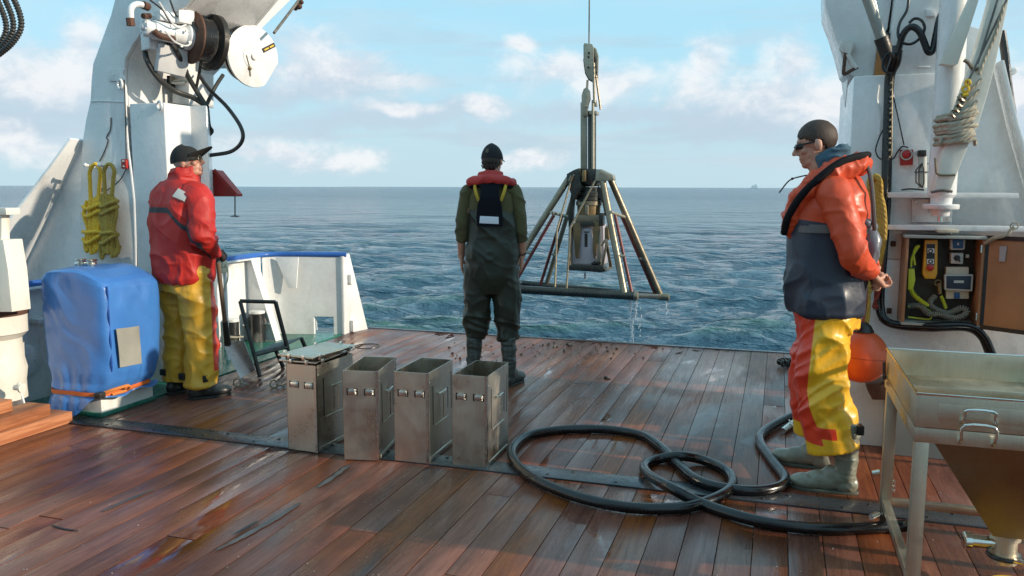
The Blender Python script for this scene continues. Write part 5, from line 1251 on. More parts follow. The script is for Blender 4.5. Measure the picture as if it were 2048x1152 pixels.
# stowed boom
def boom():
    Yb = 4.62; a = PY(1880, 384, Yb); b = PY(2003, -8, Yb+.02); root = thing('stowed_boom', 'white box section boom stowed upright beside the davit post', 'boom', a)
    d = (b-a).normalized(); up = Vector((0, 1, 0))
    q = pp([(1866, 384), (1899, 387), (1917, 340), (1937, 290), (1957, 248), (1975, 190), (1991, 130), (2018, 0), (2046, -160), (2006, -160), (1982, 0), (1954, 100), (1930, 170), (1901, 250), (1884, 315)], Yb)
    mb = MB(); mb.prism(q, (0, .11, 0)); mb.build('boom_box', 'cream', root, .006)
    mb = MB(); mb.tube(pp([(1871, 316), (1872, 335), (1877, 349), (1910, 350)], Yb-.012), .006, 8, smooth=3); mb.build('wire_guard', 'galv', root)
    mb = MB(); e = PY(1884, 383, Yb-.02); mb.tube([e+Vector((-.05, 0, -.004)), e+Vector((0, -.01, .006)), e+Vector((.045, 0, .0))], .007, 8, smooth=4); mb.build('seized_wire', 'wire', root)
    mb = MB(); mb.tube(pp([(1928, 120), (1937, 126), (1946, 138), (1958, 137)], Yb-.01), .009, 8, smooth=3); mb.build('guide_hook', 'galv', root)
    q = pp([(1946, -20), (1964, -20), (1942, 50), (1916, 128), (1908, 131), (1880, 128)], 4.7); root2 = thing('gantry_stay', 'short white plate stay crossing in front of the starboard upper column', 'stay', q[3])
    mb = MB(); mb.prism(q, (0, .06, 0)); mb.build('stay_plate', 'cream', root2, .005)
    # wires down the boom
    for k, (p0, p1) in enumerate((((2018, -10), (1932, 172)), ((1998, -10), (1955, 128)))):
        mb = MB(); mb.tube([PY(*p0, Yb-.03), PY(*p1, Yb-.03)], .005, 6); mb.build('boom_wire', 'wire', root)
    mb = MB(); p = PY(1931, 178, Yb-.04); mb.torus(p, (.3, 1, 0), .014, .006, 16, 8); mb.torus(p+Vector((.008, 0, .03)), (.8, .6, .2), .013, .006, 16, 8); mb.cyl(p+Vector((-.012, 0, -.03)), p+Vector((.014, 0, -.026)), .009, n=10); mb.build('yellow_shackle', 'yellow_paint', root)
    mb = MB()
    for px, py in ((1925, 195), (1920, 206), (1916, 218), (1908, 228)): mb.torus(PY(px, py, Yb-.035), (.6, -.6, .3), .017, .007, 14, 6)
    mb.build('chain_link', 'galv', root)
    # lashing rope wound round
    rn = random.Random(12); mb = MB()
    for k in range(11):
        y = 226+k*5.6+rn.uniform(-1.5, 1.5); l = PY(1891+rn.uniform(-5, 4)-k*.4, y+rn.uniform(0, 7), Yb-.0); r_ = PY(1953-k*1.2+rn.uniform(-5, 4), y-8+rn.uniform(-3, 3), Yb)
        m1 = l.lerp(r_, .3)+Vector((0, -.035, -.008)); m2 = l.lerp(r_, .75)+Vector((0, -.035, -.004)); bk1 = r_+Vector((.01, .13, 0)); bk2 = l+Vector((-.01, .13, 0))
        mb.tube([l, m1, m2, r_, bk1, bk2], .011, 8, closed=True, smooth=5)
    for k in range(5):
        y = 150+k*22; mb.tube([PY(1962-k*4, y+8, Yb-.02), PY(1945-k*5, y+26, Yb-.03), PY(1915-k*2, y+46, Yb-.03)], .008, 8, smooth=4)
    mb.tube([PY(1905, 282, Yb-.02), PY(1930, 284, Yb-.035), PY(1948, 278, Yb-.02), PY(1950, 290, Yb)], .010, 8, smooth=5)
    mb.tube([PY(1884, 275, Yb-.02), PY(1880, 284, Yb-.02), PY(1879, 292, Yb-.01)], .008, 8, smooth=5)
    o = mb.build('lashing_rope', 'rope_grey'); tag(o, 'weathered grey rope wound many times round the stowed boom', 'rope')
    mb = MB(); mb.tube(pp([(2008, 10), (1990, 70), (1968, 120), (1958, 150)], Yb-.04), .009, 8, smooth=4); o = mb.build('boom_rope', 'rope_grey'); tag(o, 'twisted rope running down the sunlit edge of the stowed boom', 'rope')
boom()

# cables on the leg
cab = [
 ('thick black cable bundle running down the middle of the starboard leg', [(1792, 92, 4.98), (1790, 110, 4.98), (1782, 135, 5.02), (1777, 160, 5.05), (1775, 220, 5.05), (1772, 300, 5.05), (1770, 380, 5.05), (1764, 480, 5.05), (1757, 570, 5.05), (1757, 610, 5.05), (1768, 640, 5.04), (1800, 652, 5.03), (1860, 656, 4.93), (1930, 655, 4.93), (1962, 672, 4.93), (1980, 710, 4.93)], .021),
 ('second black cable strapped to the thick bundle on the starboard leg', [(1800, 100, 4.97), (1796, 125, 4.99), (1785, 150, 5.03), (1781, 200, 5.05), (1779, 300, 5.05), (1776, 420, 5.05), (1769, 520, 5.04), (1764, 610, 5.04), (1780, 643, 5.0), (1850, 650, 4.91), (1935, 650, 4.91), (1970, 672, 4.91), (1990, 715, 4.91)], .015),
 ('black hose arching and dipping across the top of the starboard leg', [(1794, 110, 4.98), (1806, 70, 4.95), (1822, 54, 4.93), (1838, 62, 4.92), (1848, 84, 4.92), (1856, 103, 4.92), (1865, 101, 4.92), (1872, 70, 4.93), (1880, 35, 4.95), (1895, 10, 4.97), (1903, -15, 4.98)], .018),
 ('thin black cable loop near the top of the starboard leg', [(1818, -10, 4.98), (1814, 20, 4.97), (1800, 45, 4.96), (1796, 68, 4.95), (1803, 84, 4.95), (1822, 88, 4.94), (1840, 76, 4.94), (1849, 58, 4.94), (1844, 42, 4.94), (1830, 37, 4.95), (1818, 46, 4.95)], .0075),
 ('thin wire hanging slack beside the cable bundle', [(1771, 250, 5.06), (1760, 272, 5.06), (1752, 295, 5.06), (1753, 308, 5.06), (1762, 318, 5.06), (1785, 318, 5.06), (1796, 302, 5.06), (1805, 293, 5.06), (1816, 295, 5.06)], .004),
 ('straight thin cord leading up from the red push button', [(1783, 175, 5.06), (1795, 230, 5.06), (1808, 290, 5.06)], .0035),
 ('small black cable curl at the root of the starboard arm', [(1790, 105, 4.99), (1775, 108, 4.99), (1766, 122, 4.99), (1766, 138, 4.99), (1776, 146, 4.99), (1786, 146, 5.0)], .006),
 ('thick dark hose standing outboard of the starboard brace', [(2003, 62, 5.3), (2010, 110, 5.3), (2016, 170, 5.3), (2024, 225, 5.3), (2026, 258, 5.3), (2020, 266, 5.3), (2012, 262, 5.3)], .022)]
for lab, pts, r in cab:
    mb = MB(); mb.tube([PY(*p) for p in pts], r, 10, smooth=7); o = mb.build('cable', 'hose'); tag(o, lab, 'cable', group='cables on the starboard leg')
mb = MB()
for k in range(13):  # short beads stand in for the highlights on a thin pale conduit
    mb.tube([PY(1781+k*-.3, 165+k*12+(k*7 % 5), 5.018), PY(1783+k*-.3, 168+k*12+(k*7 % 5), 5.016)], .0075, 6)
mb.tube([PY(*p) for p in ((1786, 150, 5.02), (1784, 180, 5.03), (1783, 300, 5.035), (1780, 312, 5.035))], .0045, 6, smooth=3)
o = mb.build('conduit_highlights', 'galv'); tag(o, 'thin pale conduit down the cable bundle, its highlights built as small beads', 'conduit')
# outboard bracket arm
root = thing('outboard_guard', 'white bent pipe guard sticking out beyond the starboard brace', 'guard', PY(1990, 145, 5.3))
mb = MB(); mb.tube([PY(1980, 140, 5.3), PY(2022, 139, 5.3), (PY(2030, 141, 5.3)), PY(2018, 148, 5.3), PY(1985, 155, 5.3)], .014, 10, smooth=4); mb.build('pipe', 'white', root)
root = thing('side_rail', 'thin pale pipe rail beyond the starboard brace', 'rail', PY(2030, 282, 5.35))
mb = MB(); mb.tube([PY(2012, 283, 5.35), PY(2100, 281, 5.35)], .01, 8); mb.build('pipe', 'cream', root)

# red push button with ring
c = PY(1813, 312, 5.085); root = thing('push_button', 'red push button in a pale ring on the starboard leg', 'button box', c)
mb = MB(); mb.prism(pp([(1800, 299), (1827, 299), (1826, 330), (1801, 331)], 5.075), (0, .022, 0)); mb.build('box', 'red_paint', root, .004)
mb = MB(); cc = PY(1813, 309, 5.066); mb.torus(cc, (0, 1, 0), .028, .004, 28, 8); mb.build('ring', 'plastic_grey', root)
mb = MB(); mb.lathe(cc+Vector((0, .01, 0)), (0, -1, 0), [(.024, 0), (.022, .012), (.012, .018)], 20); mb.build('knob', 'plastic_red', root)
# caged lamp
c = PY(1843, 345, 5.03); root = thing('deck_lamp', 'small caged deck lamp with a dark cap beside the davit post', 'lamp', c)
mb = MB(); mb.prism(pp([(1838, 300), (1853, 300), (1853, 313), (1838, 313)], 5.02), (0, .07, 0)); mb.build('cap', 'iron', root, .004)
mb = MB(); mb.cyl(PY(1845, 313, 5.05), PY(1845, 376, 5.05), .022, n=16); mb.build('glass', 'plastic_grey', root)
mb = MB()
for px_ in (1832, 1838, 1848):
    mb.tube(pp([(1845, 326), (px_, 340), (px_, 365), (1845, 376)], 5.01), .0035, 6)
mb.torus(PY(1844, 344, 5.05), (0, 0, 1), .036, .003, 20, 6); mb.build('cage', 'iron', root)
mb = MB(); mb.tube(pp([(1803, 380), (1820, 378), (1848, 380)], 5.04), .005, 6, smooth=3); mb.build('hanging_wire', 'iron', root)
mb = MB(); mb.tube(pp([(1854, 328), (1870, 324)], 4.9), .002, 6); mb.build('tie', 'iron', root)

# ---- control cabinet
def cabinet():
    YW = 4.90; x0, x1 = PY(1808, 560, YW).x, PY(1966, 560, YW).x; z1, z0 = PY(1880, 477, YW).z, PY(1880, 648, YW).z
    root = thing('control_cabinet', 'open wooden control cabinet with a brown door on the starboard leg', 'cabinet', (x0, YW, z0))
    t = .014; yb = 5.08
    mb = MB(); mb.box(x0, x0+t, YW, yb, z0, z1); mb.build('side_panel', 'plywood', root, .001)
    mb = MB(); mb.box(x1-t, x1, YW, yb, z0, z1); mb.build('side_panel', 'plywood', root, .001)
    mb = MB(); mb.box(x0-.01, x1+.005, YW-.012, yb, z1, z1+t); mb.build('top_panel', 'grey_paint', root, .002)
    mb = MB(); mb.box(x0, x1, YW, yb, z0-t, z0); mb.build('bottom_panel', 'grey_paint', root, .001)
    mb = MB(); mb.box(x0+t, x1-t, yb-.01, yb, z0, z1); mb.build('back_panel', 'dark_wood', root)
    mb = MB(); mb.box(x0-.055, x0-.03, yb-.01, yb+.015, z0+.02, z0+.05); mb.box(x0-.055, x0-.03, yb-.01, yb+.015, z1-.06, z1-.03); mb.build('hinge', 'rust', root, .002)
    mb = MB(); c = PY(1895, 462, 4.93); mb.box(c.x-.05, c.x+.05, 4.9, 5.1, c.z-.008, c.z+.008); mb.build('light_fitting', 'plastic_beige', root, .003)
    # door opened outwards to the right
    d0 = Vector((x1+.003, YW, 0)); d1 = Vector((x1+.36, YW-.26, 0)); dd = (d1-d0).normalized(); nn = Vector((dd.y, -dd.x, 0))
    def on(u, z, k=0): return d0+dd*u+nn*k+Vector((0, 0, z))
    W_ = (d1-d0).length
    mb = MB(); mb.prism([on(0, z0-.005), on(W_, z0-.005), on(W_, z1+.01), on(0, z1+.01)], -nn*.012); door = mb.build('door', 'plywood', root, .001)
    mb = MB()
    for a, b in ((on(0, z0-.005), on(W_, z0-.005)), (on(0, z1+.01), on(W_, z1+.01))): mb.beam(a-nn*.006, b-nn*.006, .02, .022)
    mb.beam(on(.005, z0, -.006), on(.005, z1, -.006), .022, .022, (1, 0, 0)); mb.build('door_seal', 'black_tape', door)
    mb = MB(); mb.prism([on(.07, z1-.03, .003), on(.105, z1-.03, .003), on(.10, z1-.11, .003), on(.072, z1-.11, .003)], nn*.004); mb.build('tape_tab', paint('grey_tape', (.34, .33, .34), .4, .1), door)
    mb = MB(); mb.box(x1-.022, x1-.016, YW-.006, YW, z0+.03, z0+.07); mb.box(x1-.022, x1-.016, YW-.006, YW, z1-.07, z1-.03); mb.build('latch_plate', 'chrome', door)
    mb = MB(); mb.tube([on(-.0, z1-.02, .01), on(.05, z1+.01, .03), on(.10, z1+.03, .02), on(.13, z1+.07, .0)], .011, 8, smooth=5); mb.torus(on(.13, z1+.075, .0), (0, 1, .2), .018, .003, 16, 6); o = mb.build('rag_cord', 'rope_grey'); tag(o, 'grey frayed cord holding the cabinet door open', 'cord')
    Yi = 5.03
    # yellow pendant
    p0 = PY(1860, 520, Yi); r = thing('pendant_control', 'yellow hand pendant with round buttons and red stop hanging in the cabinet', 'remote control', p0)
    mb = MB(); mb.prism(pp([(1850, 480), (1876, 480), (1875, 548), (1871, 558), (1850, 558), (1845, 548)], Yi-.05), (0, .045, 0)); mb.build('housing', 'plastic_yellow', r, .007, 3)
    mb = MB(); mb.prism(pp([(1853, 488), (1870, 488), (1869, 530), (1853, 530)], Yi-.052), (0, .004, 0)); mb.build('panel', 'plastic_black', r)
    mb = MB(); mb.prism(pp([(1855, 497), (1869, 497), (1869, 506), (1855, 506)], Yi-.054), (0, .002, 0)); mb.prism(pp([(1854, 518), (1868, 518), (1868, 528), (1854, 528)], Yi-.054), (0, .002, 0)); mb.build('label_plate', 'white', r)
    for y_ in (502, 523):
        mb = MB(); mb.lathe(PY(1861, y_, Yi-.053), (0, -1, 0), [(.012, 0), (.012, .006), (.0075, .007)], 18); mb.build('button', 'plastic_black', r)
        mb = MB(); mb.lathe(PY(1861, y_, Yi-.06), (0, -1, 0), [(.006, 0), (.005, .002)], 14); mb.build('button_face', 'white', r)
    mb = MB(); mb.lathe(PY(1860, 535, Yi-.05), (0, -1, 0), [(.010, 0), (.018, .008), (.018, .014), (.012, .018)], 20); mb.build('stop_knob', 'plastic_red', r)
    # blue switch
    r = thing('isolator_switch', 'small blue faced switch box in the top of the cabinet', 'switch', PY(1915, 490, Yi))
    mb = MB(); mb.prism(pp([(1901, 479), (1931, 479), (1930, 498), (1926, 500), (1903, 500), (1901, 497)], Yi-.03), (0, .05, 0)); mb.build('housing', 'plastic_grey', r, .004)
    mb = MB(); mb.prism(pp([(1905, 479), (1927, 479), (1926, 497), (1906, 497)], Yi-.033), (0, .004, 0)); mb.build('face', 'plastic_blue', r, .001)
    mb = MB(); c = PY(1916, 488, Yi-.034); mb.box(c.x-.004, c.x+.004, c.y-.003, c.y, c.z-.006, c.z+.006); mb.build('mark', 'white', r)
    r = thing('rotary_switch', 'white switch box with a black rotary knob below the blue faced switch', 'switch', PY(1915, 515, Yi))
    mb = MB(); mb.prism(pp([(1902, 506), (1927, 506), (1926, 528), (1902, 527)], Yi-.03), (0, .05, 0)); mb.build('housing', 'plastic_grey', r, .003)
    mb = MB(); c = PY(1914, 516, Yi-.03); mb.lathe(c, (0, -1, 0), [(.016, 0), (.014, .006), (.012, .008)], 20); mb.beam(c+Vector((-.01, -.012, .012)), c+Vector((.014, -.012, -.018)), .007, .01, (0, 1, 0)); mb.build('knob', 'plastic_black', r)
    mb = MB(); c = PY(1931, 512, Yi-.01); mb.cyl(c, c+Vector((.016, 0, 0)), .011, n=12); mb.build('gland', 'plastic_grey', r)
    # socket box with clear lid
    r = thing('socket_box', 'socket box with a clear lid over a blue panel, biggest unit in the cabinet', 'socket box', PY(1917, 560, Yi))
    mb = MB(); mb.prism(pp([(1892, 534), (1938, 534), (1938, 598), (1892, 598)], Yi-.02), (0, .045, 0)); mb.build('housing', 'plastic_beige', r, .006)
    mb = MB(); mb.prism(pp([(1889, 549), (1947, 549), (1945, 583), (1889, 580)], Yi-.05), (0, .03, 0)); mb.build('lid_frame', 'plastic_grey', r, .005)
    mb = MB(); mb.prism(pp([(1893, 552), (1943, 552), (1941, 579), (1893, 577)], Yi-.054), (0, .006, 0)); mb.build('window', paint('dark_window', (.02, .035, .06), .5, .1), r, .002)
    mb = MB(); mb.prism(pp([(1908, 561), (1928, 561), (1928, 566), (1908, 566)], Yi-.057), (0, .003, 0)); mb.build('display', 'plastic_grey', r)
    mb = MB(); mb.prism(pp([(1908, 585), (1920, 585), (1920, 597), (1908, 597)], Yi-.024), (0, .006, 0)); mb.build('blue_cap', 'plastic_blue', r, .002)
    # coiled cables
    def coil(pts, R0, r0, pitch, mat, lab):
        P_ = catmull([PY(*p) for p in pts], 30); acc = 0; out = []; u = Vector((0, 1, 0))
        ext = []
        L_ = 0; prev = P_[0]; res = []
        for i in range(len(P_)-1):
            a, b = P_[i], P_[i+1]; T = (b-a).normalized(); seg = (b-a).length; w = T.cross(Vector((0, 1, 0))).normalized(); v = T.cross(w); k = max(1, int(seg/pitch*9))
            for j in range(k):
                s = L_+seg*j/k; an = s/pitch*2*math.pi; res.append(a.lerp(b, j/k)+w*(R0*math.cos(an))+v*(R0*math.sin(an)))
            L_ += seg
        mb = MB(); mb.tube(res, r0, 5); o = mb.build('coiled_cable', mat); tag(o, lab, 'cable', group='coiled cables in the cabinet')
    coil([(1818, 612, 5.0), (1840, 612, 4.97), (1858, 628, 4.95), (1880, 628, 4.95), (1905, 636, 4.95), (1925, 632, 4.95), (1934, 622, 4.95), (1922, 616, 4.96), (1898, 626, 4.98), (1880, 622, 4.98), (1862, 612, 4.98), (1862, 600, 5.0), (1872, 592, 5.0)], .013, .0042, .0095, 'grey_cable', 'dull grey coiled cable heaped on the cabinet floor')
    coil([(1820, 575, 5.0), (1828, 590, 4.99), (1842, 602, 4.98), (1856, 612, 4.98)], .010, .004, .009, 'yellow_cable', 'yellow coiled cable running down to the grey heap in the cabinet')
    coil([(1882, 592, 5.0), (1888, 606, 5.0), (1892, 618, 5.0)], .007, .003, .007, 'yellow_cable', 'short yellow coiled cable below the copper coloured plug')
    mb = MB(); mb.tube([PY(x, y, 4.99) for x, y in ((1816, 634), (1840, 637), (1860, 638), (1862, 624), (1840, 612), (1816, 613))], .005, 8, smooth=5); o = mb.build('loose_cable', 'yellow_cable'); tag(o, 'smooth yellow cable lying in the bottom left of the cabinet', 'cable')
    r = thing('yellow_remote', 'bright yellow slim remote with a lanyard at the left side of the cabinet', 'remote control', PY(1820, 550, 4.98))
    mb = MB(); mb.prism(pp([(1817, 535), (1829, 535), (1831, 560), (1826, 580), (1816, 580)], 4.98), (0, .03, 0)); mb.build('body', 'yellow_cable', r, .005)
    mb = MB(); mb.tube([PY(x, y, 4.98) for x, y in ((1822, 535), (1824, 515), (1834, 498), (1838, 492), (1832, 494), (1827, 508), (1830, 530))], .006, 8, smooth=5); mb.build('lanyard', 'yellow_cable', r)
    mb = MB(); mb.prism(pp([(1817, 532), (1830, 532), (1830, 537), (1817, 537)], 4.975), (0, .04, 0)); mb.build('band', 'plastic_black', r, .002)
    r = thing('copper_plug', 'copper coloured cable plug hanging in the cabinet', 'plug', PY(1878, 575, 5.0))
    mb = MB(); mb.cyl(PY(1878, 566, 5.0), PY(1880, 588, 5.0), .013, .010, 14); mb.torus(PY(1876, 566, 5.0), (0, 1, 0), .016, .004, 18, 6); mb.build('body', 'brass', r)
cabinet()

# yellow, tan and red ropes behind the right man
Yr = 5.03
mb = MB()
for k in range(5):
    o_ = k*4.5
    mb.tube([PY(1742+o_*.7, 352+k*2, Yr-.02*k), PY(1738+o_, 372, Yr-.02*k), PY(1750+o_, 420, Yr-.02*k), PY(1757+o_*.6, 460+k*6, Yr-.02*k), PY(1745+o_*.4, 510+k*12, Yr-.03), PY(1738, 545+k*10, Yr-.04)], .013, 8, smooth=6)
mb.tube([PY(1745, 360, Yr-.08), PY(1752, 352, Yr-.1), PY(1760, 366, Yr-.1), (PY(1762, 400, Yr-.06)), PY(1768, 430, Yr-.04)], .016, 8, smooth=6)
mb.tube([PY(1738, 460, Yr-.06), PY(1730, 520, Yr-.06), PY(1732, 600, Yr-.04), PY(1728, 640, Yr-.05), PY(1716, 662, Yr-.06), PY(1702, 662, Yr-.05), PY(1700, 640, Yr-.03)], .013, 8, smooth=6)
mb.tube([PY(1746, 470, Yr-.06), PY(1736, 530, Yr-.06), PY(1737, 610, Yr-.04), PY(1732, 652, Yr-.05), PY(1716, 672, Yr-.06), PY(1698, 664, Yr-.05)], .012, 8, smooth=6)
o = mb.build('rope_coil', 'rope_tan'); tag(o, 'dull yellow rope coil hanging on the wall behind the right man', 'rope')
mb = MB()
mb.tube([PY(x, y, Yr-.03) for x, y in ((1766, 400), (1768, 440), (1766, 500), (1762, 560), (1756, 590), (1750, 602))], .009, 8, smooth=5)
mb.tube([PY(x, y, Yr-.02) for x, y in ((1756, 430), (1758, 500), (1752, 560), (1750, 600))], .006, 8, smooth=5)
for k in range(5): mb.tube([PY(1750, 600, Yr-.03), PY(1745+k*3, 615+(k % 2)*4, Yr-.03)], .005, 6)
o = mb.build('red_rope', 'rope_red'); tag(o, 'thin red rope with a frayed knot hanging beside the cable bundle', 'rope')
mb = MB(); p = PY(1757, 600, Yr-.03); mb.cyl(PY(1765, 388, Yr), PY(1765, 392, Yr-.08), .012, n=10); o = mb.build('rope_peg', 'iron'); tag(o, 'dark peg holding the ropes on the starboard leg', 'peg')

# orange buoy
def buoy():
    c = PY(1722, 714, 4.80); r_ = .14; root = thing('buoy', 'round orange buoy hanging behind the right man', 'buoy', c)
    prof = []
    for k in range(19):
        a = -math.pi/2+math.pi*k/18; prof.append((max(.004, r_*math.cos(a)), r_*math.sin(a)*(1.0 if a < 0 else 1.08)))
    mb = MB(); mb.lathe(c, (.0, .0, 1), prof, 40); mb.build('ball', paint('orange_buoy', (.62, .10, .03), .42, .12, .0008, 30, dirt=.35, dirtc=(.3, .06, .03)), root, angle=60)
    mb = MB(); mb.torus(c+Vector((0, 0, .0)), (.05, .1, 1), r_*1.0, .0015, 48, 6); mb.build('seam', paint('buoy_seam', (.25, .03, .015), .5), root)
    mb = MB(); mb.lathe(c+Vector((0, 0, r_*1.02)), (0, 0, 1), [(.06, 0), (.045, .03), (.02, .05)], 20); mb.build('neck', 'plastic_black', root)
    mb = MB(); mb.tube([c+Vector((0, 0, .19)), c+Vector((.02, .1, .32)), Vector((c.x+.02, 5.08, c.z+.42))], .008, 8, smooth=4); mb.build('lanyard', 'rope_red', root)
buoy()

# ================================================================== STAINLESS HOPPER TABLE
def table():
    X0, Y0, Y1, Z = .475, 3.06, 3.90, .80
    X1 = 1.32
    root = thing('sieve_table', 'stainless hopper table with a tray and funnel in the lower right corner', 'table', (X0, Y0, 0))
    zb = .685
    s = .045
    for name, (x, y) in (('leg', (X0+.004, Y0+.004)), ('leg', (X0+.004, Y1-s-.004)), ('leg', (X1-s, Y0+.004)), ('leg', (X1-s, Y1-s-.004))):
        mb = MB(); mb.box(x, x+s, y, y+s, .012, zb-.055); mb.build(name, 'steel_cool', root, .003)
        mb = MB(); mb.lathe((x+s/2, y+s/2, 0), (0, 0, 1), [(.02, 0), (.02, .01), (.008, .012)], 14); mb.build('foot', 'iron', root)
    mb = MB(); mb.box(X0, X1, Y0, Y0+.005, zb-.055, zb-.003); mb.build('apron', 'steel_cool', root, .001)
    mb = MB(); mb.box(X0-.001, X0+.004, Y0+.005, Y1, zb-.055, zb-.003); mb.build('apron', 'steel_cool', root, .001)
    mb = MB(); mb.box(X0, X1, Y1, Y1+.005, zb-.055, zb-.003); mb.build('apron', 'steel_cool', root, .001)
    for y0_, y1_ in ((Y0+.05, Y1-.05),):
        mb = MB(); mb.box(X0+.008, X0+.04, y0_, y1_, .10, .135); mb.build('foot_rail', 'steel_cool', root, .003)
    mb = MB(); mb.box(X0+.05, X1-.05, Y1-.045, Y1-.015, .10, .135); mb.build('foot_rail', 'steel_cool', root, .003)
    # tray
    tray = thing_part = None
    mb = MB(); t = .003
    mb.box(X0, X1, Y0-.002, Y0+t, zb, Z); mb.box(X0, X1, Y1-t, Y1, zb, Z); mb.box(X0, X0+t, Y0+t, Y1-t, zb, Z); mb.box(X1-t, X1, Y0+t, Y1-t, zb, Z)
    mb.prism([(X0+t, Y0+t, zb), (X1-t, Y0+t, zb), (X1-t, Y1-t, zb), (X0+t, Y1-t, zb)], (0, 0, .004)); tr = mb.build('tray', 'steel_cool', root, .001)
    mb = MB(); mb.tube([(X0, Y0, Z), (X1, Y0, Z), (X1, Y1, Z), (X0, Y1, Z)], .005, 8, closed=True); mb.build('rolled_rim', 'steel_rod', tr)
    mb = MB(); mb.box(X0+.07, X1-.03, Y0-.004, Y0-.002, zb+.03, Z-.03); mb.build('pressed_panel', 'steel_cool', tr, .002)
    mb = MB(); mb.box(X0+.01, X1-.01, Y0+.18, Y0+.184, Z-.05, Z-.012); mb.build('divider', 'steel_cool', tr, .001)
    def handle(xc, name, par, z0, z1, out, w=.10):
        pts = [(xc-w/2, Y0-.001, z0), (xc-w/2, Y0-.03, z0+.005), (xc-w/2+.005, Y0-out, z0+.03), (xc-w/2+.012, Y0-out-.005, z1), (xc+w/2-.012, Y0-out-.005, z1), (xc+w/2-.005, Y0-out, z0+.03), (xc+w/2, Y0-.03, z0+.005), (xc+w/2, Y0-.001, z0)]
        mb = MB(); mb.tube(pts, .0055, 10, smooth=3); mb.build(name, 'steel_rod', par)
    xc = PY(1953, 860, Y0).x
    handle(xc, 'handle', tr, zb+.03, Z-.035, .035)
    mb = MB(); mb.tube([(xc-.05, Y0-.002, zb-.045), (xc-.05, Y0-.035, zb-.02), (xc-.045, Y0-.042, zb+.028), (xc+.045, Y0-.042, zb+.028), (xc+.05, Y0-.035, zb-.02), (xc+.05, Y0-.002, zb-.045)], .0055, 10, smooth=3); mb.build('clip_handle', 'steel_rod', root)
    # funnel under the tray, to an outlet
    cx_, cy_ = .86, 3.40
    oz = .215; a = .055
    top = [(X0+.03, Y0+.03, zb-.002), (X1-.03, Y0+.03, zb-.002), (X1-.03, Y1-.03, zb-.002), (X0+.03, Y1-.03, zb-.002)]; bot = [(cx_-a, cy_-a, oz), (cx_+a, cy_-a, oz), (cx_+a, cy_+a, oz), (cx_-a, cy_+a, oz)]
    mb = MB(); mb.add(top+bot, [(0, 1, 5, 4), (1, 2, 6, 5), (2, 3, 7, 6), (3, 0, 4, 7), (4, 5, 6, 7), (0, 3, 2, 1)]); mb.build('funnel', steel_mat('funnel_sheet', (.33, .28, .20), .34, .4), root)
    mb = MB(); mb.lathe((cx_, cy_, .10), (0, 0, 1), [(.045, 0), (.045, .02), (.055, .022), (.055, .034), (.042, .036), (.042, .09), (.052, .092), (.052, .112)], 28); mb.build('outlet_valve', 'steel_cool', root)
    mb = MB(); mb.cyl((cx_-.04, cy_, .17), (cx_-.12, cy_-.01, .17), .024, n=20); mb.lathe((cx_-.12, cy_-.01, .17), (-1, -.1, 0), [(.034, 0), (.034, .02), (.028, .024)], 24); mb.build('side_branch', 'steel_rod', root)
    mb = MB(); mb.torus((cx_, cy_, .125), (0, 0, 1), .052, .010, 30, 8); mb.build('clamp_ring', 'plastic_black', root)
    mb = MB(); mb.beam((cx_+.02, cy_-.05, .13), (cx_+.14, cy_-.08, .12), .02, .012); mb.build('valve_lever', 'chrome', root, .002)
    # small bolts/taps on the rear leg and the tray corner latch
    mb = MB()
    p = Vector((X0-.004, Y1-.03, .25)); mb.cyl(p, p+Vector((-.03, -.0, -.01)), .012, n=12); mb.build('spigot', 'steel_rod', root)
    p2 = G(1740, 1034, .08)
    mb = MB(); mb.beam((X0-.006, Y1-.015, zb-.02), (X0-.012, Y1-.03, zb+.06), .012, .012); mb.cyl((X0-.01, Y1-.03, zb-.03), (X0-.03, Y1-.04, zb-.035), .009, n=8); mb.build('toggle_latch', 'rust', root, .002)
    mb = MB(); bolts(mb, [(X0+.05, Y1-.012, z) for z in (.17, .19, .21)], (.6, -1, 0), .008, .016); mb.build('wing_bolt', 'chrome', root)
table()
p = G(1740, 1036, .05); root = thing('pipe_stub', 'short bright pipe stub sticking out left of the hopper table leg', 'pipe', p)
mb = MB(); mb.cyl(G(1742, 1034, .09), G(1760, 1026, .09), .012, n=14); mb.build('tube', 'chrome', root)
mb = MB(); mb.beam(G(1758, 1030, .0), G(1758, 1026, .095), .02, .02, (1, 0, 0)); mb.build('support', 'iron', root)
# yellow bucket rim under the funnel
c = Vector((.93, 3.0, 0)); c = G(2030, 1190, .03); c.z = 0
root = thing('yellow_tub', 'yellow tub under the hopper outlet at the bottom right edge', 'tub', c)
mb = MB(); mb.lathe(c, (0, 0, 1), [(.07, 0), (.085, .055), (.092, .056), (.092, .062), (.083, .062), (.068, .006)], 30); mb.build('bowl', 'yellow_paint', root)

# ================================================================== STARBOARD RAIL (beyond the right edge)
root = thing('deck_rail', 'white starboard pipe rail on stanchions beside the hopper table', 'rail', (1.46, 1.5, 0))
for z in (.60, 1.02):
    mb = MB(); mb.tube([(1.46, -1.4, z), (1.46, 4.9, z)], .014, 10); mb.build('bar', 'white', root)
for y in (-1.3, -.2, .9, 2.0, 3.05, 3.55, 4.15, 4.85):
    mb = MB(); mb.tube([(1.46, y, 0), (1.46, y, 1.02)], .024, 10); mb.build('stanchion', 'white', root)
mb = MB(); mb.box(1.40, 1.46, -1.5, 5.1, -.12, .03); mb.build('deck_edge_bar', 'teal', root)
mb = MB(); mb.box(1.40, 1.46, 6.3, 7.84, -.1, .8); o = mb.build('starboard_bulwark', 'white', None, .004); o.name = 'bulwark'; tag(o, 'low white starboard bulwark aft of the starboard gantry leg', 'bulwark')

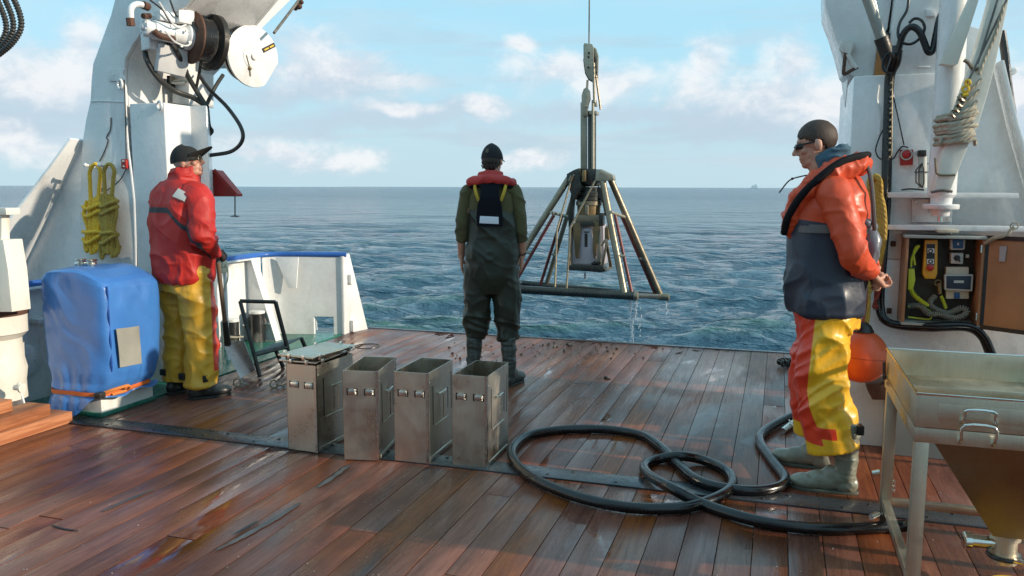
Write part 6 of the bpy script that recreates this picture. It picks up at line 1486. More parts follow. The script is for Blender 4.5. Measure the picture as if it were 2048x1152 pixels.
# unseen deck house added behind the camera to block sky light from the bow
root = thing('added_deckhouse', 'unseen white deck house with a door, added to shade the working deck', 'added_deckhouse', (-1.8, -2.6, 0))
mb = MB(); mb.box(-5.0, 1.5, -4.5, -2.6, 0, 5.2); mb.build('wall', 'white', root, .01)
mb = MB(); mb.box(-5.1, 1.6, -4.6, -2.2, 5.2, 5.32); mb.build('roof', 'white', root, .01)
mb = MB(); mb.box(-2.2, -1.4, -2.6, -2.55, .25, 2.1); dr = mb.build('door', 'grey_paint', root, .02)
mb = MB(); mb.cyl((-1.5, -2.55, 1.1), (-1.5, -2.48, 1.1), .02, n=10); mb.build('handle', 'chrome', dr)
for x_ in (-4.2, -.6, .5):
    mb = MB(); mb.box(x_-.25, x_+.25, -2.6, -2.57, 1.3, 1.9); wd_ = mb.build('window', 'plastic_black', root, .01)
# ================================================================== PEOPLE
def ring_loft(mb, rings, n=40, ex=2.4):
    """rings: (x, y, z, rx, ry[, tilt about x]) stacked; closed solid"""
    vs = []
    for r in rings:
        x, y, z, rx, ry = r[:5]; tl = r[5] if len(r) > 5 else 0
        for j in range(n):
            a = 2*math.pi*j/n; c_, s_ = math.cos(a), math.sin(a); k = (abs(c_)**ex+abs(s_)**ex)**(-1/ex)
            vs.append((x+rx*c_*k, y+ry*s_*k, z+tl*s_*k*ry))
    m_ = len(rings); fs = [(i*n+j, i*n+(j+1) % n, (i+1)*n+(j+1) % n, (i+1)*n+j) for i in range(m_-1) for j in range(n)]
    fs += [tuple(range(n-1, -1, -1)), tuple((m_-1)*n+j for j in range(n))]
    mb.add(vs, fs); return mb
def limb(mb, pts, rs, n=18, smooth=5, balls=True, flat=None):
    a = len(mb.v); mb.tube(pts, list(rs), n, smooth=smooth if len(pts) > 2 else 0)
    if balls: mb.sphere(pts[0], rs[0], 14, 10); mb.sphere(pts[-1], rs[-1], 14, 10)
    return mb
def voxel(mb, vox, smooth=3, fac=.5):
    me = bpy.data.meshes.new('tmp'); me.from_pydata(mb.v, [], mb.f)
    bm = bmesh.new(); bm.from_mesh(me); bmesh.ops.recalc_face_normals(bm, faces=bm.faces); bm.to_mesh(me); bm.free()
    o = bpy.data.objects.new('tmp', me); col.objects.link(o)
    md = o.modifiers.new('r', 'REMESH'); md.mode = 'VOXEL'; md.voxel_size = vox; md.adaptivity = 0
    sm = o.modifiers.new('s', 'SMOOTH'); sm.factor = fac; sm.iterations = smooth
    dg = bpy.context.evaluated_depsgraph_get(); ev = o.evaluated_get(dg); out = bpy.data.meshes.new_from_object(ev)
    bpy.data.objects.remove(o); bpy.data.meshes.remove(me); return out
def coords(me):
    a = np.empty(len(me.vertices)*3); me.vertices.foreach_get('co', a); return a.reshape(-1, 3)
def normals(me):
    a = np.empty(len(me.vertices)*3); me.vertex_normals.foreach_get('vector', a); return a.reshape(-1, 3)
def put(me, P): me.vertices.foreach_set('co', P.astype(np.float32).ravel()); me.update()
def ridge(p, s): return 2.0*(1-np.abs(vnoise(p, s)))**2.4-.75
def wrinkle(me, layers, limit=None):
    P, N = coords(me), normals(me); D = np.zeros(len(P))
    for amp, fr, seed, mask in layers:
        q = P@np.array(fr) if np.ndim(fr) == 2 else P*np.array(fr)
        w = vnoise(q*.6+3, seed+50)[:, None]*.55
        d = ridge(q+w, seed)*amp
        if mask is not None: d = d*mask(P)
        D += d
    put(me, P+N*D[:, None])
def field(me, fn):
    P = coords(me); at = me.attributes.new('field', 'FLOAT', 'POINT'); at.data.foreach_set('value', fn(P).astype(np.float32))
def finish(me, name, mat, parent, angle=None):
    me.shade_smooth(); me.name = name
    o = bpy.data.objects.new(name, me); col.objects.link(o); me.materials.append(M[mat] if isinstance(mat, str) else mat); o.parent = parent; return o
def sm(x, a, b): t = np.clip((x-a)/(b-a), 0, 1); return t*t*(3-2*t)

def hand_prims(mb, wrist, d, nrm, side, curl=.5, sc=1.):
    """five separate fingers; d towards fingers, nrm palm normal, side = direction of the thumb"""
    d = Vector(d).normalized(); nrm = Vector(nrm); nrm = (nrm-d*nrm.dot(d)).normalized(); s = Vector(side); s = (s-d*s.dot(d)-nrm*s.dot(nrm)).normalized(); w = Vector(wrist)
    for k, o in enumerate((-.030, -.010, .010, .030)): limb(mb, [w+s*o*.6*sc, w+(d*.085+s*o)*sc], [.017*sc, .0135*sc], 10)
    L_ = [.058, .072, .078, .070]
    for k, o in enumerate((-.031, -.0105, .0105, .031)):
        p = w+(d*.088+s*o)*sc; a = 0; pts = [p]; dirn = d+s*(o*1.5)
        for j, f in enumerate((.45, .3, .25)):
            a += curl*(.7 if j == 0 else 1.)+.05*k*curl; v = (dirn*math.cos(a)+nrm*math.sin(a)).normalized(); pts.append(pts[-1]+v*L_[k]*f*sc)
        limb(mb, pts, [.0098*sc, .009*sc, .0084*sc, .0068*sc], 8, 2)
    p = w+(d*.022+s*.028)*sc; q = p+(d*.55+s*.75+nrm*.25).normalized()*.042*sc; r_ = q+(d*.85+s*.25+nrm*(.2+curl*.4)).normalized()*.032*sc; e = r_+(d*.9+nrm*(.2+curl*.5)).normalized()*.022*sc
    limb(mb, [p, q, r_, e], [.016*sc, .0125*sc, .0105*sc, .008*sc], 8, 2)

def head_frame(c, yaw, pitch):
    q = Matrix.Rotation(yaw, 3, 'Z')@Matrix.Rotation(pitch, 3, 'X'); c = Vector(c)
    return lambda v: c+q@Vector(v), q
def head_prims(mb, c, yaw, pitch):
    H, q = head_frame(c, yaw, pitch)
    mb.sphere(H((0, -.012, .03)), (.074, .094, .088), 24, 16, q); mb.sphere(H((0, .022, -.035)), (.058, .068, .075), 20, 14, q)
    mb.sphere(H((0, .062, -.088)), (.026, .024, .02), 12, 8, q); mb.sphere(H((0, .03, -.075)), (.052, .05, .035), 16, 10, q)
    limb(mb, [H((0, .084, .018)), H((0, .108, -.022))], [.008, .0125], 8); mb.sphere(H((.011, .096, -.028)), .008, 8, 6); mb.sphere(H((-.011, .096, -.028)), .008, 8, 6)
    limb(mb, [H((-.034, .077, .030)), H((.034, .077, .030))], [.011, .011], 8); limb(mb, [H((-.018, .083, -.054)), H((.018, .083, -.054))], [.0085, .0085], 8); limb(mb, [H((-.014, .081, -.068)), H((.014, .081, -.068))], [.009, .009], 8)
    for s in (-1, 1):
        mb.sphere(H((s*.075, -.008, -.008)), (.010, .019, .031), 10, 8, q); mb.sphere(H((s*.042, .062, -.02)), (.02, .02, .018), 10, 8, q); mb.sphere(H((s*.03, .074, .008)), .012, 8, 6)
def body_mesh(J, sc=1.):
    mb = MB(); g = lambda k: Vector(J[k])
    ring_loft(mb, [(g('pel').x, g('pel').y, g('pel').z-.06, .12, .09), (g('pel').x, g('pel').y, g('pel').z+.05, .155, .105), (*(g('pel')*.5+g('chest')*.5), .135, .09), (*g('chest'), .165, .105), (g('chest').x, g('chest').y, g('chest').z+.1, .15, .09), (*(g('neck')-Vector((0, 0, .05))), .09, .07)], 28)
    limb(mb, [g('neck')-Vector((0, 0, .05)), Vector(J['head'])-Vector((0, .0, .06))], [.062, .056], 16)
    for s in ('l', 'r'):
        limb(mb, [g('sh'+s), g('el'+s), g('wr'+s)], [.052, .040, .028], 14, 6); limb(mb, [g('hip'+s), g('kn'+s), g('an'+s)], [.085, .056, .036], 16, 6)
        limb(mb, [g('an'+s), g('toe'+s)], [.032, .02], 12); mb.sphere(g('sh'+s), .06, 14, 10)
        hd = J['hand'+s]; hand_prims(mb, g('wr'+s), hd[0], hd[1], hd[2], hd[3], J.get('hs', 1.))
    head_prims(mb, J['head'], J['hyaw'], J['hpitch'])
    return voxel(mb, .0046, 2, .5)
def boot(parent, heel, toe, top, rt, mat, sole, name='boot', h=.10, wide=.05):
    """wellington: foot + shaft, separate sole"""
    heel, toe, top = Vector(heel), Vector(toe), Vector(top); d = (toe-heel); L = d.length; d.normalize(); s = Vector((d.y, -d.x, 0)); q = Matrix((s, d, Vector((0, 0, 1)))).transposed()
    mb = MB(); an = heel+d*.06+Vector((0, 0, h))
    mb.sphere(heel+d*.055+Vector((0, 0, .048)), (wide*.84, .06, .05), 16, 12, q); mb.sphere(toe-d*.075+Vector((0, 0, .042)), (wide*1.06, .085, .04), 18, 12, q); mb.sphere(heel+d*(L*.5)+Vector((0, 0, .055)), (wide*.88, L*.32, .05), 18, 12, q)
    mb.sphere(heel+d*.09+Vector((0, 0, .085)), (wide*.92, .085, .06), 16, 10, q)
    limb(mb, [an, an.lerp(top, .5), top], [wide*1.02, rt*.95, rt], 22, 4, balls=False); mb.sphere(an, wide*1.02, 16, 10)
    me = voxel(mb, .006, 3); P = coords(me); P[:, 2] = np.maximum(P[:, 2], .012+0*P[:, 2])
    put(me, P); wrinkle(me, [(.004, (9, 9, 30), 3, lambda P: sm(P[:, 2], .1, .2)), (.0015, (20, 20, 40), 6, None)])
    o = finish(me, name, mat, parent)
    mb = MB(); pts = []
    for k in range(28):
        a = 2*math.pi*k/28; y = (.5+.5*math.cos(a)); xx = math.sin(a)*wide*(1.03 if math.cos(a) > 0 else .86); pts.append(heel+d*(-.006+y*(L+.012))+s*xx+Vector((0, 0, .0)))
    mb.prism(pts, (0, 0, .016)); mb.build('sole', sole, o, .003, local=True)
    return o
def cap_mesh(H, q, brim=1, r=(.083, .104, .078), z=.045, dome=True):
    mb = MB(); vs = []; n = 28; rings = 12
    for i in range(rings+1):
        t = math.pi/2*i/rings
        for j in range(n):
            a = 2*math.pi*j/n; vs.append(H((r[0]*math.cos(a)*math.cos(t), -.010+r[1]*math.sin(a)*math.cos(t), z-.028*(1-math.sin(t))+r[2]*math.sin(t)-.008*math.sin(a))))
    fs = [(i*n+j, i*n+(j+1) % n, (i+1)*n+(j+1) % n, (i+1)*n+j) for i in range(rings) for j in range(n)]
    m0 = len(vs)
    for i in range(2):
        for j in range(n):
            a = 2*math.pi*j/n; k = .93-.01*i; vs.append(H((r[0]*k*math.cos(a), -.010+r[1]*k*math.sin(a), z-.028+.03*i-.008*math.sin(a))))
    fs += [(m0+j, m0+(j+1) % n, (j+1) % n, j) for j in range(n)]
    mb.add(vs, fs); return mb
def brim_mesh(H, r=(.083, .104), z=.02, L=.075, sgn=1, lift=0.):
    mb = MB(); vs = []; n = 16
    for k in (0, 1):
        for i in range(4):
            for j in range(n+1):
                a = math.pi*(.12+.76*j/n); e = i/3; x_ = r[0]*.98*math.cos(a); y_ = r[1]*math.sin(a)*.98+L*e*math.sin(a)**.7
                vs.append(H((x_, sgn*(y_)-.01, z-.004-.018*(x_/r[0])**2+.010*e*(1-(x_/r[0])**2)-.012*e+lift*e-.005*k)))
    N = 4*(n+1); fs = []
    for i in range(3):
        for j in range(n):
            a = i*(n+1)+j; fs += [(a, a+1, a+n+2, a+n+1), (N+a, N+a+n+1, N+a+n+2, N+a+1)]
    for j in range(n): a = 3*(n+1)+j; fs.append((a, a+1, N+a+1, N+a)); fs.append((j, N+j, N+j+1, j+1))
    for i in range(3):
        a = i*(n+1); fs.append((a, a+n+1, N+a+n+1, N+a)); a += n; fs.append((a, N+a, N+a+n+1, a+n+1))
    mb.add(vs, fs); return mb
def hair_shell(H, q, mat, parent, r=(.0785, .0985, .092), low=-.02, front=.05, name='hair'):
    mb = MB(); mb.sphere(H((0, -.012, .03)), r, 40, 30, q); me = bpy.data.meshes.new(name); me.from_pydata(mb.v, [], mb.f)
    bm = bmesh.new(); bm.from_mesh(me); inv = q.transposed(); c0 = H((0, 0, 0)); kill = []
    for v in bm.verts:
        l = inv@(v.co-c0)
        lim = low-.062*min(1, max(0, (-l.y-.015)/.03)) if l.y < .02 else low+(l.y-.02)*.45+.010
        if l.z < lim or (l.y > front+.018 and l.z < .066): kill.append(v)
        v.co += (v.co-H((0, -.012, .03))).normalized()*random.uniform(-.0012, .0014)
    bmesh.ops.delete(bm, geom=kill, context='VERTS'); bmesh.ops.solidify(bm, geom=bm.faces, thickness=.0015); bm.to_mesh(me); bm.free()
    return finish(me, name, mat, parent)
# ---- shared cloth materials
PVC_Y = (.86, .45, .02); PVC_R = (.78, .05, .018)
def trousers(parent, J, r_hip, r_kn, r_an, zhem, mat, fieldfn, layers, waist=None, kneepush=(0, 0, 0)):
    mb = MB(); g = lambda k: Vector(J[k]); p = g('pel')
    if waist: ring_loft(mb, waist, 36)
    for s in ('l', 'r'):
        hp, kn, an = g('hip'+s), g('kn'+s), g('an'+s); e = an+(kn-an)*((zhem-an.z)/(kn.z-an.z)); m1 = hp.lerp(kn, .5)
        limb(mb, [hp+Vector((0, 0, .04)), m1, kn+Vector(kneepush), kn.lerp(e, .5), e], [r_hip, (r_hip+r_kn)/2, r_kn, (r_kn+r_an)/2, r_an], 26, 5, balls=False)
    me = voxel(mb, .0075, 3, .5); wrinkle(me, layers)
    if fieldfn: field(me, fieldfn)
    return finish(me, 'trousers', mat, parent)
def sleeve(mb, pts, rs): return limb(mb, pts, rs, 24, 6, balls=False)

# ---------------------------------------------------------------- right man: orange jacket, hands behind his back
def man_right():
    root = thing('person', 'man in orange and navy oilskins with sunglasses, hands clasped behind his back', 'person', (.285, 4.43, 0), R(84), None)
    J = dict(pel=(0, .02, .98), chest=(0, .045, 1.34), neck=(0, .045, 1.56), head=(0, .125, 1.715), hyaw=R(6), hpitch=-R(13),
             shl=(-.19, .02, 1.49), ell=(-.255, -.075, 1.22), wrl=(-.075, -.165, 1.085), shr=(.19, .02, 1.49), elr=(.255, -.085, 1.22), wrr=(.065, -.165, 1.07),
             hipl=(-.10, .02, .93), knl=(-.135, .035, .51), anl=(-.165, -.075, .10), hipr=(.10, .03, .93), knr=(.14, .085, .51), anr=(.16, .05, .10), toel=(-.175, .10, .04), toer=(.17, .22, .04),
             handl=((.72, -.42, -.55), (.1, -.5, .6), (0, -.5, .8), 1.0), handr=((-.75, -.45, -.35), (.1, .6, .2), (0, -.4, .9), 1.1), hs=1.0)
    finish(body_mesh(J), 'body', M['skin'], root)
    H, q = head_frame(J['head'], J['hyaw'], J['hpitch'])
    hair_shell(H, q, 'hair_brown', root, (.0765, .0965, .0905), .004, .062)
    mb = MB()
    for s in (-1, 1):
        mb.sphere(H((s*.031, .094, .007)), (.025, .006, .015), 14, 10, q@Matrix.Rotation(s*-.18, 3, 'Z')); mb.beam(H((s*.056, .090, .012)), H((s*.078, -.005, .012)), .003, .008)
        mb.sphere(H((s*.055, .078, .007)), (.006, .018, .015), 10, 8, q)
    mb.beam(H((-.012, .103, .010)), H((.012, .103, .010)), .004, .006); mb.build('sunglasses', paint('dark_glasses', (.01, .01, .012), .08, .05, .0001), root, local=True)
    # jacket torso
    mb = MB(); ring_loft(mb, [(0, .045, .885, .225, .172), (0, .05, .93, .228, .178), (0, .055, 1.03, .222, .190), (0, .05, 1.15, .215, .183), (0, .05, 1.27, .215, .182), (0, .045, 1.38, .225, .180), (0, .03, 1.47, .215, .155), (0, .02, 1.535, .16, .12), (0, .03, 1.575, .105, .10)], 48)
    me = voxel(mb, .007, 4); wrinkle(me, [(.010, (4, 4, 3), 2, None), (.010, [[5, 0, 2.], [0, 5, 3.], [0, 0, 9]], 5, lambda P: sm(1.2-P[:, 2], 0, .25)), (.004, (10, 10, 9), 8, None), (.005, (8, 8, 2.2), 14, lambda P: sm(1.05-P[:, 2], 0, .1))])
    field(me, lambda P: P[:, 2]-(1.325+.055*sm(P[:, 1], .0, .2)*0+.03*np.sin(P[:, 1]*5)-.05*sm(-P[:, 1], 0, .15)))
    jm = cloth('oilskin_navy_orange', (.026, .034, .055), .46, 500, .0002, .08, coat=.06, fold=.005, fscale=12, c2=(.64, .07, .018), field='field', stain=.18)
    om = cloth('oilskin_orange', (.66, .072, .018), .50, 500, .0002, .08, coat=.05, fold=.006, fscale=14, stain=.15)
    finish(me, 'jacket', jm, root)
    for s, sg in (('l', -1), ('r', 1)):
        mb = MB(); sh, el, wr = Vector(J['sh'+s]), Vector(J['el'+s]), Vector(J['wr'+s])
        sleeve(mb, [sh+Vector((-sg*.07, .01, .01)), sh+Vector((sg*.01, 0, -.02)), sh.lerp(el, .5)+Vector((sg*.012, .0, 0)), el+Vector((sg*.01, -.005, -.02)), el.lerp(wr, .5)+Vector((sg*.01, 0, -.02)), wr+(el-wr)*.18], [.072, .080, .074, .068, .060, .048])
        me = voxel(mb, .0065, 3); wrinkle(me, [(.004, [[3, 0, 0], [0, 6, 6], [0, 5, 9]], 4, None), (.007, [[6, 0, 0], [0, 12, 9], [0, 6, 15]], 11, lambda P: sm(1.34-P[:, 2], 0, .1)), (.003, (14, 14, 14), 7, None)])
        finish(me, 'sleeve', om, root)
    # chest fold flap in navy hanging at the side of the back
    # hood / collar and life jacket
    mb = MB(); limb(mb, [(-.11, .21, 1.32), (-.145, .19, 1.41), (-.165, .12, 1.51), (-.135, .01, 1.585), (-.06, -.07, 1.615), (.06, -.07, 1.615), (.135, .01, 1.585), (.165, .12, 1.51), (.145, .19, 1.41), (.11, .21, 1.32)], [.050, .056, .058, .052, .05, .05, .052, .058, .056, .050], 20, 6)
    limb(mb, [(-.09, .205, 1.30), (-.10, .215, 1.36)], [.05, .05], 16); limb(mb, [(.09, .205, 1.30), (.10, .215, 1.36)], [.05, .05], 16)
    me = voxel(mb, .006, 3); wrinkle(me, [(.008, (12, 12, 12), 5, None), (.004, (25, 25, 25), 9, None)]); lj = finish(me, 'life_jacket', om, root)
    mb = MB()
    for sg in (-1, 1):
        vs = [(sg*.135, .245, 1.275), (sg*.180, .228, 1.35), (sg*.212, .175, 1.45), (sg*.216, .09, 1.545), (sg*.175, .0, 1.62), (sg*.11, -.075, 1.65), (sg*.04, -.112, 1.658)]
        mb.tube(vs, .0185, 10, smooth=6)
    mb.tube([(-.04, -.112, 1.658), (0, -.116, 1.66), (.04, -.112, 1.658)], .0185, 10)
    mb.build('edge_strap', cloth('black_webbing', (.008, .008, .010), .75, 300, .0004, .03, spec=.15), lj, local=True)
    # strap crossing the back
    mb = MB(); mb.tube([(-.06, -.115, 1.61), (-.10, -.135, 1.55), (-.115, -.150, 1.45), (-.11, -.162, 1.34), (-.09, -.165, 1.30)], .010, 8, smooth=5); mb.build('back_strap', cloth('grey_webbing', (.10, .09, .09), .6, 300, .0004), lj, local=True)
    mb = MB(); mb.tube([(-.06, .14, 1.565), (-.06, .19, 1.555), (-.06, .24, 1.535), (-.055, .285, 1.475)], .0035, 6, smooth=4); mb.sphere((-.06, .225, 1.545), .007, 8, 6); mb.build('drawcord', 'plastic_black', lj, local=True)
    mb = MB(); mb.obox((-.135, .17, 1.335), .012, .03, .035); mb.build('reflector', 'white', lj, .003, local=True)
    # waist belt tail at the back
    mb = MB(); ring_loft(mb, [(0, .045, 1.285, .222, .190), (0, .045, 1.325, .224, .190)], 48); me = mb.mesh('belt'); link(me, 'belt', cloth('grey_belt', (.14, .13, .13), .5, 300, .0004), root, True)
    mb = MB(); limb(mb, [(-.05, -.135, 1.30), (-.06, -.150, 1.24), (-.05, -.145, 1.14)], [.03, .045, .035], 18, 5); limb(mb, [(-.02, -.15, 1.31), (-.11, -.125, 1.33)], [.022, .016], 12); me = voxel(mb, .006, 2); wrinkle(me, [(.010, (14, 14, 10), 3, None)]); finish(me, 'apron_knot', cloth('grey_oilskin_tie', (.16, .17, .20), .35, 500, .0002, coat=.1), root)
    # neck gaiter
    mb = MB(); ring_loft(mb, [(0, .030, 1.555, .088, .090), (0, .036, 1.61, .085, .092), (0, .050, 1.655, .082, .092, -.30), (0, .058, 1.685, .076, .086, -.45)], 30); me = voxel(mb, .005, 2); wrinkle(me, [(.007, (16, 16, 26), 3, None)])
    finish(me, 'neck_gaiter', cloth('blue_fleece', (.045, .11, .16), .8, 300, .0008, sheen=.2), root)
    # trousers: red in front, yellow behind, yellow hem
    ty = NT('oilskin_trousers_two_tone')
    f = t_ = None
    def fld(P):
        # >0 -> red ; front half of each leg, hem stays yellow
        leg = np.where(P[:, 0] < 0, -1, 1); cyl = np.where(leg < 0, np.interp(P[:, 2], [.1, .51, .93], [-.03, .045, .02]), np.interp(P[:, 2], [.1, .51, .93], [.07, .09, .03]))
        line = cyl+.052-.05*sm(.5-P[:, 2], 0, .3)*(leg < 0)
        red = P[:, 1]-line
        hem = P[:, 2]-np.where(leg < 0, .255, .275); tab = np.minimum.reduce([P[:, 1]-(cyl-.06), .345-P[:, 2], P[:, 2]-.29])
        return np.minimum(np.maximum(red, np.where(leg < 0, tab, -1)), hem)
    m_ = cloth('oilskin_yellow_red', PVC_Y, .38, 500, .0002, .05, coat=.12, fold=.006, fscale=9, c2=PVC_R, field='field', stain=.22)
    hem_layers = [(.010, [[4, 0, 1], [0, 4.5, 5], [0, 3, 7]], 4, lambda P: sm(P[:, 2], .26, .4)), (.011, [[4, 0, 3], [0, 4, -6], [0, 3, 7]], 9, lambda P: sm(P[:, 2], .28, .4)), (.006, [[9, 0, 3], [0, 9, 12], [0, 9, 16]], 19, lambda P: sm(P[:, 2], .26, .36)), (.002, (13, 13, 13), 17, None)]
    J2 = dict(J); J2['hipl'] = (-.085, .045, .90); J2['hipr'] = (.085, .055, .90); J2['anl'] = (-.17, -.06, .10); J2['anr'] = (.16, .05, .10)
    trousers(root, J2, .115, .122, .125, .205, m_, fld, hem_layers, [(0, .03, .80, .19, .145), (0, .035, .88, .19, .14), (0, .04, .95, .16, .12)])
    vel = 'black_tape'
    mb = MB(); mb.obox((-.20, -.147, .34), .07, .03, .045, Matrix.Rotation(.3, 3, 'Z')); mb.build('ankle_tab', vel, root, .004, local=True)
    bm_ = cloth('green_rubber_boot', (.25, .25, .19), .34, 300, .0002, .12, coat=.25, fold=.003, stain=.35); sole = paint('boot_sole', (.10, .11, .085), .55, .2, .0008, 50, dirt=.4)
    boot(root, (-.165, -.155, 0), (-.185, .155, 0), (-.17, -.085, .36), .066, bm_, sole); boot(root, (.155, -.02, 0), (.19, .285, 0), (.16, .05, .36), .066, bm_, sole)
man_right()

# ---------------------------------------------------------------- middle man: dark green waders, seen from behind
def man_middle():
    root = thing('person', 'man in dark green waders and black cap looking out over the stern', 'person', (-2.045, 5.84, 0), R(14), None)
    root.scale = (.945, .97, 1)
    J = dict(pel=(0, .0, .92), chest=(0, .01, 1.32), neck=(0, .01, 1.54), head=(.005, .035, 1.70), hyaw=-R(16), hpitch=-R(2),
             shl=(-.18, .0, 1.45), ell=(-.232, -.015, 1.19), wrl=(-.248, .045, .975), shr=(.18, .0, 1.45), elr=(.232, -.015, 1.19), wrr=(.240, .04, .985),
             hipl=(-.095, .0, .88), knl=(-.125, .02, .47), anl=(-.14, -.01, .09), hipr=(.095, .0, .88), knr=(.125, .03, .47), anr=(.135, .01, .09), toel=(-.15, .14, .04), toer=(.15, .15, .04),
             handl=((.04, .15, -1), (1, .1, .1), (.1, 1, .1), .32), handr=((-.04, .15, -1), (-1, .1, .1), (-.1, 1, .1), .32), hs=.98)
    finish(body_mesh(J), 'body', M['skin'], root)
    H, q = head_frame(J['head'], J['hyaw'], J['hpitch'])
    mb = MB(); mb.sphere(H((0, -.03, -.005)), (.076, .080, .07), 24, 16, q); mb.sphere(H((0, -.055, -.045)), (.058, .045, .04), 18, 12, q)
    for k in range(40): a = random.uniform(.5, 2.64); p = H((.078*math.cos(a)*1.02, -.03-.08*math.sin(a), random.uniform(-.06, -.01))); mb.tube([p, p+Vector((random.uniform(-.01, .01), -.006, -.022))], [.004, .001], 5)
    for k in range(14): p = H((-.072, random.uniform(-.02, .03), random.uniform(-.03, .005))); mb.tube([p, p+Vector((-.014, random.uniform(-.01, .01), random.uniform(-.016, .008)))], [.004, .001], 5)
    mb.build('hair', hair_mat('dark_hair', (.02, .012, .008)), root, local=True, angle=60)
    capm = cloth('black_cap_cloth', (.012, .013, .016), .75, 400, .0004, .1)
    o = cap_mesh(H, q, r=(.085, .103, .086), z=.030).build('cap', capm, root, angle=70, local=True)
    brim_mesh(H, (.083, .1), .02, .07, 1).build('brim', capm, o, angle=60, local=True)
    mb = MB(); mb.prism([H((-.012, -.118, .045)), H((.010, -.118, .045)), H((.010, -.112, .075)), H((-.012, -.112, .075))], q@Vector((0, -.003, 0))); mb.build('badge', paint('cap_badge', (.12, .09, .06), .6), o, local=True)
    # sweater: torso + sleeves pushed up
    sw = cloth('olive_sweater', (.095, .082, .030), .85, 220, .0012, .12, sheen=.2, fold=.004, fscale=16)
    mb = MB(); ring_loft(mb, [(0, .0, 1.05, .175, .125), (0, .0, 1.2, .185, .13), (0, .0, 1.33, .185, .13), (0, .0, 1.43, .18, .12), (0, .0, 1.49, .15, .10), (0, .0, 1.53, .10, .08), (0, .0, 1.555, .07, .07)], 40)
    me = voxel(mb, .008, 4); wrinkle(me, [(.006, (8, 8, 6), 3, None)]); finish(me, 'sweater', sw, root)
    for s, sg in (('l', -1), ('r', 1)):
        sh, el, wr = Vector(J['sh'+s]), Vector(J['el'+s]), Vector(J['wr'+s]); mb = MB()
        e = el.lerp(wr, .42)
        sleeve(mb, [sh+Vector((-sg*.07, 0, .015)), sh+Vector((sg*.0, 0, -.0)), sh.lerp(el, .5)+Vector((sg*.012, 0, 0)), el, e], [.066, .066, .058, .052, .045])
        me = voxel(mb, .0065, 3); wrinkle(me, [(.006, [[6, 0, 4], [0, 8, 5], [0, 0, 13]], 5+sg, None), (.006, (8, 8, 22), 8, lambda P: sm(1.25-P[:, 2], 0, .08))]); finish(me, 'sleeve', sw, root)
    wd = cloth('green_wader_rubber', (.026, .032, .021), .46, 300, .0003, .10, coat=.12, fold=.006, fscale=10, stain=.2)
    mb = MB(); ring_loft(mb, [(0, .0, .70, .12, .095), (0, .0, .76, .160, .125), (0, .0, .83, .188, .147), (0, .0, .91, .198, .157), (0, .0, 1.02, .20, .155), (0, .0, 1.15, .192, .148), (0, .0, 1.26, .180, .144), (0, .0, 1.32, .160, .142), (0, .0, 1.35, .12, .135)], 48)
    g = lambda k: Vector(J[k])
    for s, sg in (('l', -1), ('r', 1)):
        hp, kn, an = g('hip'+s), g('kn'+s), g('an'+s)
        limb(mb, [hp+Vector((0, 0, .02)), hp.lerp(kn, .5)+Vector((sg*.008, 0, 0)), kn+Vector((0, 0, .05)), kn+Vector((0, 0, -.06)), kn.lerp(an, .33)], [.118, .112, .096, .088, .078], 26, 5, balls=False)
    me = voxel(mb, .0075, 6)
    wrinkle(me, [(.012, [[4, 0, 2], [0, 4, 3], [0, 0, 4]], 3, None), (.012, [[5, 0, 4], [0, 5, 3], [2, 2, 13]], 12, lambda P: sm(.72-P[:, 2], 0, .16)), (.010, [[4, 0, 6], [0, 4, -4], [0, 0, 9]], 21, lambda P: sm(P[:, 2], .85, 1.05)), (.004, (13, 13, 13), 7, None)])
    P = coords(me); put(me, P); finish(me, 'waders', wd, root)
    # suspenders bib
    yw = cloth('yellow_webbing', (.55, .36, .03), .6, 300, .0004)
    for s in (-1, 1): mb = MB(); mb.tube([(s*.085, -.142, 1.40), (s*.105, -.140, 1.45), (s*.118, -.118, 1.50), (s*.11, -.06, 1.535)], .013, 8, smooth=5); mb.build('brace_strap', yw, root, local=True)
    blk = cloth('black_harness', (.006, .007, .012), .75, 300, .0004, .02, spec=.15)
    # life jacket: back panel and red collar
    mb = MB(); ring = [(-.088, 1.22), (.088, 1.22), (.105, 1.34), (.075, 1.42), (.082, 1.53), (-.082, 1.53), (-.075, 1.42), (-.105, 1.34)]
    def bk(x, z): return Vector((x, -(.146+.010*math.sin((1.5-z)*6)-.35*x*x-max(0, z-1.42)*.28), z))
    nx, nz = 14, 26; vs = []; fs = []
    for k in (0, 1):
        for i in range(nz+1):
            z = 1.215+(1.535-1.215)*i/nz; hw = np.interp(z, [1.215, 1.28, 1.36, 1.43, 1.48, 1.535], [.098, .102, .094, .072, .070, .095])
            for j in range(nx+1):
                p = bk((j/nx*2-1)*hw, z); vs.append(p+Vector((0, -.016+.010*k, 0)))
    N = (nx+1)*(nz+1)
    for i in range(nz):
        for j in range(nx):
            a = i*(nx+1)+j; fs += [(a, a+1, a+nx+2, a+nx+1), (N+a, N+a+nx+1, N+a+nx+2, N+a+1)]
    for j in range(nx): a = j; fs.append((a, N+a, N+a+1, a+1)); a = nz*(nx+1)+j; fs.append((a, a+1, N+a+1, N+a))
    for i in range(nz): a = i*(nx+1); fs.append((a, a+nx+1, N+a+nx+1, N+a)); a += nx; fs.append((a, N+a, N+a+nx+1, a+nx+1))
    mb = MB(); mb.add(vs, fs); lj = mb.build('life_jacket', blk, root, local=True, angle=60)
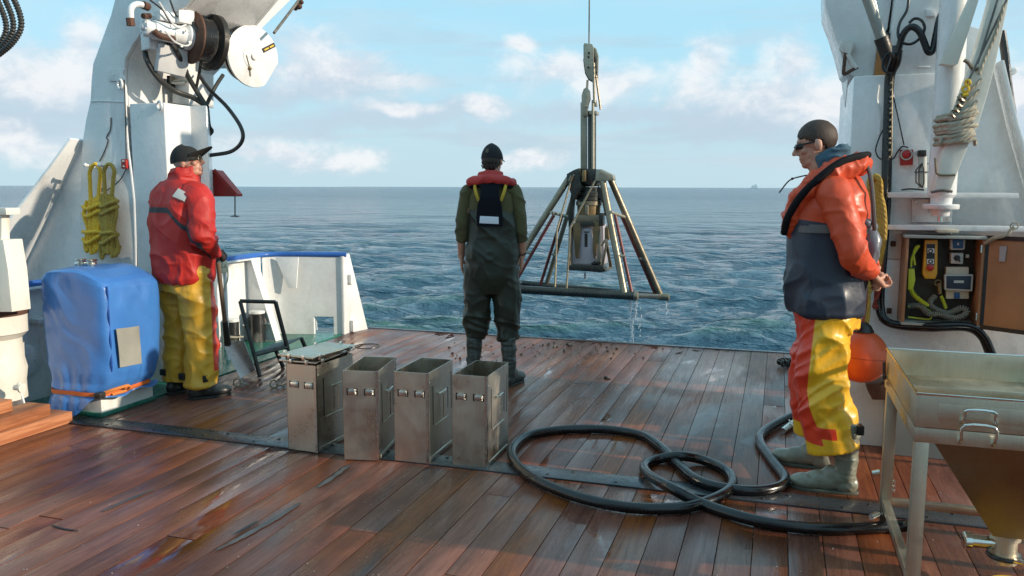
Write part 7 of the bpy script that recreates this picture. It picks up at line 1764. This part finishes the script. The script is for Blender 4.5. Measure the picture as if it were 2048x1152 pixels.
    mb = MB(); mb.prism([bk(-.078, 1.238)+Vector((0, -.018, 0)), bk(.072, 1.232)+Vector((0, -.018, 0)), bk(.070, 1.284)+Vector((0, -.018, 0)), bk(-.072, 1.290)+Vector((0, -.018, 0))], (0, -.004, 0)); mb.build('reflective_patch', paint('reflective_white', (.72, .75, .82), .4, .05), lj, .001, local=True)
    for col_, off, rr, nm in ((paint('faded_red_collar', (.48, .035, .03), .6, .15), .0, .034, 'collar'), (blk, -.030, .020, 'collar_edge')):
        mb = MB()
        limb(mb, [(-.115, .12, 1.36+off), (-.15, .09, 1.46+off), (-.165, .03, 1.515+off), (-.155, -.055, 1.535+off), (-.09, -.105, 1.55+off), (0, -.115, 1.558+off), (.09, -.105, 1.55+off), (.155, -.055, 1.535+off), (.165, .03, 1.515+off), (.15, .09, 1.46+off), (.115, .12, 1.36+off)], [rr]*11, 16, 6)
        if nm == 'collar': limb(mb, [(-.07, -.07, 1.585), (0, -.08, 1.592), (.07, -.07, 1.585)], [.03, .034, .03], 14, 4)
        me = voxel(mb, .006, 3)
        if nm == 'collar': wrinkle(me, [(.004, (16, 16, 16), 5, None)])
        finish(me, nm, col_, lj)
    # wristband
    mb = MB(); mb.torus((.240, .035, 1.0), (0, -.25, 1), .031, .005, 20, 6); mb.torus((.240, .036, 1.012), (.05, -.3, 1), .031, .0035, 20, 6); mb.build('wristband', 'hair_brown', root, local=True)
    bt = cloth('wader_boot_rubber', (.045, .05, .042), .45, 300, .0002, .12, coat=.15, fold=.003, stain=.3); sole = paint('wader_sole', (.03, .03, .028), .6, .2)
    boot(root, (-.14, -.10, 0), (-.17, .20, 0), (-.14, .0, .36), .062, bt, sole); boot(root, (.125, -.10, 0), (.24, .17, 0), (.135, .0, .36), .062, bt, sole)
man_middle()

# ---------------------------------------------------------------- left man: red jacket, holding the shovel
def man_left():
    root = thing('person', 'man in red jacket and yellow trousers holding a shovel by the port gantry leg', 'person', (-4.015, 4.84, 0), -R(18), None)
    J = dict(pel=(0, .0, .93), chest=(0, .02, 1.30), neck=(.01, .03, 1.52), head=(.03, .055, 1.665), hyaw=-R(60), hpitch=R(12),
             shl=(-.195, .0, 1.43), ell=(-.265, .03, 1.17), wrl=(-.0, .20, 1.04), shr=(.195, .0, 1.43), elr=(.305, -.03, 1.18), wrr=(.20, .11, 1.02),
             hipl=(-.10, .0, .90), knl=(-.12, .03, .48), anl=(-.12, -.01, .09), hipr=(.10, .0, .90), knr=(.13, .03, .48), anr=(.14, .0, .09), toel=(-.14, .15, .04), toer=(.18, .15, .04),
             handl=((.9, .5, -.2), (.2, .2, -1), (.4, .9, .2), .8), handr=((-.55, .45, -.7), (-.6, .1, -.3), (-.3, .7, .5), .9), hs=1.0)
    finish(body_mesh(J), 'body', M['skin'], root)
    # dark work gloves as a shell over the hands
    mb = MB(); hand_prims(mb, J['wrr'], *J['handr'][:3], J['handr'][3], 1.12); hand_prims(mb, J['wrl'], *J['handl'][:3], J['handl'][3], 1.12); me = voxel(mb, .005, 1); finish(me, 'gloves', cloth('dark_glove', (.035, .02, .018), .7, 300, .0006), root)
    H, q = head_frame(J['head'], J['hyaw'], J['hpitch'])
    hair_shell(H, q, 'hair_grey', root, (.0765, .096, .085), -.03, .03)
    capm = cloth('dark_cap_cloth', (.018, .018, .017), .8, 400, .0004, .15)
    o = cap_mesh(H, q, r=(.090, .113, .092), z=.034).build('cap', capm, root, angle=70, local=True)
    brim_mesh(H, (.088, .108), .034, .10, 1, .045).build('brim', capm, o, angle=60, local=True)
    mb = MB(); mb.beam(H((.076, .09, .014)), H((.08, -.0, .018)), .003, .004); mb.torus(H((.034, .106, .004)), q@Vector((0, 1, 0)), .021, .002, 18, 6); mb.build('glasses', 'galv', root, local=True)
    # jacket
    def fld(P):
        # dark band across the back and round the body at chest height
        return .019-np.abs(P[:, 2]-(1.335-.16*sm(P[:, 0], .06, .30)))
    red = (.50, .022, .016)
    jm = cloth('red_jacket_banded', red, .55, 420, .0004, .10, fold=.005, fscale=12, c2=(.035, .036, .045), field='field', stain=.25); rm = cloth('red_jacket_plain', red, .55, 420, .0004, .10, fold=.005, fscale=12, stain=.2)
    mb = MB(); ring_loft(mb, [(0, .0, .825, .220, .165), (0, .0, .86, .232, .178), (0, .0, .98, .235, .180), (0, .0, 1.12, .236, .178), (0, .0, 1.26, .245, .175), (0, .0, 1.38, .245, .165), (0, .0, 1.46, .205, .13), (0, .01, 1.51, .13, .11), (.01, .02, 1.535, .095, .10)], 48)
    me = voxel(mb, .007, 4); wrinkle(me, [(.011, (4, 4, 3), 6, lambda P: sm(P[:, 2], .83, .98)), (.009, [[5, 0, 3], [0, 5, 3], [0, 0, 8]], 15, lambda P: sm(P[:, 2], .83, .98)), (.005, (11, 11, 9), 2, None), (.006, (16, 16, 5), 31, lambda P: sm(.93-P[:, 2], 0, .06))]); field(me, fld); finish(me, 'jacket', jm, root)
    for s, sg in (('l', -1), ('r', 1)):
        sh, el, wr = Vector(J['sh'+s]), Vector(J['el'+s]), Vector(J['wr'+s]); mb = MB()
        sleeve(mb, [sh+Vector((-sg*.08, 0, .02)), sh+Vector((sg*.01, 0, -.01)), sh.lerp(el, .5)+Vector((sg*.012, 0, 0)), el+Vector((0, -.01, -.01)), el.lerp(wr, .5), wr+(el-wr)*.08], [.085, .098, .092, .084, .070, .054])
        me = voxel(mb, .0065, 3); wrinkle(me, [(.007, [[4, 0, 3], [0, 5, 5], [0, 3, 10]], 5+sg, None), (.009, (7, 9, 13), 9, lambda P: sm(1.28-P[:, 2], 0, .1)), (.003, (15, 15, 15), 1, None)])
        A, B, C_ = np.array(sh), np.array(el), np.array(wr)
        def sf(P, A=A, B=B, C_=C_, sg=sg):
            # band running down the outside/back of the sleeve
            ax = (B-A)/np.linalg.norm(B-A); rel = P-A; t = rel@ax; rel2 = P-B; ax2 = (C_-B)/np.linalg.norm(C_-B); t2 = rel2@ax2
            per1 = rel-np.outer(t, ax); per2 = rel2-np.outer(np.maximum(t2, 0), ax2)
            side = np.array([-.30*sg, -.95, 0.]); w1 = np.cross(ax, side); w2 = np.cross(ax2, np.array([.25*sg, -.6, -.75]))
            upper = .021-np.abs(per1@w1/np.linalg.norm(w1)+.0); upper = np.where(per1@side > 0, upper, -.1); lower = .021-np.abs(per2@w2/np.linalg.norm(w2)); lower = np.where(per2@np.array([.25*sg, -.6, -.75]) > -.01, lower, -.1)
            return np.where(t2 > 0, lower, upper)*1.0+np.where((t < .06) & (t2 < 0), -.2, 0)
        field(me, sf if sg > 0 else (lambda P: .019-np.abs(P[:, 2]-1.29))); finish(me, 'sleeve', jm, root)
    mb = MB(); ring_loft(mb, [(.005, .02, 1.50, .115, .105), (.01, .03, 1.55, .10, .10), (.012, .035, 1.60, .092, .10, .1), (.014, .04, 1.635, .088, .097, .15)], 34); me = voxel(mb, .0055, 2); wrinkle(me, [(.006, (12, 12, 18), 8, None)]); finish(me, 'collar', rm, root)
    # pale shoulder flash
    c = Vector((.20, -.055, 1.475)); mb = MB(); q2 = Matrix.Rotation(-.75, 3, 'Y')@Matrix.Rotation(.62, 3, 'X'); vs = []
    mb = MB(); mb.prism([(.125, -.125, 1.415), (.215, -.100, 1.385), (.235, -.065, 1.43), (.145, -.088, 1.47)], Vector((.35, -.75, .55))*.030); mb.build('shoulder_flash', paint('reflective_flash', (.62, .6, .56), .5, .1), root, .002, local=True)
    def tf(P):
        leg = np.where(P[:, 0] < 0, -1, 1); r_ = P[:, 1]*.72+(P[:, 0])*.5*1.0
        return np.minimum(r_-np.where(leg < 0, .085, .155), P[:, 2]-.20)
    m_ = cloth('oilskin_yellow_dull', (.70, .38, .035), .42, 500, .0002, .08, coat=.1, fold=.006, fscale=9, c2=(.68, .06, .03), field='field', stain=.35)
    trousers(root, J, .128, .115, .108, .085, m_, tf, [(.010, [[4, 0, 1.5], [0, 4.5, 2], [0, 2, 4.5]], 7, None), (.006, [[7, 0, 4], [0, 7, -5], [0, 3, 9]], 19, None), (.004, (13, 13, 13), 27, None)], [(0, .0, .76, .18, .14), (0, .0, .84, .20, .15), (0, 0, .9, .19, .14)])
    for x_, a in ((-.14, .2), (.09, .1)): mb = MB(); mb.obox((x_, -.104, .165), .055, .03, .045, Matrix.Rotation(a, 3, 'Z')); mb.build('ankle_tab', 'black_tape', root, .004, local=True)
    mb = MB(); mb.obox((.232, -.02, .155), .03, .04, .05); mb.build('ankle_tab', 'black_tape', root, .004, local=True)
    bt = cloth('dark_work_boot', (.03, .03, .028), .4, 300, .0003, .15, coat=.15, fold=.003, stain=.3); sole = paint('work_sole', (.02, .02, .02), .6, .2)
    boot(root, (-.12, -.10, 0), (-.15, .19, 0), (-.12, -.01, .22), .055, bt, sole); boot(root, (.13, -.09, 0), (.235, .18, 0), (.14, .0, .22), .055, bt, sole)
man_left()
